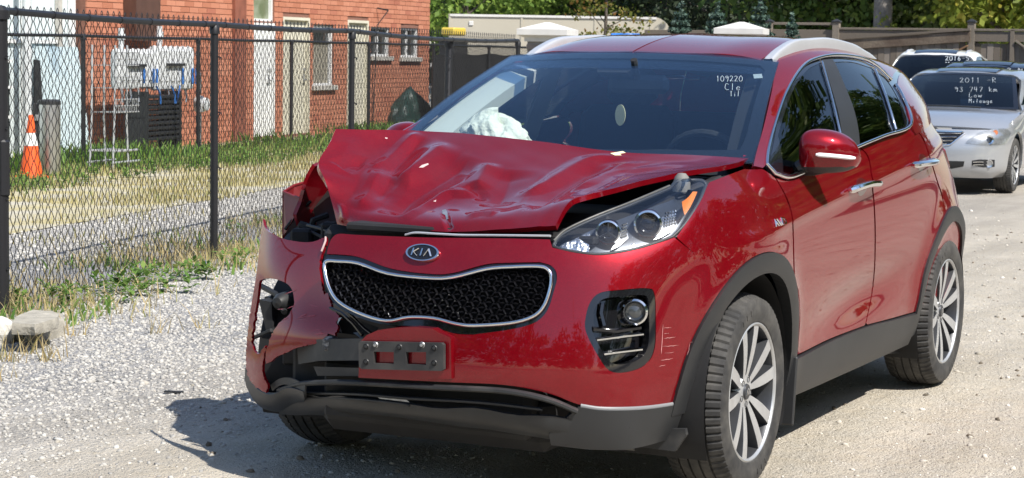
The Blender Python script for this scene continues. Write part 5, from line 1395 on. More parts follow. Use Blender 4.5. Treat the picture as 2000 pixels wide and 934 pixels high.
# ------------------------------------------------------------------ door handles, badge
def handle(pa, pb, door):
    uv = BODY.px([pa, ((pa[0]+pb[0])/2, (pa[1]+pb[1])/2-1.5), pb]); P = BODY(uv); N = BODY.normal(uv)
    mb = MB(); Q = [P[0]-N[0]*.004, P[0]+N[0]*.022, P[1]+N[1]*.036, P[2]+N[2]*.026, P[2]-N[2]*.004]
    mb.tube(sm(Q, 6), [.014]*3+[.020]*19+[.014]*3, 10, flat=.75); h = mb.build('door_handle', 'chrome', door)
    mb = MB(); c = (pa[0]*.45+pb[0]*.55, pa[1]*.45+pb[1]*.55); uvc = BODY.px([c])[0]
    ring = [(uvc[0]+.070*math.cos(t), uvc[1]+.044*math.sin(t)) for t in np.linspace(0, 2*math.pi, 20)[:-1]]
    panel('handle_cup', BODY, np.array(ring), (), mat('cup_shade_red', (.10, .004, .008), .3, .3, coat=1), door, px=False, step=.02, thick=.004, off=.0012)  # flat oval, shade of the hollow behind the handle put into its red
handle((1661, 372), (1704, 359), front_door); handle((1783, 322), (1816, 314), rear_door)
mb = MB(); uv0 = BODY.px([(1511, 437), (1531, 432)]); P = BODY(uv0); N = BODY.normal(uv0)
ex = (P[1]-P[0]); L_ = np.linalg.norm(ex); ex /= L_; ey = np.cross(N[0], ex)*-1
ey = ey if ey[2] > 0 else -ey
for L in ([(0, 0), (.13, 1), (.26, 0)], [(.07, .35), (.2, .35)], [(.34, 1), (.43, 0), (.50, .7), (.57, 0), (.66, 1)], [(.74, 0), (.74, 1), (.92, .85), (1.0, .5), (.92, .15), (.74, 0)]):
    mb.tube([P[0]+ex*a*L_*1.1+ey*(b*.026-.013)+N[0]*.004 for a, b in L], .0032, 4)
mb.build('fender_badge', 'chrome', car)
# ------------------------------------------------------------------ roof rails
for sy in (1, -1):
    rows = []
    for x, h in ((-1.12, .002), (-1.17, .014), (-1.26, .026), (-1.4, .033), (-1.6, .036), (-1.85, .036), (-2.1, .034), (-2.3, .029), (-2.48, .018), (-2.62, .008), (-2.68, .0)):
        zb = roofz(x)-.050; y = .535-.05*max(0, -x-2.2); rows.append([(x, sy*(y-.022), zb-.01), (x, sy*(y-.018), zb+h*.7), (x-.0, sy*(y-.008), zb+h), (x, sy*(y+.010), zb+h), (x, sy*(y+.020), zb+h*.75), (x, sy*(y+.024), zb-.02)])
    A = np.array(rows); S2 = Surf(A, tu=np.linspace(0, .1, 6), tv=np.array([-q[0][0] for q in rows])); 
    G_ = np.array([[S2(np.array([[u, v]]))[0] for u in np.linspace(0, .1, 11)] for v in np.linspace(S2.tv[0], S2.tv[-1], 40)])
    mb = MB(); mb.grid(G_); mb.build('roof_rail', 'satin', car, recalc=True, angle=60)
# ------------------------------------------------------------------ tail lamp
tl = panel('tail_lamp', BODY, BODY.xz([(-3.0, 1.085), (-3.10, 1.11), (-3.22, 1.11), (-3.28, 1.04), (-3.24, .97), (-3.14, 1.01), (-3.06, 1.05)]), (), 'red_lens', car, px=False, step=.02, thick=.03, off=.014)

# ------------------------------------------------------------------ cabin
mb = MB()
mb.box((-1.9, 0, .42), (2.9, 1.50, .10)); mb.box((-.62, 0, .80), (.12, 1.45, .6))
mb.build('cabin_floor', 'dark', car)
D = Surf([[(-.40, y, 1.095-.02*abs(y)) for y in (-.72, -.4, 0, .4, .72)], [(-.55, y, 1.135-.03*abs(y)+(.035 if y > .2 and y < .6 else 0)) for y in (-.72, -.4, 0, .4, .72)], [(-.74, y, 1.115) for y in (-.72, -.4, 0, .4, .72)], [(-.82, y, .95) for y in (-.72, -.4, 0, .4, .72)], [(-.78, y, .7) for y in (-.72, -.4, 0, .4, .72)]])
if D.normal(np.array([[.6, .1]]))[0][2] < 0: D.flip = True
panel('dashboard', D, np.array([(0, 0), (D.tu[-1], 0), (D.tu[-1], D.tv[-1]), (0, D.tv[-1])]), (), 'dash', car, px=False, step=.06, thick=.01)
st = bpy.data.objects.new('steering_wheel', None); COL.objects.link(st); st.parent = car; st.location = (-.92, .37, 1.055); st.rotation_euler = (0, R_(-65), 0)
mb = MB(); mb.tube([(.185*math.cos(a), .185*math.sin(a), 0) for a in np.linspace(0, 2*math.pi, 33)[:-1]], .016, 8, closed=True); mb.build('wheel_rim', 'dash', st)
mb = MB(); mb.box((0, 0, -.02), (.14, .16, .05), bev=.02); mb.tube([(0, -.18, 0), (0, .18, 0)], .014, 6); mb.tube([(0, 0, 0), (-.18, 0, 0)], .014, 6); mb.build('wheel_boss', 'dash', st)
for y in (.37, -.37):
    s_ = bpy.data.objects.new('front_seat', None); COL.objects.link(s_); s_.parent = car; s_.location = (-1.45, y, .55)
    for nm, c, d, tilt in (('seat_cushion', (0, 0, .1), (.5, .48, .16), 0), ('seat_back', (-.30, 0, .45), (.13, .46, .62), -.30), ('headrest', (-.42, 0, .83), (.09, .25, .17), -.2)):
        mb = MB(); mb.box(c, d, bev=.05, axes=((math.cos(tilt), 0, -math.sin(tilt)), (0, 1, 0), (math.sin(tilt), 0, math.cos(tilt)))); mb.build(nm, 'dash', s_)
mb = MB(); mb.box((-2.45, 0, .62), (.5, 1.3, .16), bev=.05); mb.box((-2.78, 0, .95), (.14, 1.3, .6), bev=.05); mb.build('rear_seat', 'dark', car)
mb = MB(); mb.box((-3.0, 0, .85), (.06, 1.2, .6)); mb.build('tailgate_trim', 'dark', car)
hl = [(u, v) for u, v in roof_f]+rl+rr_
panel('headliner', GREEN, np.array(roof_f+rl+rr_), (), 'dark', car, px=False, step=.08, thick=.01, off=-.05); panel('headliner', GREEN, np.array(roof_f+rl+rr_), (), 'dark', car, px=False, step=.08, thick=.01, off=-.05, mirror=True)
# pillar linings inside the glass, sunlit side coloured pale, shaded side coloured dark
for sy in (1, -1):
    P = []
    for t in np.linspace(.02, .97, 12):
        e = (0 if sy < 0 else WSH.tu[-1]); a = WSH(np.array([[e-sy*.02, t*WSH.tv[-1]]]))[0]
        P.append([a+np.array([-.03, 0, -.03]), a+np.array([-.06, -sy*.125, -.035]), a+np.array([-.13, -sy*.13, -.06]), a+np.array([-.16, sy*.01, -.06])])
    mb = MB(); mb.grid(np.array(P)); mb.build('pillar_lining', 'trim' if sy < 0 else 'dash', car, angle=60)
    mb = MB(); mb.grid(np.array([[(-1.52, sy*(.80-.17*t), 1.08+.44*t), (-1.46, sy*(.76-.17*t), 1.08+.44*t), (-1.56, sy*(.73-.17*t), 1.08+.44*t), (-1.66, sy*(.79-.17*t), 1.08+.44*t)] for t in np.linspace(0, 1, 6)])); mb.build('pillar_lining', 'trim' if sy < 0 else 'dash', car)
    mb = MB(); mb.box((-1.5, sy*.80, .78), (1.9, .04, .60)); mb.build('door_card', 'dark', car)
# rear-view mirror and its mount at the top of the glass
mb = MB(); P = [WSH(np.array([[WSH.tu[-1]*u, WSH.tv[-1]*v]]))[0]-np.array([.02, 0, .015]) for u, v in ((.38, .97), (.58, .97), (.53, .80), (.43, .80))]
mb.add(P+[p-np.array([.05, 0, .02]) for p in P], [(0, 1, 2, 3), (7, 6, 5, 4)]+[(i, i+4, (i+1) % 4+4, (i+1) % 4) for i in range(4)]); mb.build('mirror_mount', 'dash', car, recalc=True)
p = atX(-.93, 1248, 165); mb = MB(); mb.box(p, (.05, .25, .075), bev=.02, rz=.15); mb.tube([p, p+np.array([.06, 0, .10])], .014, 8); mb.build('rear_view_mirror', 'dash', car)
ox = tag(MB().prism([(.028*math.cos(t), .043*math.sin(t)) for t in np.linspace(0, 2*math.pi, 29)[:-1]], atX(-.90, 1212, 225), (.35, .94, 0), (0, 0, 1), (.94, -.35, 0), .003).build('air_freshener', 'cream', None, smooth=False), 'cream oval air freshener card hanging behind the windscreen of the red car', 'air freshener')
q = atX(-.90, 1212, 225); mb = MB(); mb.tube([q+np.array([.001, 0, .036]), p+np.array([.02, -.0, -.03])], .0012, 4); so_ = mb.build('string', 'dash', ox)
mb = MB(); mb.box(atX(-.60, 1484, 146), (.001, .035, .012)); 
# deployed airbag slumped over the passenger side of the dash
AB = []; ac = atX(-.58, 972, 282)
for i in range(37):
    th = math.pi*i/36; ring = []
    for j in range(72):
        ph = 2*math.pi*j/72
        wv = 1+.10*math.sin(3*ph+4*th)+.08*abs(math.sin(4*ph-3*th))+.06*abs(math.sin(7*ph+6*th))+.035*math.sin(17*ph-9*th)+.02*math.sin(29*ph+13*th)
        ring.append((ac[0]+.12*wv*math.sin(th)*math.cos(ph), ac[1]+.135*wv*math.sin(th)*math.sin(ph), ac[2]+.115*math.cos(th)*(1+.16*math.sin(5*ph+3*th))*(1 if th < 1.57 else .6)-.02*math.sin(ph)))
    AB.append(ring)
mb = MB(); mb.grid(np.array(AB), closed_u=True); o = mb.build('airbag', 'airbag', car, angle=180, recalc=True); tag(o, 'deployed pale airbag slumped on the dashboard')
# white marker writing on the glass
GLY = {'0': [[(.5, 1), (.15, .75), (.1, .3), (.4, 0), (.8, .2), (.85, .7), (.5, 1)]], '1': [[(.4, .8), (.55, 1), (.5, 0)]], '2': [[(.1, .8), (.4, 1), (.75, .8), (.5, .4), (.1, .05), (.5, .1), (.9, .05)]],
 '3': [[(.15, .9), (.5, 1), (.75, .8), (.4, .55), (.8, .3), (.5, 0), (.1, .1)]], '4': [[(.25, 1), (.15, .45), (.8, .5)], [(.65, 1), (.6, 0)]], '6': [[(.65, 1), (.25, .6), (.2, .2), (.5, 0), (.75, .25), (.5, .5), (.22, .35)]],
 '7': [[(.1, .95), (.85, .95), (.4, 0)]], '9': [[(.8, .75), (.5, 1), (.2, .8), (.4, .55), (.8, .75), (.75, .3), (.6, 0)]], '-': [[(.1, .5), (.9, .5)]], 'R': [[(.2, 0), (.2, 1), (.7, .9), (.65, .6), (.2, .5), (.85, 0)]],
 'S': [[(.85, .9), (.3, 1), (.2, .65), (.75, .45), (.7, .05), (.1, .05)]], 'N': [[(.1, 0), (.15, 1), (.8, 0), (.85, 1)]], 'k': [[(.2, 1), (.2, 0)], [(.7, .6), (.2, .3), (.8, 0)]], 'm': [[(.05, 0), (.1, .5), (.3, .5), (.4, 0), (.45, .45), (.7, .5), (.85, 0)]],
 's': [[(.8, .5), (.3, .55), (.7, .2), (.2, 0)]], 'L': [[(.2, 1), (.15, 0), (.85, .1)]], 'o': [[(.5, .5), (.15, .25), (.45, 0), (.8, .25), (.5, .5)]], 'w': [[(.05, .5), (.25, 0), (.5, .4), (.7, 0), (.95, .5)]], 'M': [[(.1, 0), (.15, 1), (.5, .4), (.85, 1), (.9, 0)]],
 'i': [[(.5, .5), (.5, 0)], [(.5, .75), (.52, .8)]], 'l': [[(.5, 1), (.45, 0)]], 'e': [[(.15, .25), (.8, .35), (.5, .55), (.15, .3), (.4, 0), (.85, .1)]], 'a': [[(.75, .45), (.3, .5), (.15, .15), (.5, 0), (.75, .4), (.85, 0)]], 'g': [[(.75, .45), (.3, .5), (.2, .15), (.7, .2), (.75, .45), (.65, -.35), (.2, -.3)]],
 'C': [[(.85, .85), (.4, 1), (.1, .5), (.35, .05), (.9, .1)]], 'T': [[(.1, .95), (.9, 1)], [(.5, 1), (.5, 0)]], 't': [[(.5, .9), (.5, .1), (.75, .05)], [(.2, .6), (.8, .62)]], 'W': [[(.05, 1), (.25, 0), (.5, .8), (.75, 0), (.95, 1)]], 'n': [[(.15, 0), (.2, .5), (.6, .5), (.7, 0)]], '"': [[(.3, 1), (.3, .75)], [(.6, 1), (.6, .75)]], 'I': [[(.5, 1), (.5, 0)]]}
def writing(lines, fn, r, name, parent):
    """lines: (text, u0, v0, width, height); fn maps (u, v) to a point on the glass"""
    mb = MB()
    for text, u0, v0, wd, ht in lines:
        for k, ch in enumerate(text):
            for stq in GLY.get(ch, []):
                mb.tube([fn(u0+(k+a*.86)*wd+rng.uniform(-.03, .03)*wd, v0+b*ht+rng.uniform(-.03, .03)*ht) for a, b in (sm(stq, 3) if len(stq) > 2 else stq)], r, 4, flat=.5)
    return mb.build(name, 'white_ink', parent, smooth=False)
def wsp(px, py):
    uv = WSH.px([(px, py)]); return WSH(uv)[0]+WSH.normal(uv)[0]*.004
def onws(u, v): return wsp(u, v)
writing([('109220', 1398, 161, 9, -11), ('Cle', 1415, 178, 11, -13), ('Til', 1425, 190, 7, -10)], onws, .0012, 'glass_writing', ws)
panel('glass_sticker', WSH, [(1471, 142), (1488, 141), (1490, 149), (1473, 150)], (), 'white_ink', ws, step=.05, thick=.001, off=-.007)
# ================================================================== brick building along the far fence
WOFF = 1.35; WA = F2A+F2N*WOFF
w_x = np.array([F2D[0], F2D[1], 0.]); w_n = np.array([-F2N[0], -F2N[1], 0.]); w_z = np.array([0, 0, 1.])      # along the wall, out of it, up
def wp(px, py, off=0.0):
    d = FWD+RGT*(px-1000)/FPX-UPV*(py-467)/FPX; o = np.array([*WA, 0])+w_n*off
    t = ((o-CAM)@w_n)/(d@w_n); q = CAM+d*t-o; return float(q@w_x), float(q[2])
def W(s, z, n=0.0): return np.array([*WA, 0])+w_x*s+w_z*z+w_n*n
bld = empty('brick_building', tuple(W(0, 0)), math.atan2(w_x[1], w_x[0]), label='red brick building with cream doors and small windows behind the fences', cat='building')
BI = bld.matrix_basis.copy() if False else Matrix.Translation(bld.location) @ Matrix.Rotation(bld.rotation_euler.z, 4, 'Z')
def inb(o, root=bld): o.parent = root; o.matrix_parent_inverse = BI.inverted(); return o
def keep(o, root): o.parent = root; return o
def wbox(mb, s0, s1, z0, z1, n0, n1, bev=0.0):
    c = W((s0+s1)/2, (z0+z1)/2, (n0+n1)/2); mb.box(c, (abs(s1-s0), abs(n1-n0), abs(z1-z0)), bev=bev, axes=(w_x, w_n, w_z)); return mb
s_l = wp(169, 200)[0]; s_r = wp(838, 120)[0]; HB = 4.6
MT['mortar'] = mat('mortar', (.21, .10, .07), .95, var=.2, vscale=20)
MT['brick'] = island_mat('orange_brick', (.40, .155, .092), (.50, .215, .135), rough=.9, bump=.5, c3=(.35, .125, .08), p3=.12)
def rect(px0, py0, px1, py1):
    a = wp(px0, py0); b = wp(px1, py1); return (min(a[0], b[0]), max(a[0], b[0]), min(a[1], b[1]), max(a[1], b[1]))
door_w = (wp(495, 100)[0], wp(536, 100)[0], 0.05, wp(515, 45)[1]); trans = (door_w[0], door_w[1], door_w[3]+.03, HB-1.2)
door_c = (wp(552, 100)[0], wp(604, 100)[0], 0.05, wp(578, 34)[1])
door_e = (wp(678, 100)[0], wp(719, 100)[0], 0.05, wp(700, 40)[1])
win_a = (wp(611, 100)[0], wp(652, 100)[0], wp(630, 167)[1], wp(630, 50)[1])
win_b = (wp(724, 80)[0], wp(762, 80)[0], wp(740, 110)[1], wp(740, 53)[1])
win_c = (wp(782, 80)[0], wp(818, 80)[0], wp(800, 112)[1], wp(800, 55)[1])
OPEN = [door_w, trans, door_c, door_e, win_a, win_b, win_c]
mb = MB()
es = sorted({s_l, s_r, *[o[0] for o in OPEN], *[o[1] for o in OPEN]}); 
for a, b in zip(es[:-1], es[1:]):
    zz = [0.0]; m_ = (a+b)/2
    for o in sorted(OPEN, key=lambda q: q[2]):
        if o[0] < m_ < o[1]: zz += [o[2], o[3]]
    zz.append(HB)
    for i in range(0, len(zz), 2):
        if zz[i+1]-zz[i] > .01: wbox(mb, a, b, zz[i], zz[i+1], -.25, -.012)
wbox(mb, s_r-.25, s_r, 0, HB, -6, -.25)
inb(mb.build('wall', 'mortar', smooth=False))
# bricks one by one, nearest three hundred as parts, the rest in one piece
BLn, BH, JT = .29, .0815, .009
bricks = []
nrow = int(HB/(BH+JT))
for r in range(nrow):
    z0 = r*(BH+JT)+.004; s = s_l-(BLn/2 if r % 2 else 0)
    while s < s_r:
        a, b = max(s, s_l), min(s+BLn, s_r); segs = [(a, b)]
        for o in OPEN:
            if z0+BH > o[2]+.005 and z0 < o[3]-.005:
                nxt = []
                for (p, q) in segs:
                    if q <= o[0] or p >= o[1]: nxt.append((p, q)); continue
                    if p < o[0]: nxt.append((p, o[0]))
                    if q > o[1]: nxt.append((o[1], q))
                segs = nxt
        for p, q in segs:
            if q-p > .03: bricks.append((p+.001, q-.001, z0, r))
        s += BLn+JT
unit = MB(); unit.box((0, 0, 0), (1, 1, 1)); bm_ = bpy.data.meshes.new('brick'); bm_.from_pydata(unit.v, [], unit.f); bm_.materials.append(MT['brick'])
def vis(b):
    q = proj(np.array([W((b[0]+b[1])/2, b[2]+BH/2)]))[0]; return -20 < q[0] < 860 and -12 < q[1] < 300
bricks.sort(key=lambda b: (not (vis(b) and b[2] > .5), np.linalg.norm(W((b[0]+b[1])/2, b[2])-CAM)))
rest = MB()
bx_, bn_ = w_x, w_n
for k, (a, b, z0, r) in enumerate(bricks):
    pr = rng.uniform(-.004, .004)
    if k < 300:
        o = bpy.data.objects.new('brick', bm_); COL.objects.link(o); o.parent = bld
        o.location = ((a+b)/2, (.005+pr-.055)*(1 if True else -1), z0+BH/2); o.scale = (b-a, .11, BH)
        # building axes: local x runs along the wall; the outward normal is local +y or -y
        o.location.y *= NSGN if 'NSGN' in globals() else 1
    else:
        if z0 > 4.0 or not (-200 < proj(np.array([W(a, z0)]))[0][0] < 1000): 
            pass
        wbox(rest, a, b, z0, z0+BH, -.11+pr, .005+pr)
o = inb(rest.build('brickwork', 'brick', smooth=False)); tag(o, kind='stuff')
NS = 1 if np.cross(np.array([0, 0, 1.]), w_x)@w_n > 0 else -1
for o in list(bld.children):
    if o.name.startswith('brick') and o.data is bm_: o.location.y *= NS
# openings
MT['door_white'] = mat('white_door_paint', (.74, .75, .74), .55, var=.06, vscale=3)
MT['door_cream'] = mat('cream_door_paint', (.60, .57, .46), .6, var=.08, vscale=3)
MT['frame_white'] = mat('white_frame', (.72, .72, .71), .5)
MT['sill'] = mat('concrete_sill', (.42, .40, .36), .9, var=.2, vscale=20)
MT['pane_dark'] = mat('dark_pane', (.03, .035, .035), .12, spec=.6)
MT['blind'] = mat('window_blind', (.26, .24, .19), .8, var=.3, vscale=8)
MT['pane_green'] = mat('green_pane', (.12, .15, .08), .2, col2=(.25, .28, .2), mscale=3)
def door(o, m, handle_side=1, trim='frame_white'):
    mb = MB(); wbox(mb, o[0]+.04, o[1]-.04, o[2], o[3]-.04, -.10, -.05); d = inb(mb.build('door', m, smooth=False))
    for a, b, z0, z1 in ((o[0], o[0]+.05, o[2], o[3]), (o[1]-.05, o[1], o[2], o[3]), (o[0]+.05, o[1]-.05, o[3]-.05, o[3])):
        mb = MB(); wbox(mb, a, b, z0, z1, -.12, .012); keep(mb.build('door_frame', m, smooth=False), d).matrix_parent_inverse = d.matrix_parent_inverse.copy() if False else Matrix()
    return d
def child(o, par):  # geometry is already in world place; the parent part sits on the same building frame
    o.parent = par; o.matrix_parent_inverse = (BI @ BI.inverted()).inverted(); return o
def door2(o, m, hs):
    mb = MB(); wbox(mb, o[0]+.05, o[1]-.05, o[2], o[3]-.05, -.10, -.05); d = inb(mb.build('door', m, smooth=False))
    mb = MB()
    for a, b, z0, z1 in ((o[0], o[0]+.05, o[2], o[3]), (o[1]-.05, o[1], o[2], o[3]), (o[0]+.05, o[1]-.05, o[3]-.05, o[3])): wbox(mb, a, b, z0, z1, -.12, .012)
    child(mb.build('door_frame', m, smooth=False), d)
    h = o[1]-.12 if hs > 0 else o[0]+.12
    mb = MB(); mb.tube([W(h, 1.0, -.05), W(h, 1.0, .0), W(h-.10*hs, 1.0, .01)], .014, 8); wbox(mb, h-.03, h+.03, .93, 1.1, -.05, -.04); child(mb.build('door_handle', 'bare'), d)
    mb = MB(); mb.tube([W(h, 1.18, -.05), W(h, 1.18, -.02)], .03, 10); child(mb.build('door_lock', 'bare'), d)
    return d
door2(door_w, 'door_white', 1); door2(door_c, 'door_cream', 1); door2(door_e, 'door_cream', -1)
def window(o, pm, mull=0, blind=0, fr='frame_white'):
    mb = MB(); f_ = .04
    for a, b, z0, z1 in ((o[0], o[0]+f_, o[2], o[3]), (o[1]-f_, o[1], o[2], o[3]), (o[0]+f_, o[1]-f_, o[3]-f_, o[3]), (o[0]+f_, o[1]-f_, o[2], o[2]+f_)): wbox(mb, a, b, z0, z1, -.13, -.04)
    w_ = inb(mb.build('window', fr, smooth=False))
    cuts = [o[0]+f_]+[o[0]+(o[1]-o[0])*(i+1)/(mull+1) for i in range(mull)]+[o[1]-f_]
    for a, b in zip(cuts[:-1], cuts[1:]):
        mb = MB(); wbox(mb, a, b, o[2]+f_, o[3]-f_, -.12, -.10); child(mb.build('pane', pm, smooth=False), w_)
    for a in cuts[1:-1]:
        mb = MB(); wbox(mb, a-.03, a+.03, o[2]+f_, o[3]-f_, -.13, -.06); child(mb.build('mullion', fr, smooth=False), w_)
    if blind:
        mb = MB(); wbox(mb, o[0]+f_+.02, o[1]-f_-.02, o[2]+f_, o[2]+(o[3]-o[2])*blind, -.10, -.09); child(mb.build('blind', 'blind', smooth=False), w_)
        mb = MB(); z = o[2]+(o[3]-o[2])*blind; wbox(mb, o[0]+f_, o[1]-f_, z-.02, z+.02, -.12, -.07); child(mb.build('sash_bar', fr, smooth=False), w_)
    return w_
def sill(o):
    mb = MB(); wbox(mb, o[0]-.06, o[1]+.06, o[2]-.09, o[2], -.10, .07, bev=.01); inb(mb.build('window_sill', 'sill', smooth=False))
window(win_a, 'pane_dark', 0, .72); sill(win_a); window(win_b, 'pane_dark', 1); sill(win_b); window(win_c, 'pane_dark', 1); sill(win_c)
window(trans, 'pane_green', 0)
# brown steel column and conduit on the face
s0, s1 = wp(240, 30)[0], wp(288, 30)[0]; zb = wp(265, 80)[1]
mb = MB(); wbox(mb, s0, s1, zb, HB, .01, .22); inb(mb.build('chimney_flue', mat('brown_metal', (.085, .042, .030), .55, var=.15), smooth=False))
s0, s1 = wp(453, 30)[0], wp(475, 30)[0]; mb = MB(); wbox(mb, s0, s1, 0.0, HB, .008, .06); inb(mb.build('downpipe', mat('rust_pipe', (.22, .075, .045), .8, var=.3, vscale=5), smooth=False))
mb = MB(); mb.tube([W(wp(735, 20)[0], wp(735, 20)[1], .25), W(wp(735, 14)[0], wp(735, 16)[1], .02)], .015, 6); mb.tube([W(wp(735, 20)[0], wp(735, 20)[1], .25), W(wp(727, 48)[0], wp(727, 50)[1], .10), W(wp(727, 60)[0], 0.1, .03)], .012, 6); inb(mb.build('cable', 'black'))
mb = MB(); wbox(mb, s_l-.1, s_r+.15, HB, HB+.12, -6.2, .15); inb(mb.build('roof', 'sill', smooth=False))
# ------------------------------------------------------------------ white shed front at the left end
shed = empty('white_shed', tuple(W(s_l-2, 0, 0)), label='white panelled shed front left of the brick wall', cat='shed')
def insh(o): return under(o, shed)
MT['shed_white'] = mat('white_sheet', (.60, .67, .68), .6, var=.08, vscale=1.5)
sl0 = s_l-9.0
mb = MB(); wbox(mb, sl0, s_l-.05, 0, HB, -.35, -.20); insh(mb.build('wall', 'shed_white', smooth=False))
a = wp(8, 120); b = wp(37, 300); mb = MB(); wbox(mb, a[0], b[0], .05, a[1], -.19, -.14); insh(mb.build('open_window', 'pane_dark', smooth=False))
for z in (.55, .95, 1.3):
    mb = MB(); wbox(mb, a[0]+.02, b[0]-.02, z, z+.035, -.14, -.08); insh(mb.build('shelf', 'frame_white', smooth=False))
for px, wd, m in ((160, .11, 'frame_white'), (135, .10, 'sill'), (66, .025, 'frame_white')):
    s = wp(px, 150)[0]; mb = MB(); wbox(mb, s-wd/2, s+wd/2, .0, HB, -.19, -.13); insh(mb.build('corner_post', m, smooth=False))
z = wp(80, 85)[1]; mb = MB(); wbox(mb, sl0+4, s_l-.5, z, z+.05, -.19, -.15); insh(mb.build('panel_joint', 'frame_white', smooth=False))
s = wp(47, 150)[0]; mb = MB(); mb.tube([W(s, 0, .05), W(s, HB, .05)], .06, 14)
o = mb.build('drain_pipe', mat('grey_pipe', (.55, .57, .58), .5)); tag(o, 'pale grey vertical drain pipe in front of the white shed', 'pipe')
P = [wp(57, 318), wp(77, 318), wp(66, 118), wp(56, 116)]; mb = MB(); Q = [W(s, max(0.0, z), .10) for s, z in P]; mb.add(Q+[p-w_n*.03 for p in Q], [(0, 1, 2, 3), (7, 6, 5, 4)]+[(i, i+4, (i+1) % 4+4, (i+1) % 4) for i in range(4)])
tag(mb.build('dark_board', 'black', smooth=False, recalc=True), 'dark narrow board leaning upright between the pipe and the pale sheet', 'board')
P = [wp(78, 320), wp(158, 322), wp(160, 250), wp(146, 92), wp(62, 90), wp(70, 200)]; mb = MB(); Q = [W(s, max(0.0, z), .0+.12*(1-z/2.5)) for s, z in P]; k = len(Q); mb.add(Q+[p-w_n*.02 for p in Q], [tuple(range(k)), tuple(range(2*k-1, k-1, -1))]+[(i, i+k, (i+1) % k+k, (i+1) % k) for i in range(k)])
tag(mb.build('leaning_sheet', mat('pale_blue_sheet', (.55, .66, .70), .5, col2=(.30, .42, .52), mscale=1.2, mlo=.55, mhi=.7), smooth=False, recalc=True), 'pale blue white sheet leaning on the shed behind the steel cylinder', 'sheet')

# ------------------------------------------------------------------ things standing between the far fence and the wall
def mp(px, py, d=.7):
    dr = FWD+RGT*(px-1000)/FPX-UPV*(py-467)/FPX; o = np.array([*(F2A+F2N*d), 0]); t = ((o-CAM)@w_n)/(dr@w_n); return CAM+dr*t
def gnd(px, py): return atZ(0, px, py)
# traffic cone
g0 = gnd(61, 349)
cone = empty('traffic_cone', tuple(g0), label='orange traffic cone with one white band beside the steel cylinder', cat='traffic cone')
hh = 124/FPX*((g0-CAM)@FWD)
MT['orange'] = mat('orange_plastic', (.75, .10, .015), .5, var=.08, vscale=10)
def C0(mb, name, m, par=cone): return mb.build(name, m, par)
mb = MB(); mb.lathe([(.135, .03), (.095, hh*.36), (.078, hh*.52)], 24); mb.lathe([(.055, hh*.72), (.035, hh*.92), (.028, hh), (.001, hh)], 24); C0(mb, 'cone_body', 'orange')
mb = MB(); mb.lathe([(.079, hh*.52), (.056, hh*.72)], 24); C0(mb, 'white_band', 'door_white')
mb = MB(); mb.box((0, 0, .018), (.36, .36, .036), bev=.012); C0(mb, 'cone_base', 'orange')
# steel cylinder with a dark side
g0 = gnd(97, 344); hh = 146/FPX*((g0-CAM)@FWD)
cy = empty('steel_cylinder', tuple(g0), label='tall polished steel cylinder bin with a black lid beside the traffic cone', cat='bin')
mb = MB(); mb.lathe([(.128, .02), (.13, .03), (.13, hh-.04)], 32); mb.build('body', mat('brushed_steel', (.60, .60, .61), .38, 1.0, var=.06, vscale=40), cy)
mb = MB(); mb.lathe([(.135, hh-.04), (.135, hh), (.11, hh+.02), (.001, hh+.02)], 32); mb.build('lid', 'black', cy)
mb = MB(); mb.lathe([(.137, 0), (.137, .03), (.128, .03)], 32); mb.build('base_ring', 'black', cy)
d_ = np.array([-RGT[0], -RGT[1], 0]); c = d_*.13; mb = MB(); mb.box((c[0], c[1], hh*.5), (.10, .12, hh*.94), rz=math.atan2(RGT[1], RGT[0]), bev=.01); mb.build('side_panel', 'black', cy)
c = c+np.array([-FWD[0], -FWD[1], 0])*.07; mb = MB(); mb.box((c[0], c[1], hh*.78), (.05, .03, .07), rz=math.atan2(RGT[1], RGT[0])); mb.build('latch', 'bare', cy)
# small red cap and dark box on the ground near the cone
# meter bank
MT['meter_grey'] = mat('pale_grey_paint', (.60, .62, .63), .5, var=.08, vscale=6)
MT['blue'] = mat('blue_plastic', (.03, .16, .50), .5)
ang = math.atan2(w_x[1], w_x[0])
def bank(x0, x1, y0, y1, label):
    a, b = mp(x0, y1), mp(x1, y0); c0 = (a+b)/2; wd = abs((b-a)@w_x); hz = abs(b[2]-a[2])
    r = empty('meter_box', (c0[0], c0[1], min(a[2], b[2])), ang, label=label, cat='meter box', group=None)
    mb = MB(); n = 7
    for i in range(n):
        xx = -wd/2+wd*(i+.5)/n; mb.lathe([(.001, 0), (wd/n*.44, .03), (wd/n*.52, .08), (wd/n*.52, hz-.10), (wd/n*.44, hz-.03), (.001, hz)], 12, c=(xx, 0, 0))
    mb.box((0, 0, hz*.55), (wd*.92, .16, hz*.75), bev=.03); mb.build('body', 'meter_grey', r)
    mb = MB(); mb.box((-.05*wd, NS*.11, hz*.58), (wd*.42, .05, .04)); mb.build('slot', 'black', r)
    for xx in (.12, .38, .47):
        mb = MB(); mb.box((wd*xx, NS*.115, hz*.32), (.022, .03, hz*.36), bev=.005); mb.build('blue_strap', 'blue', r)
    mb = MB(); mb.tube([(-wd*.30, 0, hz-.05), (-wd*.30, 0, hz+.28)], .04, 10); mb.lathe([(.055, hz+.12), (.055, hz+.2)], 12, c=(-wd*.30, 0, 0)); mb.build('pipe', 'meter_grey', r)
    for i in range(4):
        mb = MB(); xx = -wd*.35+wd*.22*i; mb.tube([(xx, NS*.03, .03), (xx+.01, NS*.05, -.10), (xx-.01, NS*.05, -.18)], .016, 6); mb.build('outlet', 'bare', r)
    return r
bank(222, 295, 95, 175, 'pale grey meter box with a tall pipe and blue straps, left one of the pair')
bank(296, 372, 90, 178, 'pale grey meter box with blue straps, right one nearer the gas regulator')
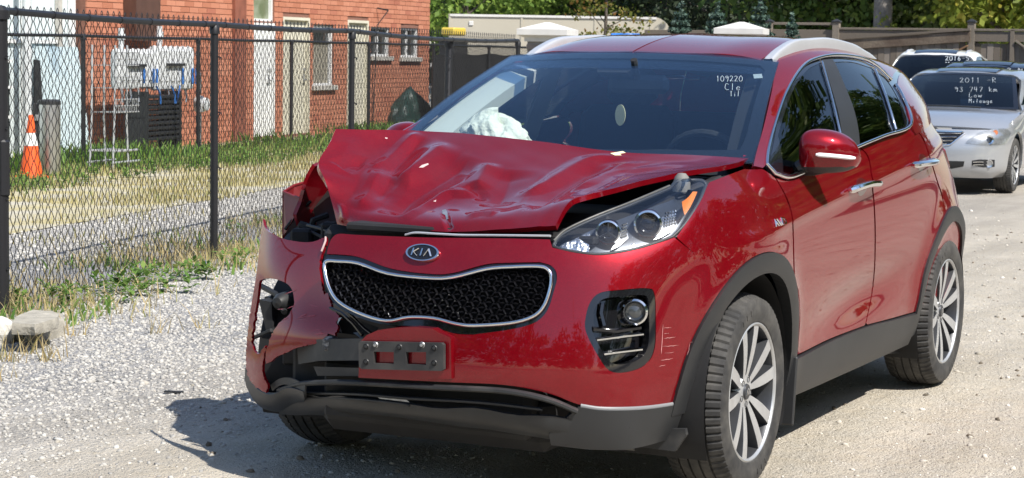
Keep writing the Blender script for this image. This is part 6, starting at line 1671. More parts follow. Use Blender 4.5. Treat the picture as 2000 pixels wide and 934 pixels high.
# dark rack under the boxes with blue hoses
c0 = mp(300, 215); r = empty('hose_rack', (c0[0], c0[1], 0), ang, label='black rack with blue hoses below the two meter boxes', cat='rack')
mb = MB()
for i in range(9):
    z = .22+i*.075; mb.box((0, 0, z), (1.05-.02*abs(i-4), .35, .045), bev=.008)
mb.build('shelves', 'black', r)
for x in (-.5, .5):
    mb = MB(); mb.box((x, 0, .45), (.05, .36, .9)); mb.build('upright', 'black', r)
for i, (x, dx) in enumerate(((-.30, .05), (.16, .03), (.42, -.10))):
    mb = MB(); mb.tube(sm([(x, NS*.20, .98), (x+dx, NS*.24, .86), (x+dx*1.6, NS*.23, .72)], 5), .014, 7); mb.build('blue_hose', 'blue', r)
# wire rack
c0 = gnd(222, 331); r = empty('wire_rack', tuple(c0), ang, label='grey wire display rack with baskets in front of the left meter box', cat='rack')
MT['wire'] = mat('galvanised_wire', (.48, .49, .50), .45, .5)
def bar2(name, pts, rr=.012): 
    mb = MB(); mb.tube(pts, rr, 6); return mb.build(name, 'wire', r)
lean = -.10
for x in (-.26, .04):
    for y in (-.16, .16): bar2('leg', [(x-.05 if x < 0 else x+.05, y, 0), (x, y, .62), (x+.02, y, 1.55)])
for z, x0, x1 in ((.10, -.34, .36), (.24, -.30, .30)): 
    bar2('base_rail', [(x0, .17*NS, z), (x1, .17*NS, z)], .014); bar2('base_rail', [(x0, -.17*NS, z), (x1, -.17*NS, z)], .014)
for z, hgt in ((.72, .16), (1.02, .14), (1.30, .16)):
    mb = MB()
    for i in range(13):
        x = -.24+i*.045; mb.tube([(x, NS*.18, z+hgt), (x, NS*.18, z), (x, -NS*.15, z)], .0045, 4)
    for zz in (z, z+hgt*.5, z+hgt): mb.tube([(-.26, NS*.18, zz), (.32, NS*.18, zz)], .007, 5)
    o = mb.build('basket', 'wire', r)
mb = MB()
for i in range(7): mb.tube([(-.3, NS*(.17-.055*i), .24), (.34, NS*(.17-.055*i), .24)], .005, 4)
mb.build('base_shelf', 'wire', r)
# gas regulator and riser
c0 = mp(390, 245); r = empty('gas_regulator', (c0[0], c0[1], 0), ang, label='small grey gas regulator on a riser pipe by the fence post', cat='regulator')
mb = MB(); mb.tube([(0, 0, 0), (0, 0, .55)], .03, 8); mb.tube([(0, 0, .85), (0, 0, 1.05), (-.02, 0, 1.15), (-.14, 0, 1.17)], .028, 8); mb.build('pipe', 'bare', r)
mb = MB(); mb.lathe([(.001, .55), (.08, .57), (.10, .66), (.10, .74), (.06, .80), (.001, .82)], 16); mb.lathe([(.001, -.12), (.10, -.11), (.11, -.02), (.11, .02), (.10, .04), (.001, .06)], 16, c=(.03, 0, .68), axis='y'); mb.build('regulator_body', 'meter_grey', r)
# green tarpaulin heap
c0 = mp(800, 262, .6); rows = []
for i in range(15):
    ring = []
    for j in range(40):
        ph = 2*math.pi*j/40; t = math.sin(math.pi/2*i/14); rr = max(.002, math.cos(math.pi/2*i/14))**.8
        wv = 1+.12*math.sin(3*ph+2*t)+.07*math.sin(9*ph+6*t)+.04*math.sin(17*ph-9*t)
        ring.append((c0[0]+.62*rr*wv*math.cos(ph), c0[1]+.38*rr*wv*math.sin(ph), .78*t*(1+.12*math.sin(2*ph))))
    rows.append(ring)
mb = MB(); mb.grid(np.array(rows), closed_u=True); tag(mb.build('tarpaulin_heap', mat('dark_green_tarp', (.012, .040, .034), .45, var=.4, vscale=9), angle=50), 'dark green tarpaulin heaped at the foot of the brick wall', 'tarpaulin')

# ------------------------------------------------------------------ concrete slabs and stones at the near fence
MT['concrete'] = mat('weathered_concrete', (.30, .28, .235), .95, var=.25, vscale=14, bump=.9, bscale=70, bdist=.006, col2=(.37, .345, .29), mscale=6)
def slab(name, top_px, zt, zb, label, jig=.006):
    P = np.array([atZ(zt, *q) for q in top_px]); n = len(P); P2 = dens(P[:, :2], .04); k = len(P2); c = P2.mean(0); V = []; 
    for z, sc in ((zb, .98), (zb+.2*(zt-zb), 1.0), (zt-.015, 1.0), (zt, .97)):
        for p in P2:
            q = c+(p-c)*sc; V.append((q[0]+rng.uniform(-jig, jig), q[1]+rng.uniform(-jig, jig), z+rng.uniform(-jig, jig)*.5))
    V += [(c[0], c[1], zt+.004), (c[0], c[1], zb)]
    F = [(r*k+i, r*k+(i+1) % k, (r+1)*k+(i+1) % k, (r+1)*k+i) for r in range(3) for i in range(k)]+[(3*k+i, 3*k+(i+1) % k, 4*k) for i in range(k)]+[((i+1) % k, i, 4*k+1) for i in range(k)]
    mb = MB(); mb.add(V, F); return tag(mb.build(name, 'concrete', recalc=True, angle=28), label, 'concrete slab')
slab('concrete_slab', [(47, 637), (72, 638), (127, 624), (122, 612), (90, 606), (55, 618)], .088, -.02, 'lower concrete slab lying on the gravel under another slab', .0025)
slab('concrete_slab', [(22, 632), (30, 618), (62, 605), (104, 607), (115, 615), (113, 621), (68, 634), (60, 633)], .150, .094, 'upper concrete slab, topmost of the two by the fence', .0025)
def rock(name, px, py, sz, label, m='concrete', fl=.8):
    c = gnd(px, py); b = bmesh.new(); bmesh.ops.create_icosphere(b, subdivisions=2, radius=sz/2); sd = rng.uniform(0, 9)
    for v in b.verts:
        q = v.co*14/1; v.co *= 1+.22*math.sin(q.x*1.3+sd)*math.sin(q.y*1.7+1)+.1*math.sin(q.z*3+sd); v.co.z *= fl
        v.co += Vector((c[0], c[1], sz*.3))
    me = bpy.data.meshes.new(name); b.to_mesh(me); b.free(); me.materials.append(MT[m] if isinstance(m, str) else m); return tag(link(bpy.data.objects.new(name, me)), label, 'rock')
MT['white_rock'] = mat('white_rock', (.55, .53, .48), .9, var=.2, vscale=20, bump=.8, bscale=60, bdist=.008)
rock('white_rock', 4, 668, .16, 'white rock on the gravel beside the stacked concrete slabs', 'white_rock', 1.1); rock('dark_rock', 30, 664, .10, 'brown stone wedged under the upper concrete slab', 'stone_tan')
rock('blue_scrap', 402, 517, .045, 'small bright blue plastic scrap at the foot of the fence post', mat('blue_scrap', (.04, .22, .62), .5), .8)
mb = MB(); a_, b_ = gnd(322, 767), gnd(357, 769); mb.box(((a_[0]+b_[0])/2, (a_[1]+b_[1])/2, .006), (np.linalg.norm(b_-a_), .02, .008), rz=math.atan2(b_[1]-a_[1], b_[0]-a_[0])+.1); tag(mb.build('plastic_shard', 'black', smooth=False), 'thin black plastic shard lying on the gravel left of the car', 'shard')

# ------------------------------------------------------------------ masonry pillars with white caps
MT['cap'] = mat('white_cap', (.58, .57, .545), .8, var=.08, vscale=5)
MT['pillar_brick'] = island_mat('grey_brick', (.16, .14, .13), (.28, .25, .23), .9, .3)
def pillar(px, ytop, dep, label):
    q = atD(dep, px, ytop); z1 = q[2]; r = empty('gate_pillar', (q[0], q[1], 0), R_(12), label=label, cat='pillar')
    mb = MB(); mb.box((0, 0, (z1-.2)/2), (.52, .52, z1-.2)); mb.build('shaft', MT['mortar'] if False else mat('grey_mortar', (.25, .24, .23), .95), r, smooth=False)
    first = None
    for k in range(int((z1-.3)/.08)):
        if (k+1)*.08 < .9: continue
        for i in range(3):
            for (dx, dy, sx, sy) in ((.265, (i-1)*.183+(.04 if k % 2 else 0), .03, .172), ((i-1)*.183+(.04 if k % 2 else 0), .265, .172, .03)):
                mbx = MB(); mbx.box((0, 0, 0), (sx, sy, .070)); 
                o = mbx.build('brick', 'pillar_brick', r, smooth=False); o.location = (dx, dy, k*.08+.035)
    mb = MB(); V = []; 
    for hw, z in ((.30, z1-.30), (.30, z1-.24), (.40, z1-.20), (.40, z1-.11), (.36, z1-.10), (.04, z1)): V += [(-hw, -hw, z), (hw, -hw, z), (hw, hw, z), (-hw, hw, z)]
    F = [(r_*4+i, r_*4+(i+1) % 4, r_*4+4+(i+1) % 4, r_*4+4+i) for r_ in range(5) for i in range(4)]+[(20, 21, 22, 23), (3, 2, 1, 0)]
    mb.add(V, F); mb.build('cap', 'cap', r, smooth=False)
pillar(1070, 44, 31.5, 'masonry pillar with white pyramid cap at the end of the chain-link fence')
pillar(1449, 43, 33, 'masonry pillar with white pyramid cap next to the wooden fence')
# ------------------------------------------------------------------ beige trailer
tr_d = 62; a = atD(tr_d, 876, 27); b = atD(tr_d, 1311, 29); zt = a[2]; ln = np.linalg.norm((b-a)[:2]); an = math.atan2((b-a)[1], (b-a)[0])
tr = empty('box_trailer', (a[0], a[1], 0), an, label='long beige box trailer with a rounded nose behind the white capped pillar', cat='trailer')
MT['beige'] = mat('beige_panel', (.42, .385, .31), .6, var=.06, vscale=.8)
sd = -1 if (Matrix.Rotation(an, 3, 'Z') @ Vector((0, 1, 0))).dot(Vector(CAM)-Vector(a)) > 0 else 1
pf = [(0, .7), (0, zt)]+[(ln-.55+.55*math.sin(t), zt-.55+.55*math.cos(t)) for t in np.linspace(0, math.pi/2, 8)]+[(ln, .9), (ln-.4, .7)]
mb = MB(); mb.prism(pf, (0, 0, 0), (1, 0, 0), (0, 0, 1), (0, 1, 0), sd*2.3); mb.build('body', 'beige', tr, recalc=True, smooth=False)
for x in (.05, ln*.33, ln*.66, ln-.62):
    mb = MB(); mb.box((x, -sd*.012, (zt+.75)/2), (.07, .022, zt-.78)); mb.build('rib', 'beige', tr)
mb = MB(); mb.box((ln/2-.2, -sd*.02, zt-.04), (ln-.5, .04, .07)); mb.build('top_rail', 'cap', tr)
mb = MB(); mb.box((.7, -sd*.02, zt-.28), (.14, .03, .14), bev=.02); mb.build('marker_lamp', 'cap', tr)
for i in range(6):
    mb = MB(); mb.box((ln-.02+.012, sd*.6, zt-.7-.16*i), (.05, .9, .05)); mb.build('nose_slat', 'cap', tr)
for x in (ln*.3, ln*.42):
    mb = MB(); mb.lathe([(.001, 0), (.42, 0), (.45, .05), (.45, .2), (.42, .25), (.001, .25)], 24, c=(x, sd*.05, .45), axis='y'); mb.build('wheel', 'tyre', tr)
# blue tarp strip and yellow machine glimpsed behind the fence
q = atD(36, 1222, 67); rows_ = []
for i in range(9):
    t = i/8; ring = []
    for j in range(28):
        ph = 2*math.pi*j/28; rr = (.34+.05*math.sin(5*ph+2*t)*(1-t))*(1.0 if t < .8 else (1-t)/.2*.85+.15)
        ring.append((q[0]+rr*math.copysign(abs(math.cos(ph))**.6, math.cos(ph)), q[1]+rr*math.copysign(abs(math.sin(ph))**.6, math.sin(ph)), q[2]*min(1, t*1.18)+.02*math.sin(3*ph)*t))
    rows_.append(ring)
mb = MB(); mb.grid(np.array(rows_), closed_u=True); tag(mb.build('blue_tarp', 'blue'), 'blue tarpaulin over a stack, its top just above the red car roof', 'tarpaulin')
q = atD(55, 886, 62); r = empty('yellow_machine', (q[0], q[1], 0), label='small yellow machine top between the brick corner and the trailer', cat='machine')
MT['yellow'] = mat('yellow_paint', (.55, .40, .06), .5); mb = MB(); mb.box((0, 0, q[2]/2-.1), (.8, .5, q[2]-.2), bev=.05); mb.build('body', 'black', r); mb = MB(); mb.box((0, 0, q[2]), (.7, .42, .22), bev=.04); mb.build('hood', 'yellow', r)

# ------------------------------------------------------------------ weathered wooden fence
WD = 44.5
wa, wb = atD(WD+1.5, 1500, 110), atD(WD-1, 2040, 110); wv = (wb-wa); wv[2] = 0; wl_ = np.linalg.norm(wv); wv /= wl_; wnn = np.array([wv[1], -wv[0], 0]); wnn = wnn if wnn@(CAM-wa) > 0 else -wnn
def fz(px, py):
    dr = FWD+RGT*(px-1000)/FPX-UPV*(py-467)/FPX; t = ((wa-CAM)@wnn)/(dr@wnn); q = CAM+dr*t-wa; return float(q@wv), float((CAM+dr*t)[2])
wf = empty('wooden_fence', (wa[0], wa[1], 0), math.atan2(wv[1], wv[0]), label='weathered grey plank fence with capped posts behind the parked cars', cat='fence')
YS_ = 1 if np.cross(np.array([0, 0, 1.]), wv)@wnn > 0 else -1
MT['wood'] = island_mat('weathered_wood', (.105, .085, .066), (.20, .17, .14), .9, .5, c3=(.26, .225, .19), p3=.2)
MT['wood2'] = island_mat('grey_post_wood', (.15, .125, .10), (.22, .19, .155), .9, .5)
zt_ = fz(1800, 57)[1]
up_ = MB(); up_.box((0, 0, 0), (1, 1, 1), bev=.02); pm = bpy.data.meshes.new('plank'); pm.from_pydata(up_.v, [], up_.f); pm.materials.append(MT['wood'])
def plank(x, w_, z0, z1, y=0.0, root=wf, tilt=0.0, nm='plank', th=.025, m=None):
    o = bpy.data.objects.new(nm, pm); COL.objects.link(o); o.parent = root; o.location = (x, y, (z0+z1)/2); o.scale = (w_, th, z1-z0); o.rotation_euler = (0, tilt, 0); return o
gate0, gate1 = fz(1645, 60)[0], fz(1893, 60)[0]
x = -3.0
while x < wl_+3:
    w_ = rng.uniform(.132, .145)
    if not (gate0 < x < gate1): plank(x+w_/2, w_-.008, .05+rng.uniform(-.02, .02), zt_-.30+rng.uniform(-.006, .006), YS_*rng.uniform(-.006, .006))
    x += w_
for px in (1503, 1634, 1898, 2034):
    s = fz(px, 60)[0]; zp = fz(px, 37)[1]; mb = MB(); mb.box((s, YS_*.02, zp/2-.04), (.15, .15, zp-.08)); mb.build('post', 'wood2', wf, smooth=False)
    mb = MB(); V = [(s+a*h, YS_*.02+b*h, z) for h, z in ((.095, zp-.08), (.095, zp-.05), (.01, zp)) for a, b in ((-1, -1), (1, -1), (1, 1), (-1, 1))]; mb.add(V, [(r_*4+i, r_*4+(i+1) % 4, r_*4+4+(i+1) % 4, r_*4+4+i) for r_ in range(2) for i in range(4)]+[(8, 9, 10, 11), (3, 2, 1, 0)]); mb.build('post_cap', 'black', wf, smooth=False)
def rail(x0, x1, z0, z1, y=.0, th=.05, nm='rail'):
    mb = MB(); mb.box(((x0+x1)/2, YS_*y, (z0+z1)/2), (x1-x0, th, z1-z0), bev=.005); return mb.build(nm, 'wood2', wf, smooth=False)
p0, p1, p2, p3 = (fz(px, 60)[0] for px in (1503, 1634, 1898, 2034))
rail(p0, p1, fz(1570, 49)[1], fz(1570, 44)[1]); rail(p0, p1, fz(1570, 80)[1], fz(1570, 58)[1]); rail(-3, p0, fz(1450, 80)[1], fz(1450, 60)[1])
rail(p1, p2, zt_-.03, zt_+.02, .02, .12); rail(p1, p2, zt_-.28, zt_-.04, .035, .04)
rail(p2, p3, zt_-.03, zt_+.02, .02, .12); rail(p2, p3, zt_-.26, zt_-.04, .035, .04); rail(p3, p3+3, zt_-.03, zt_+.02, .02, .12); rail(p3, p3+3, zt_-.26, zt_-.04, .035, .04)
s = fz(1979, 60)[0]; mb = MB(); mb.box((s, YS_*.05, zt_/2), (.09, .06, zt_)); mb.build('stile', 'wood2', wf, smooth=False)
mb = MB(); a_, b_ = fz(1985, 80), fz(2030, 112); mb.tube([(a_[0], YS_*.07, a_[1]), (b_[0], YS_*.07, b_[1])], .06, 4, flat=.4); mb.build('brace', 'wood2', wf, smooth=False)
# sagging gate leaf between two posts
gt = empty('wooden_gate', (wa+wv*p2).tolist()[:2]+[0], math.atan2(wv[1], wv[0]), label='sagging wooden gate leaf hung from the tall post behind the white SUV', cat='gate')
L_ = p2-gate0-.05; dz = fz(1893, 57)[1]-fz(1645, 74)[1]; ta = math.atan2(dz, L_)
x = .10
while x < L_:
    w_ = rng.uniform(.132, .145); ztop_ = zt_-.18-dz*x/L_; plank(-x-w_/2, w_-.008, .08-.0*x, ztop_, YS_*(.10+rng.uniform(-.006, .006)), gt); x += w_
MT['wood3'] = mat('dark_board_wood', (.10, .07, .05), .85, col2=(.17, .135, .10), mscale=2, var=.3, vscale=25)
for dzz, hh_, nm in ((0.0, .05, 'top_cap'), (-.15, .22, 'top_board')):
    mb = MB(); c = (-L_/2, YS_*.14, zt_-dz/2+dzz); mb.box(c, (L_/math.cos(ta), .05 if nm == 'top_board' else .11, hh_), axes=((math.cos(ta), 0, math.sin(ta)), (0, 1, 0), (-math.sin(ta), 0, math.cos(ta)))); mb.build(nm, 'wood3' if nm == 'top_board' else 'wood2', gt, smooth=False)
mb = MB(); mb.tube([(-.05, YS_*.15, zt_-.35), (-.75, YS_*.15, zt_-.75)], .06, 4, flat=.4); mb.build('brace', mat('fresh_wood', (.22, .12, .06), .8), gt, smooth=False)

# ------------------------------------------------------------------ trees
MT['bark'] = mat('bark', (.10, .085, .07), .95, var=.35, vscale=12, bump=.8, bscale=25, bdist=.03)
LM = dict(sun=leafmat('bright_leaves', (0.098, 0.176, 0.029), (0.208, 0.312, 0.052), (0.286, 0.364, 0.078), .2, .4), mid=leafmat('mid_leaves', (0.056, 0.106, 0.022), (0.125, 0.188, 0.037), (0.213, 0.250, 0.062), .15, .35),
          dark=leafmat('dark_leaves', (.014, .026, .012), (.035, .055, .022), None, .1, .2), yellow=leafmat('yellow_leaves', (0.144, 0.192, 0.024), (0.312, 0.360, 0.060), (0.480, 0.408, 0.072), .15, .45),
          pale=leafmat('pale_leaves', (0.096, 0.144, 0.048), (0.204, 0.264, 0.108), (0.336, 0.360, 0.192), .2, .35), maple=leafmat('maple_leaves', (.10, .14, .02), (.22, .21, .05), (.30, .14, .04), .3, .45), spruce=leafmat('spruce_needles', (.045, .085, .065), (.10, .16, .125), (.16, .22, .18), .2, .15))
def leaves(cent, n_per, spread, size, seed, flat=.7):
    """leaf quads gathered about clump centres"""
    r = np.random.default_rng(seed); n = len(cent)*n_per; c = np.repeat(np.asarray(cent), n_per, 0)+r.normal(0, 1, (n, 3))*np.array([spread, spread, spread*flat])
    a = r.normal(0, 1, (n, 3)); a /= np.linalg.norm(a, axis=1)[:, None]; b = np.cross(a, r.normal(0, 1, (n, 3))); b /= np.linalg.norm(b, axis=1)[:, None]
    s = size*r.uniform(.6, 1.3, n)[:, None]; k = s*.32
    V = np.stack([c-a*s*.5, c-a*s*.05+b*k, c+a*s*.5, c-a*s*.05-b*k], 1).reshape(-1, 3); return V, np.arange(4*n).reshape(-1, 4)
def tree(name, label, px, dep, H, rad, z0, m, size=.16, nclump=120, nper=60, seed=1, spread=.35, cat='tree', trunk=.16, xy=None, bark='bark'):
    q = atD(dep, px, 110) if xy is None else np.array([*xy, 0.]); r_ = np.random.default_rng(seed); t = empty(name, (q[0], q[1], 0), r_.uniform(0, 6), label=label, cat=cat)
    d = r_.normal(0, 1, (nclump, 3)); d /= np.linalg.norm(d, axis=1)[:, None]; d *= (r_.uniform(.35, 1.0, nclump)**.5)[:, None]
    hz = (H-z0)/2; cent = d*np.array([rad, rad, hz])+np.array([0, 0, z0+hz]); cent[:, :2] *= (1+.18*np.sin(cent[:, 2:3]*2.1+seed))
    V, F = leaves(cent, nper, spread, size, seed+5); fast_mesh('crown', V, F, LM[m], t)
    mb = MB(); zs = np.linspace(0, H*.8, 7); P = [(.1*math.sin(z*.8+seed), .1*math.cos(z*.7+seed), z) for z in zs]; mb.tube(P, [trunk*(1-.8*i/6) for i in range(7)], 9)
    for k in range(min(22, nclump)):
        e = cent[k*max(1, nclump//22) % nclump]; zz = max(.8, min(H*.7, e[2]*.72)); mb.tube([(.1*math.sin(zz*.8+seed), .1*math.cos(zz*.7+seed), zz), tuple(e*np.array([.5, .5, 1])*np.array([1, 1, .9])+np.array([0, 0, .02])), tuple(e)], [trunk*.32, trunk*.2, trunk*.06], 5)
    mb.build('trunk', bark, t); return t
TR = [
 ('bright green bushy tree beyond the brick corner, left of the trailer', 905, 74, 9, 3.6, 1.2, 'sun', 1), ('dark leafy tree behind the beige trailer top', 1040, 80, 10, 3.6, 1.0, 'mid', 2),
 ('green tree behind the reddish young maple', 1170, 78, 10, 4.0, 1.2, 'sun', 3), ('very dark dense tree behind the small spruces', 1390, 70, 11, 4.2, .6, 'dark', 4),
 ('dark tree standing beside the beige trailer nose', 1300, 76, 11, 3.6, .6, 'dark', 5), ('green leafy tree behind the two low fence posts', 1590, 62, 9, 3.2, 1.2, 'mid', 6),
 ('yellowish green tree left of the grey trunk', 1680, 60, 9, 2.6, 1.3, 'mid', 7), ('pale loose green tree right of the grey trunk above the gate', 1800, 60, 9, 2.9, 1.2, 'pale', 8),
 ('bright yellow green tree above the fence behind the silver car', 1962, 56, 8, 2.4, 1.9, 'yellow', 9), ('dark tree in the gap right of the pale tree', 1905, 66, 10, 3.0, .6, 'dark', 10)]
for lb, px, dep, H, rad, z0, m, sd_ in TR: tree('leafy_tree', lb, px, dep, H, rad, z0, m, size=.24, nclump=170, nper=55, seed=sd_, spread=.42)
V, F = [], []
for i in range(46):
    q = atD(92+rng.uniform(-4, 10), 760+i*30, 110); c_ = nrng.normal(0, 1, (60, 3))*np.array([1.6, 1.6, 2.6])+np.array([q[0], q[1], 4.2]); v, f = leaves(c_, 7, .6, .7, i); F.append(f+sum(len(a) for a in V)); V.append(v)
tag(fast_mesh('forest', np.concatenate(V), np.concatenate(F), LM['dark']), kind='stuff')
# bare grey trunk among them
q = atD(57, 1721, 110); t = empty('bare_trunk', (q[0], q[1], 0), label='thick grey tree trunk rising between the trees above the gate', cat='tree'); mb = MB(); mb.tube([(0, 0, 0), (.03, .02, 2.5), (-.02, .0, 5), (0, 0, 8)], [.30, .26, .24, .15], 12); mb.build('trunk', mat('grey_bark', (.17, .155, .14), .95, var=.35, vscale=9, bump=.8, bscale=20, bdist=.03), t)
V, F = leaves(np.array([[.3, .1, 2.6], [.45, -.1, 2.3], [.2, .3, 2.4]]), 26, .12, .14, 77); fast_mesh('crown', V, F, LM['yellow'], t)
# young maple before the trailer
q = atD(44, 1181, 110); t = empty('young_maple', (q[0], q[1], 0), label='thin young maple with reddish green leaves in front of the beige trailer', cat='tree')
mb = MB(); mb.tube([(0, 0, 0), (.02, .01, 1.5), (0, .02, 3), (.02, 0, 4.4)], [.05, .042, .03, .012], 8); cs = []
for k in range(30):
    zz = 1.75+k*.085; a = k*2.4; L = .95-.012*k+rng.uniform(-.2, .15); e = np.array([math.cos(a)*L, math.sin(a)*L, zz+rng.uniform(-.1, .22)])
    mb.tube([(0, .01, zz-.15), e*[.5, .5, 1]+[0, 0, .05], e], [.012, .009, .004], 5); cs += [e, e*[.75, .75, 1], e*[.5, .5, 1]+[0, 0, .04]]
mb.build('trunk', 'bark', t); V, F = leaves(np.array(cs), 17, .10, .095, 31, .6); fast_mesh('crown', V, F, LM['maple'], t)
# young spruces
def spruce(px, py, dep, base_r, label):
    q = atD(dep, px, py); H = q[2]; t = empty('young_spruce', (q[0], q[1], 0), label=label, cat='spruce'); mb = MB(); mb.tube([(0, 0, 0), (0, 0, H)], [.05, .006], 7); mb.build('trunk', 'bark', t); cs = []
    mb2 = MB(); nl = 11
    for l in range(nl):
        z = H*(.25+.70*l/nl); R = base_r*(1-l/nl)**.9+.04
        for k in range(8):
            a = 2*math.pi*k/8+l*.6; 
            for s in np.linspace(.15, 1, 7): cs.append((math.cos(a)*R*s, math.sin(a)*R*s, z+.10*s*R/.3+.02))
    cs += [(0, 0, H-.03*i) for i in range(10)]
    V, F = leaves(np.array(cs), 7, .022, .085, int(px), 1); fast_mesh('crown', V, F, LM['spruce'], t)
spruce(1329, 6, 40, .55, 'young spruce with a tall leader right of the trailer'); spruce(1402, 8, 40, .60, 'young spruce just left of the second white pillar cap')
spruce(1486, -8, 39, .50, 'tall young spruce between the white cap and the wooden post'); spruce(1548, 28, 43, .35, 'small pale spruce behind the low wooden rail')
# trees round the yard behind the viewpoint and on its open side (they show only as reflections)
V, F = [], []
r_ = np.random.default_rng(99)
spots = [(x, 15.8+r_.uniform(-.8, 2.0)) for x in np.arange(-28, 16, 3.2)]+[(24+r_.uniform(-2, 3), y) for y in np.arange(-26, 20, 3.6)]+[(x, y+r_.uniform(-1, 1)) for x, y in ((-30, 9), (-33, 12.5), (-37, 7.5), (-40, 12), (-45, 8), (-48, 14), (-52, 10), (-58, 6), (-60, 16), (-66, 11), (-34, 16), (-42, 18))]
for i, (x, y) in enumerate(spots):
    H = r_.uniform(6.0, 11.5) if x > -29 else r_.uniform(14, 22); n_ = 110; d = r_.normal(0, 1, (n_, 3)); d /= np.linalg.norm(d, axis=1)[:, None]; c_ = d*np.array([2.3+.08*max(0, H-11), 2.3+.08*max(0, H-11), H*.46])*(r_.uniform(.3, 1, n_)**.5)[:, None]+np.array([x, y, H*.55]); v, f = leaves(c_, 22 if H < 12 else 40, .45, .48 if H < 12 else .6, 500+i); F.append(f+sum(len(a) for a in V)); V.append(v)
    mbt = None
tag(fast_mesh('treeline', np.concatenate(V), np.concatenate(F), LM['mid']), kind='stuff')
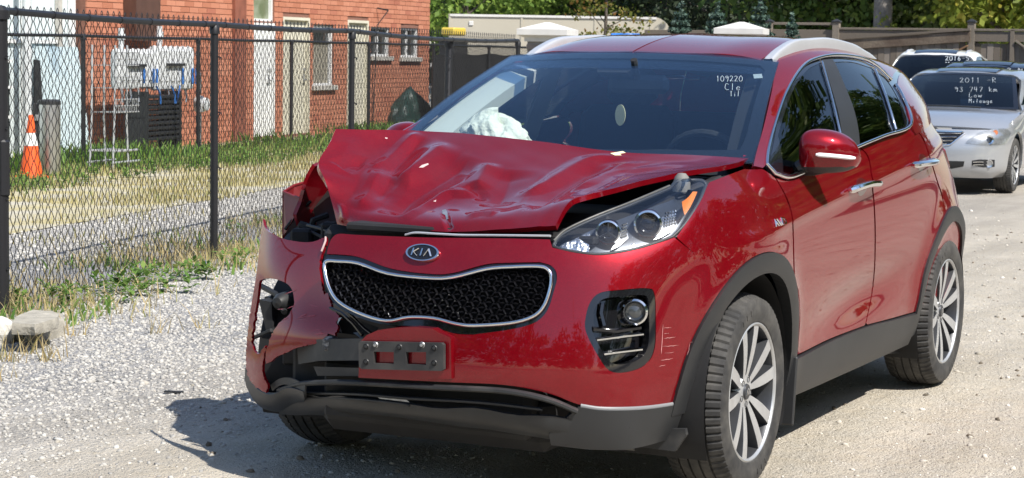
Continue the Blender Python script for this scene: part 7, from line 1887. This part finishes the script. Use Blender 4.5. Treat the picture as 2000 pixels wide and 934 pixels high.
# ================================================================== parked cars behind
def gcar(name, label, x, y, rz, p):
    """parked car seen from the front: lofted body, bonnet, windscreen, roof, side glass, wheels"""
    ca, sa = math.cos(rz), math.sin(rz)
    def T(q): return np.array([x+q[0]*ca-q[1]*sa, y+q[0]*sa+q[1]*ca, q[2]])
    root = empty(name, (x, y, 0), rz, label=label, cat='car'); RM = Matrix.Translation((x, y, 0)) @ Matrix.Rotation(rz, 4, 'Z')
    def put(o): o.parent = root; o.matrix_parent_inverse = RM.inverted(); return o
    hw, wb, L0 = p['hw'], p['wb'], p['front']; zh = p['zh']; zc = p['zc']; rw = p['rw']
    rows = p['rows']; net = []
    for z, xf, ys in rows:
        ys = ys*hw; r = [(xf, 0, z), (xf-.015, .28*hw, z), (xf-.06, .52*hw, z), (xf-.16, .76*hw, z), (xf-.34, .91*hw*ys/hw+.0, z), (min(.42, xf-.5), .965*ys, z), (.2, .99*ys, z), (-.1, ys, z)]
        kz = lambda xx: z if z < .6 else .6+(z-.6)*((np.interp(xx, [-wb-.3, -wb*.45, -.1], [zc+.10, zc+.02, zc-.03])-.6)/(rows[-1][0]-.6))
        for xx, t in ((-.6, 0), (-1.2, .0), (-1.9, 0), (-wb, 0), (-wb-.5, -.04), (-wb-.9, -.2)): r.append((xx, ys+t, kz(xx)))
        r = [(a, -b, c) for a, b, c in r[1:]][::-1]+r; net.append([T(q) for q in r])
    S = Surf(net); m0 = len(net[0])//2
    n0 = S.normal(np.array([[S.tu[m0], S.tv[2]]]))[0]; S.flip = bool(n0@(T((1, 0, 0))-T((0, 0, 0))) < 0)
    loc = lambda P: np.stack([(P[:, 0]-x)*ca+(P[:, 1]-y)*sa, -(P[:, 0]-x)*sa+(P[:, 1]-y)*ca, P[:, 2]], -1)
    def lxz(pts, side=1): return S.inv(lambda P: loc(P)[:, [0, 2]], pts, lambda P: loc(P)[:, 1]*side > .3)
    U = S.tu; Vv = S.tv; wr = p['wr']
    def arc(wx, side, r, a0=-8, a1=188): return [tuple(q) for q in lxz([(wx+r*math.cos(R_(a)), wr+r*math.sin(R_(a))) for a in np.linspace(a0, a1, 16)], side)]
    out = [(u, Vv[-1]) for u in np.linspace(U[0], U[-1], 70)]
    def edge(side):
        o = []
        for wx in ((-wb, 0) if side < 0 else (0, -wb)): o += arc(wx, side, wr+.06, 188, -8) if side < 0 else arc(wx, side, wr+.06, -8, 188)
        return o
    low = [(U[-1], Vv[0])]+[tuple(q) for q in []]
    bottom = edge(1)[::1]
    poly = out+[(U[-1], .02)]+arc(-wb, 1, wr+.06, 188, -8)+arc(0, 1, wr+.06, 188, -8)+[(u, .01) for u in np.linspace(U[m0+5], U[m0-5], 14)]+arc(0, -1, wr+.06, -8, 188)+arc(-wb, -1, wr+.06, -8, 188)+[(U[0], .02)]
    body = put(panel('body', S, np.array(poly), (), p['paint'], None, px=False, step=.05, thick=.03))
    # bonnet, cowl to nose
    top = rows[-1]; hn = []
    for t in np.linspace(0, 1, 6):
        xx0 = top[1]-.02; xx1 = p['cowl']; r = []
        for yy in (-1, -.8, -.45, 0, .45, .8, 1):
            xn = top[1]-.02-.34*abs(yy)**2.6; xe = xx1-.34*abs(yy)**2.5; xx = xn+(xe-xn)*t
            zz = top[0]+(zc-top[0])*(t**.75)+.045*math.sin(math.pi*min(1, t+.12))*(1-abs(yy)**3)+.02*(1-yy*yy)-.012*math.exp(-((abs(yy)-.62)/.12)**2)
            r.append(T((xx, yy*hw*(.91+.06*t), zz)))
        hn.append(r)
    H = Surf(hn); H.flip = bool(H.normal(np.array([[H.tu[3], H.tv[2]]]))[0][2] < 0)
    bon = put(panel('bonnet', H, np.array([(u, 0) for u in np.linspace(0, H.tu[-1], 20)]+[(H.tu[-1], v) for v in np.linspace(0, H.tv[-1], 8)]+[(u, H.tv[-1]) for u in np.linspace(H.tu[-1], 0, 20)]+[(0, v) for v in np.linspace(H.tv[-1], 0, 8)]), (), p['paint'], None, px=False, step=.07, thick=.02))
    # fender tops between the bonnet edges and the body sides
    us = np.linspace(U[0], U[-1], 400); TP_ = loc(S(np.column_stack([us, np.full(400, Vv[-1])])))
    for side in (1, -1):
        he = loc(H(np.array([(H.tu[-1] if side > 0 else 0, v) for v in np.linspace(0, H.tv[-1], 14)]))); sel = TP_[TP_[:, 1]*side > .25]; o_ = np.argsort(sel[:, 0]); sel = sel[o_]; rw_ = []
        if he[0, 1]*side < 0: he = loc(H(np.array([(0 if side > 0 else H.tu[-1], v) for v in np.linspace(0, H.tv[-1], 14)])))
        xs_ = np.append(he[:, 0], [p['cowl']-.6, p['cowl']-.9])
        for i_, xx in enumerate(xs_):
            q = he[min(i_, len(he)-1)]; yb_ = np.interp(xx, sel[:, 0], sel[:, 1]); zb_ = np.interp(xx, sel[:, 0], sel[:, 2]); a_ = np.array([xx, q[1]-side*.004 if i_ < len(he) else yb_*.93, q[2]-.003 if i_ < len(he) else zc+.04]); b_ = np.array([xx, yb_, zb_]); m_ = (a_+b_)/2+np.array([0, side*.004, .006])
            rw_.append([T(a_), T(m_), T(b_), T(b_-np.array([0, side*.01, .03]))])
        mb = MB(); mb.grid(np.array(rw_)); put(mb.build('fender_top', p['paint'], recalc=True, angle=60))
    # windscreen
    wn_ = []; xr, zr = p['header']
    for t in (0, .33, .66, 1):
        wn_.append([T(((p['cowl']+.02-.16*abs(v)**2.2)*(1-t)+(xr-.09*abs(v)**2.2)*t, v*((hw*.90)*(1-t)+rw*t), (zc+.005)*(1-t)+(zr-.03*abs(v)**2)*t+.02*math.sin(math.pi*t))) for v in (-1, -.7, -.35, 0, .35, .7, 1)])
    WS = Surf(wn_); WS.flip = bool(WS.normal(np.array([[WS.tu[3], WS.tv[1]]]))[0]@(T((1, 0, 0))-T((0, 0, 0))) < 0)
    full = lambda Q, e=.0: np.array([(u, e) for u in np.linspace(e, Q.tu[-1]-e, 14)]+[(Q.tu[-1]-e, v) for v in np.linspace(e, Q.tv[-1]-e, 8)]+[(u, Q.tv[-1]-e) for u in np.linspace(Q.tu[-1]-e, e, 14)]+[(e, v) for v in np.linspace(Q.tv[-1]-e, e, 8)])
    ws_ = put(panel('windscreen', WS, full(WS), (), 'far_glass', None, px=False, step=.12, thick=.006))
    o = panel('glass_border', WS, full(WS), [full(WS, .05)], 'gloss', ws_, px=False, step=.08, thick=.004, off=.002)
    # roof with pillars: half nets mirrored
    xe, ze = p['rear']; gx = [p['cowl']+.05, (p['cowl']+xr)/2, xr, xr-.4, (xr+xe)/2, xe+.35, xe, xe-.45]
    def rz_(xx): return float(np.interp(xx, [xe-.5, xe, (xr+xe)/2, xr-.3, xr, p['cowl']], [ze-.28, ze, p['zr'], p['zr']-.01, zr+.005, zc+.10]))
    for side in (1, -1):
        gn = []
        for t, k in ((0, 0), (.4, .25), (.8, .62), (1, .88)):
            gn.append([T((xx, side*(hw*.955*(1-k)+rw*1.0*k), (zc-.0+.06*(xx < -1))*(1-t)+(rz_(xx)-.055)*t)) for xx in gx])
        for yy, dz in ((.80, .03), (.45, .008), (0, 0)): gn.append([T((xx, side*rw*yy, rz_(xx)-dz)) for xx in gx])
        G = Surf(gn); G.flip = bool(G.normal(np.array([[G.tu[4], G.tv[2]]]))[0]@(T((0, side, .5))-T((0, 0, 0))) < 0)
        gl = lambda pts: G.inv(lambda P: loc(P)[:, [0, 2]], pts, lambda P: loc(P)[:, 1]*side > rw*.6)
        gxy = lambda pts: G.inv(lambda P: loc(P)[:, :2], pts, lambda P: loc(P)[:, 2] > p['zr']-.25)
        fr = [tuple(q) for q in gxy([(xr+.0, side*.004), (xr-.03, side*rw*.5), (xr-.075, side*rw*.86)])]
        ap_ = [tuple(q) for q in gl([(xr-.10+(p['cowl']-.20-xr+.10)*t, (zr-.06)+(zc+.01-zr+.06)*t) for t in np.linspace(.06, 1, 6)]+[(p['cowl']-.02, zc-.025)])]
        bt = [(u, .0) for u in np.linspace(ap_[-1][0], G.tu[-1], 10)]; tp = [(G.tu[-1], v) for v in np.linspace(.05, G.tv[-1], 6)]; cl = [(u, G.tv[-1]-.002) for u in np.linspace(G.tu[-1]-.05, fr[0][0]+.02, 8)]
        zwt = lambda xx: rz_(xx)-.13
        win = [(p['cowl']-.30, zc+.05), (xr-.12, zwt(xr-.12)-.04), (xr-.4, zwt(xr-.4)), ((xr+xe)/2, zwt((xr+xe)/2)), (xe+.15, zwt(xe+.15)-.03), (xe-.15, zc+.16), ((xr+xe)/2, zc+.10), (xr, zc+.07)]
        wu = gl(win); 
        put(panel('roof_side', G, np.array(fr+ap_+bt+tp+cl), [wu], p['paint'], None, px=False, step=.07, thick=.03))
        put(panel('side_glass', G, wu, (), 'far_glass', None, px=False, step=.1, thick=.006, off=-.01))
        if side == 1 and p.get('pillar'):
            xx = (xr+xe)/2+.15; put(panel('pillar_cover', G, gl([(xx+.05, zwt(xx)+.01), (xx-.05, zwt(xx)+.01), (xx-.12, zc+.08), (xx-.02, zc+.08)]), (), 'gloss', None, px=False, step=.06, thick=.012, off=.004))
    # sunroof, rails
    if p.get('sunroof'):
        a, b = p['sunroof']; mb = MB(); Q = [T((xx, v*rw*.62, rz_(xx)+.008-.012*v*v)) for xx in np.linspace(a, b, 5) for v in np.linspace(-1, 1, 7)]; mb.grid(np.array(Q).reshape(5, 7, 3)); put(mb.build('sunroof', 'gloss', recalc=True))
    if p.get('rails'):
        for side in (1, -1):
            mb = MB(); mb.tube([T((xx, side*rw*.88, rz_(xx)-.05+h)) for xx, h in ((xr-.15, 0), (xr-.3, .028), (xr-.7, .04), (xe+.5, .035), (xe+.2, .0))], .02, 6); put(mb.build('roof_rail', 'satin'))
    mb = MB(); mb.box(T((-wb/2, 0, .42)), (wb+.6, 1.3*hw, .32), rz=rz, bev=.03); mb.box(T((.35, 0, .45)), (.8, 1.1*hw, .4), rz=rz); mb.box(T((-wb*.5, 0, zc-.12)), (wb*.75, hw*1.6, .12), rz=rz); mb.box(T((-1.7, .38, zc+.05)), (.12, .45, .5), rz=rz, bev=.04); mb.box(T((-1.7, -.38, zc+.05)), (.12, .45, .5), rz=rz, bev=.04); put(mb.build('cabin', 'dark'))
    for wx in (0, -wb):
        for side in (1, -1):
            w_ = copy_tree(wheel0, root); w_.location = (wx, side*(hw-.125), wr); w_.scale = (wr/WR,)*3; w_.rotation_euler = (0, rng.uniform(0, 3), 0 if side > 0 else math.pi)
    for side in (1, -1):
        mb = MB(); c = np.array([p['cowl']-.42, side*(hw+.10), zc+.06]); rows_ = []
        for t, sc in ((0, .35), (.12, .8), (.35, 1), (.7, .95), (.92, .7), (1, .1)):
            rows_.append([T((c[0]+.09*sc*math.cos(a)*(.5 if math.cos(a) < 0 else 1), side*(hw-.02+.23*t), c[2]+.075*sc*math.sin(a))) for a in np.linspace(0, 2*math.pi, 15)[:-1]])
        mb.grid(np.array(rows_), closed_u=True); put(mb.build('door_mirror', p['paint'], recalc=True))
        mb = MB(); mb.tube([T((c[0], side*(hw-.12), c[2]-.05)), T((c[0], side*(hw+.02), c[2]-.04))], .03, 7); put(mb.build('mirror_arm', 'black'))
    return dict(root=root, S=S, H=H, WS=WS, T=T, put=put, ws=ws_, loc=loc, body=body)
MT['far_glass'] = glass('tinted_glass', (.22, .27, .30))
MT['silver'] = paint('silver_paint', (.43, .445, .47), .12, 0, metal=.55, rough=.34); MT['white_paint'] = paint('white_car_paint', (.70, .70, .67), .03, 0, metal=0, rough=.4); MT['navy'] = paint('dark_blue_paint', (.012, .018, .035), .1, 0, metal=.3)
SROWS = [(.19, .80, .90), (.28, .90, .97), (.40, .925, .985), (.52, .92, .995), (.62, .90, 1.0), (.69, .86, 1.0), (.745, .80, .985)]
ax = gnd(1962, 378); sy_ = ax[1]-.80
sed = gcar('silver_sedan', 'silver sedan with white marker prices on its windscreen parked behind the red car', ax[0]-.15, sy_, R_(2), dict(hw=.895, wb=2.77, front=.93, zh=.76, zc=.955, rw=.60, rows=SROWS, wr=.325, paint='silver', cowl=-.30, header=(-1.18, 1.375), rear=(-2.75, 1.36), zr=1.445, sunroof=(-1.25, -1.85), pillar=True))
SS = sed['S']
def spx(name, pts, m, off=.004, thick=.01, par=None, holes=(), step=.03):
    o = panel(name, SS, pts, holes, m, None, step=step, thick=thick, off=off); return sed['put'](o)
# grille right half and mirrored left half built about the nose
def yz_s(pts): return SS.inv(lambda P: sed['loc'](P)[:, 1:3], pts, lambda P: sed['loc'](P)[:, 0] > .1)
def mir(f):
    return [(-a, b) for a, b in f][::-1]
gpoly = [(-.44, .70), (-.30, .575), (-.12, .545), (.12, .545), (.30, .575), (.44, .70), (.40, .715), (-.40, .715)]
g_ = sed['put'](panel('grille', SS, yz_s(gpoly), (), 'gloss', None, px=False, step=.04, thick=.01, off=.004))
for z, hwd in ((.695, .40), (.655, .36), (.615, .32), (.578, .26)):
    mb = MB(); P = SS(yz_s([(t*hwd, z-.012*(1-abs(t))) for t in np.linspace(-1, 1, 11)])); N_ = SS.normal(yz_s([(t*hwd, z) for t in np.linspace(-1, 1, 11)])); mb.tube(P+N_*.012, .008, 6); sed['put'](mb.build('chrome_slat', 'chrome'))
def loop(pts, r, name, m):
    mb = MB(); u = yz_s(dens(pts, .04)); mb.tube(SS(u)+SS.normal(u)*.008, r, 6, closed=True); return sed['put'](mb.build(name, m))
loop(gpoly, .010, 'grille_surround', 'chrome')
MT['lamp_back'] = mat('headlamp_inside', (.42, .42, .42), .3, .6, var=.25, vscale=30)
for sgn in (1, -1):
    f = (lambda q: q) if sgn == 1 else mir
    hl = f(sm([(.46, .60), (.50, .64), (.60, .715), (.72, .755)])+sm([(.73, .755), (.81, .75), (.855, .715)])+sm([(.86, .70), (.85, .62), (.84, .585)])+sm([(.83, .58), (.66, .575), (.48, .59)]))
    hp = sed['put'](panel('headlamp', SS, yz_s(hl), (), 'lamp_back', None, px=False, step=.04, thick=.01, off=.003))
    o = panel('lens', SS, yz_s(hl), (), 'clear', None, px=False, step=.04, thick=.004, off=.02); o.parent = hp; o.matrix_parent_inverse = Matrix()
    def disc(y, z, r, m, nm, dd=.008, par=hp):
        u = yz_s([(y*sgn, z)]); P = SS(u)[0]; n_ = SS.normal(u)[0]; n_ = n_*.4+(sed['T']((1, 0, 0))-sed['T']((0, 0, 0)))*.6; e1 = np.cross([0, 0, 1], n_); e1 /= np.linalg.norm(e1); e2 = np.cross(n_/np.linalg.norm(n_), e1)
        mb = MB(); N = 18; V = [P+(e1*math.cos(a)+e2*math.sin(a))*r*k+n_*h for a in np.linspace(0, 2*math.pi, N+1)[:-1] for k, h in ((1, 0), (.95, dd+.006), (.6, dd), (.001, dd+.004))]
        mb.add(V, [(i*4+q, ((i+1) % N)*4+q, ((i+1) % N)*4+q+1, i*4+q+1) for i in range(N) for q in range(3)]); o = mb.build(nm, m, None, recalc=True); o.parent = par; o.matrix_parent_inverse = Matrix(); return o
    disc(.70, .635, .055, 'chrome', 'low_beam'); disc(.70, .635, .034, 'gloss', 'bulb_lens', .014); disc(.745, .715, .030, 'amber', 'indicator')
    it = f([(.28, .39), (.46, .39), (.45, .33), (.32, .30), (.26, .31)]); sed['put'](panel('air_intake', SS, yz_s(it), (), 'void', None, px=False, step=.04, thick=.006, off=.003))
    fo = f([(.54, .40), (.62, .415), (.76, .41), (.76, .33), (.66, .325), (.54, .345)]); fg = sed['put'](panel('fog_lamp', SS, yz_s(fo), (), 'dark', None, px=False, step=.04, thick=.006, off=.003))
    disc(.71, .37, .048, 'chrome', 'fog_ring', .008, fg); disc(.71, .37, .036, 'lamp_back', 'fog_lens', .014, fg)
    for z in (.385, .355):
        mb = MB(); u = yz_s([(sgn*.55, z-.004), (sgn*.60, z), (sgn*.655, z)]); mb.tube(SS(u)+SS.normal(u)*.008, .007, 6); o = mb.build('chrome_bar', 'chrome'); o.parent = fg; o.matrix_parent_inverse = Matrix()
it = [(-.26, .32), (-.26, .25), (.26, .25), (.26, .32)]; sed['put'](panel('lower_intake', SS, yz_s(it), (), 'void', None, px=False, step=.05, thick=.006, off=.003))
mb = MB(); P = SS(yz_s([(t*.8, .56-.02*abs(t)) for t in np.linspace(-1, 1, 15)])); 
mb = MB(); W_ = sed['WS']; 
def on(Sf, put_, lines, r, ws__, off=.006):
    fn = lambda a, b: (lambda u: Sf(u)[0]+Sf.normal(u)[0]*off)(Sf.px([(a, b)]))
    o = writing(lines, fn, r, 'glass_writing', None); o.parent = ws__; o.matrix_parent_inverse = Matrix(); return o
W_.tu; on(sed['WS'], sed['put'], [('2011 -R', 1874, 162, 10.5, -9), ('93 747 km', 1864, 180, 9.5, -9), ('Low', 1892, 191, 9, -9), ('Mileage', 1892, 202, 6.8, -8)], .0030, sed['ws'])
mb = MB(); q = [sed['T']((-.27+.03*t, -.5+.9*t, .975+.012*math.sin(3*t))) for t in np.linspace(0, 1, 6)]; mb.tube(q, .012, 5); sed['put'](mb.build('wiper', 'black'))
# white SUV behind it
q = atD(37.5, 1836, 116)
UROWS = [(.25, .75, .92), (.38, .86, .98), (.52, .90, .99), (.66, .90, 1.0), (.80, .88, 1.0), (.90, .84, 1.0), (.97, .78, .985)]
suv = gcar('white_suv', 'white SUV with a dark sunroof and 2016 written on its windscreen behind the silver sedan', q[0]+1.2, q[1], R_(4), dict(hw=.93, wb=2.8, front=.93, zh=.97, zc=1.10, rw=.63, rows=UROWS, wr=.36, paint='white_paint', cowl=-.35, header=(-1.05, 1.62), rear=(-3.0, 1.60), zr=1.73, sunroof=(-1.15, -2.0), rails=True))
on(suv['WS'], suv['put'], [('2016-S', 1846, 119, 8, -9), ('""', 1846, 127, 5, -5)], .008, suv['ws'])
# dark sedan half out of the picture
q = atD(31.5, 1936, 116)
dk = gcar('dark_sedan', 'dark blue sedan between the silver sedan and the white SUV, cut by the picture edge', q[0]+1.2, q[1], R_(4), dict(hw=.91, wb=2.75, front=.93, zh=.80, zc=.98, rw=.60, rows=SROWS, wr=.325, paint='navy', cowl=-.30, header=(-1.15, 1.435), rear=(-2.7, 1.42), zr=1.53, sunroof=(-1.25, -1.9)))
on(dk['WS'], dk['put'], [('3-N', 1966, 143, 11, -9), ('In', 1988, 156, 8, -9)], .007, dk['ws'])
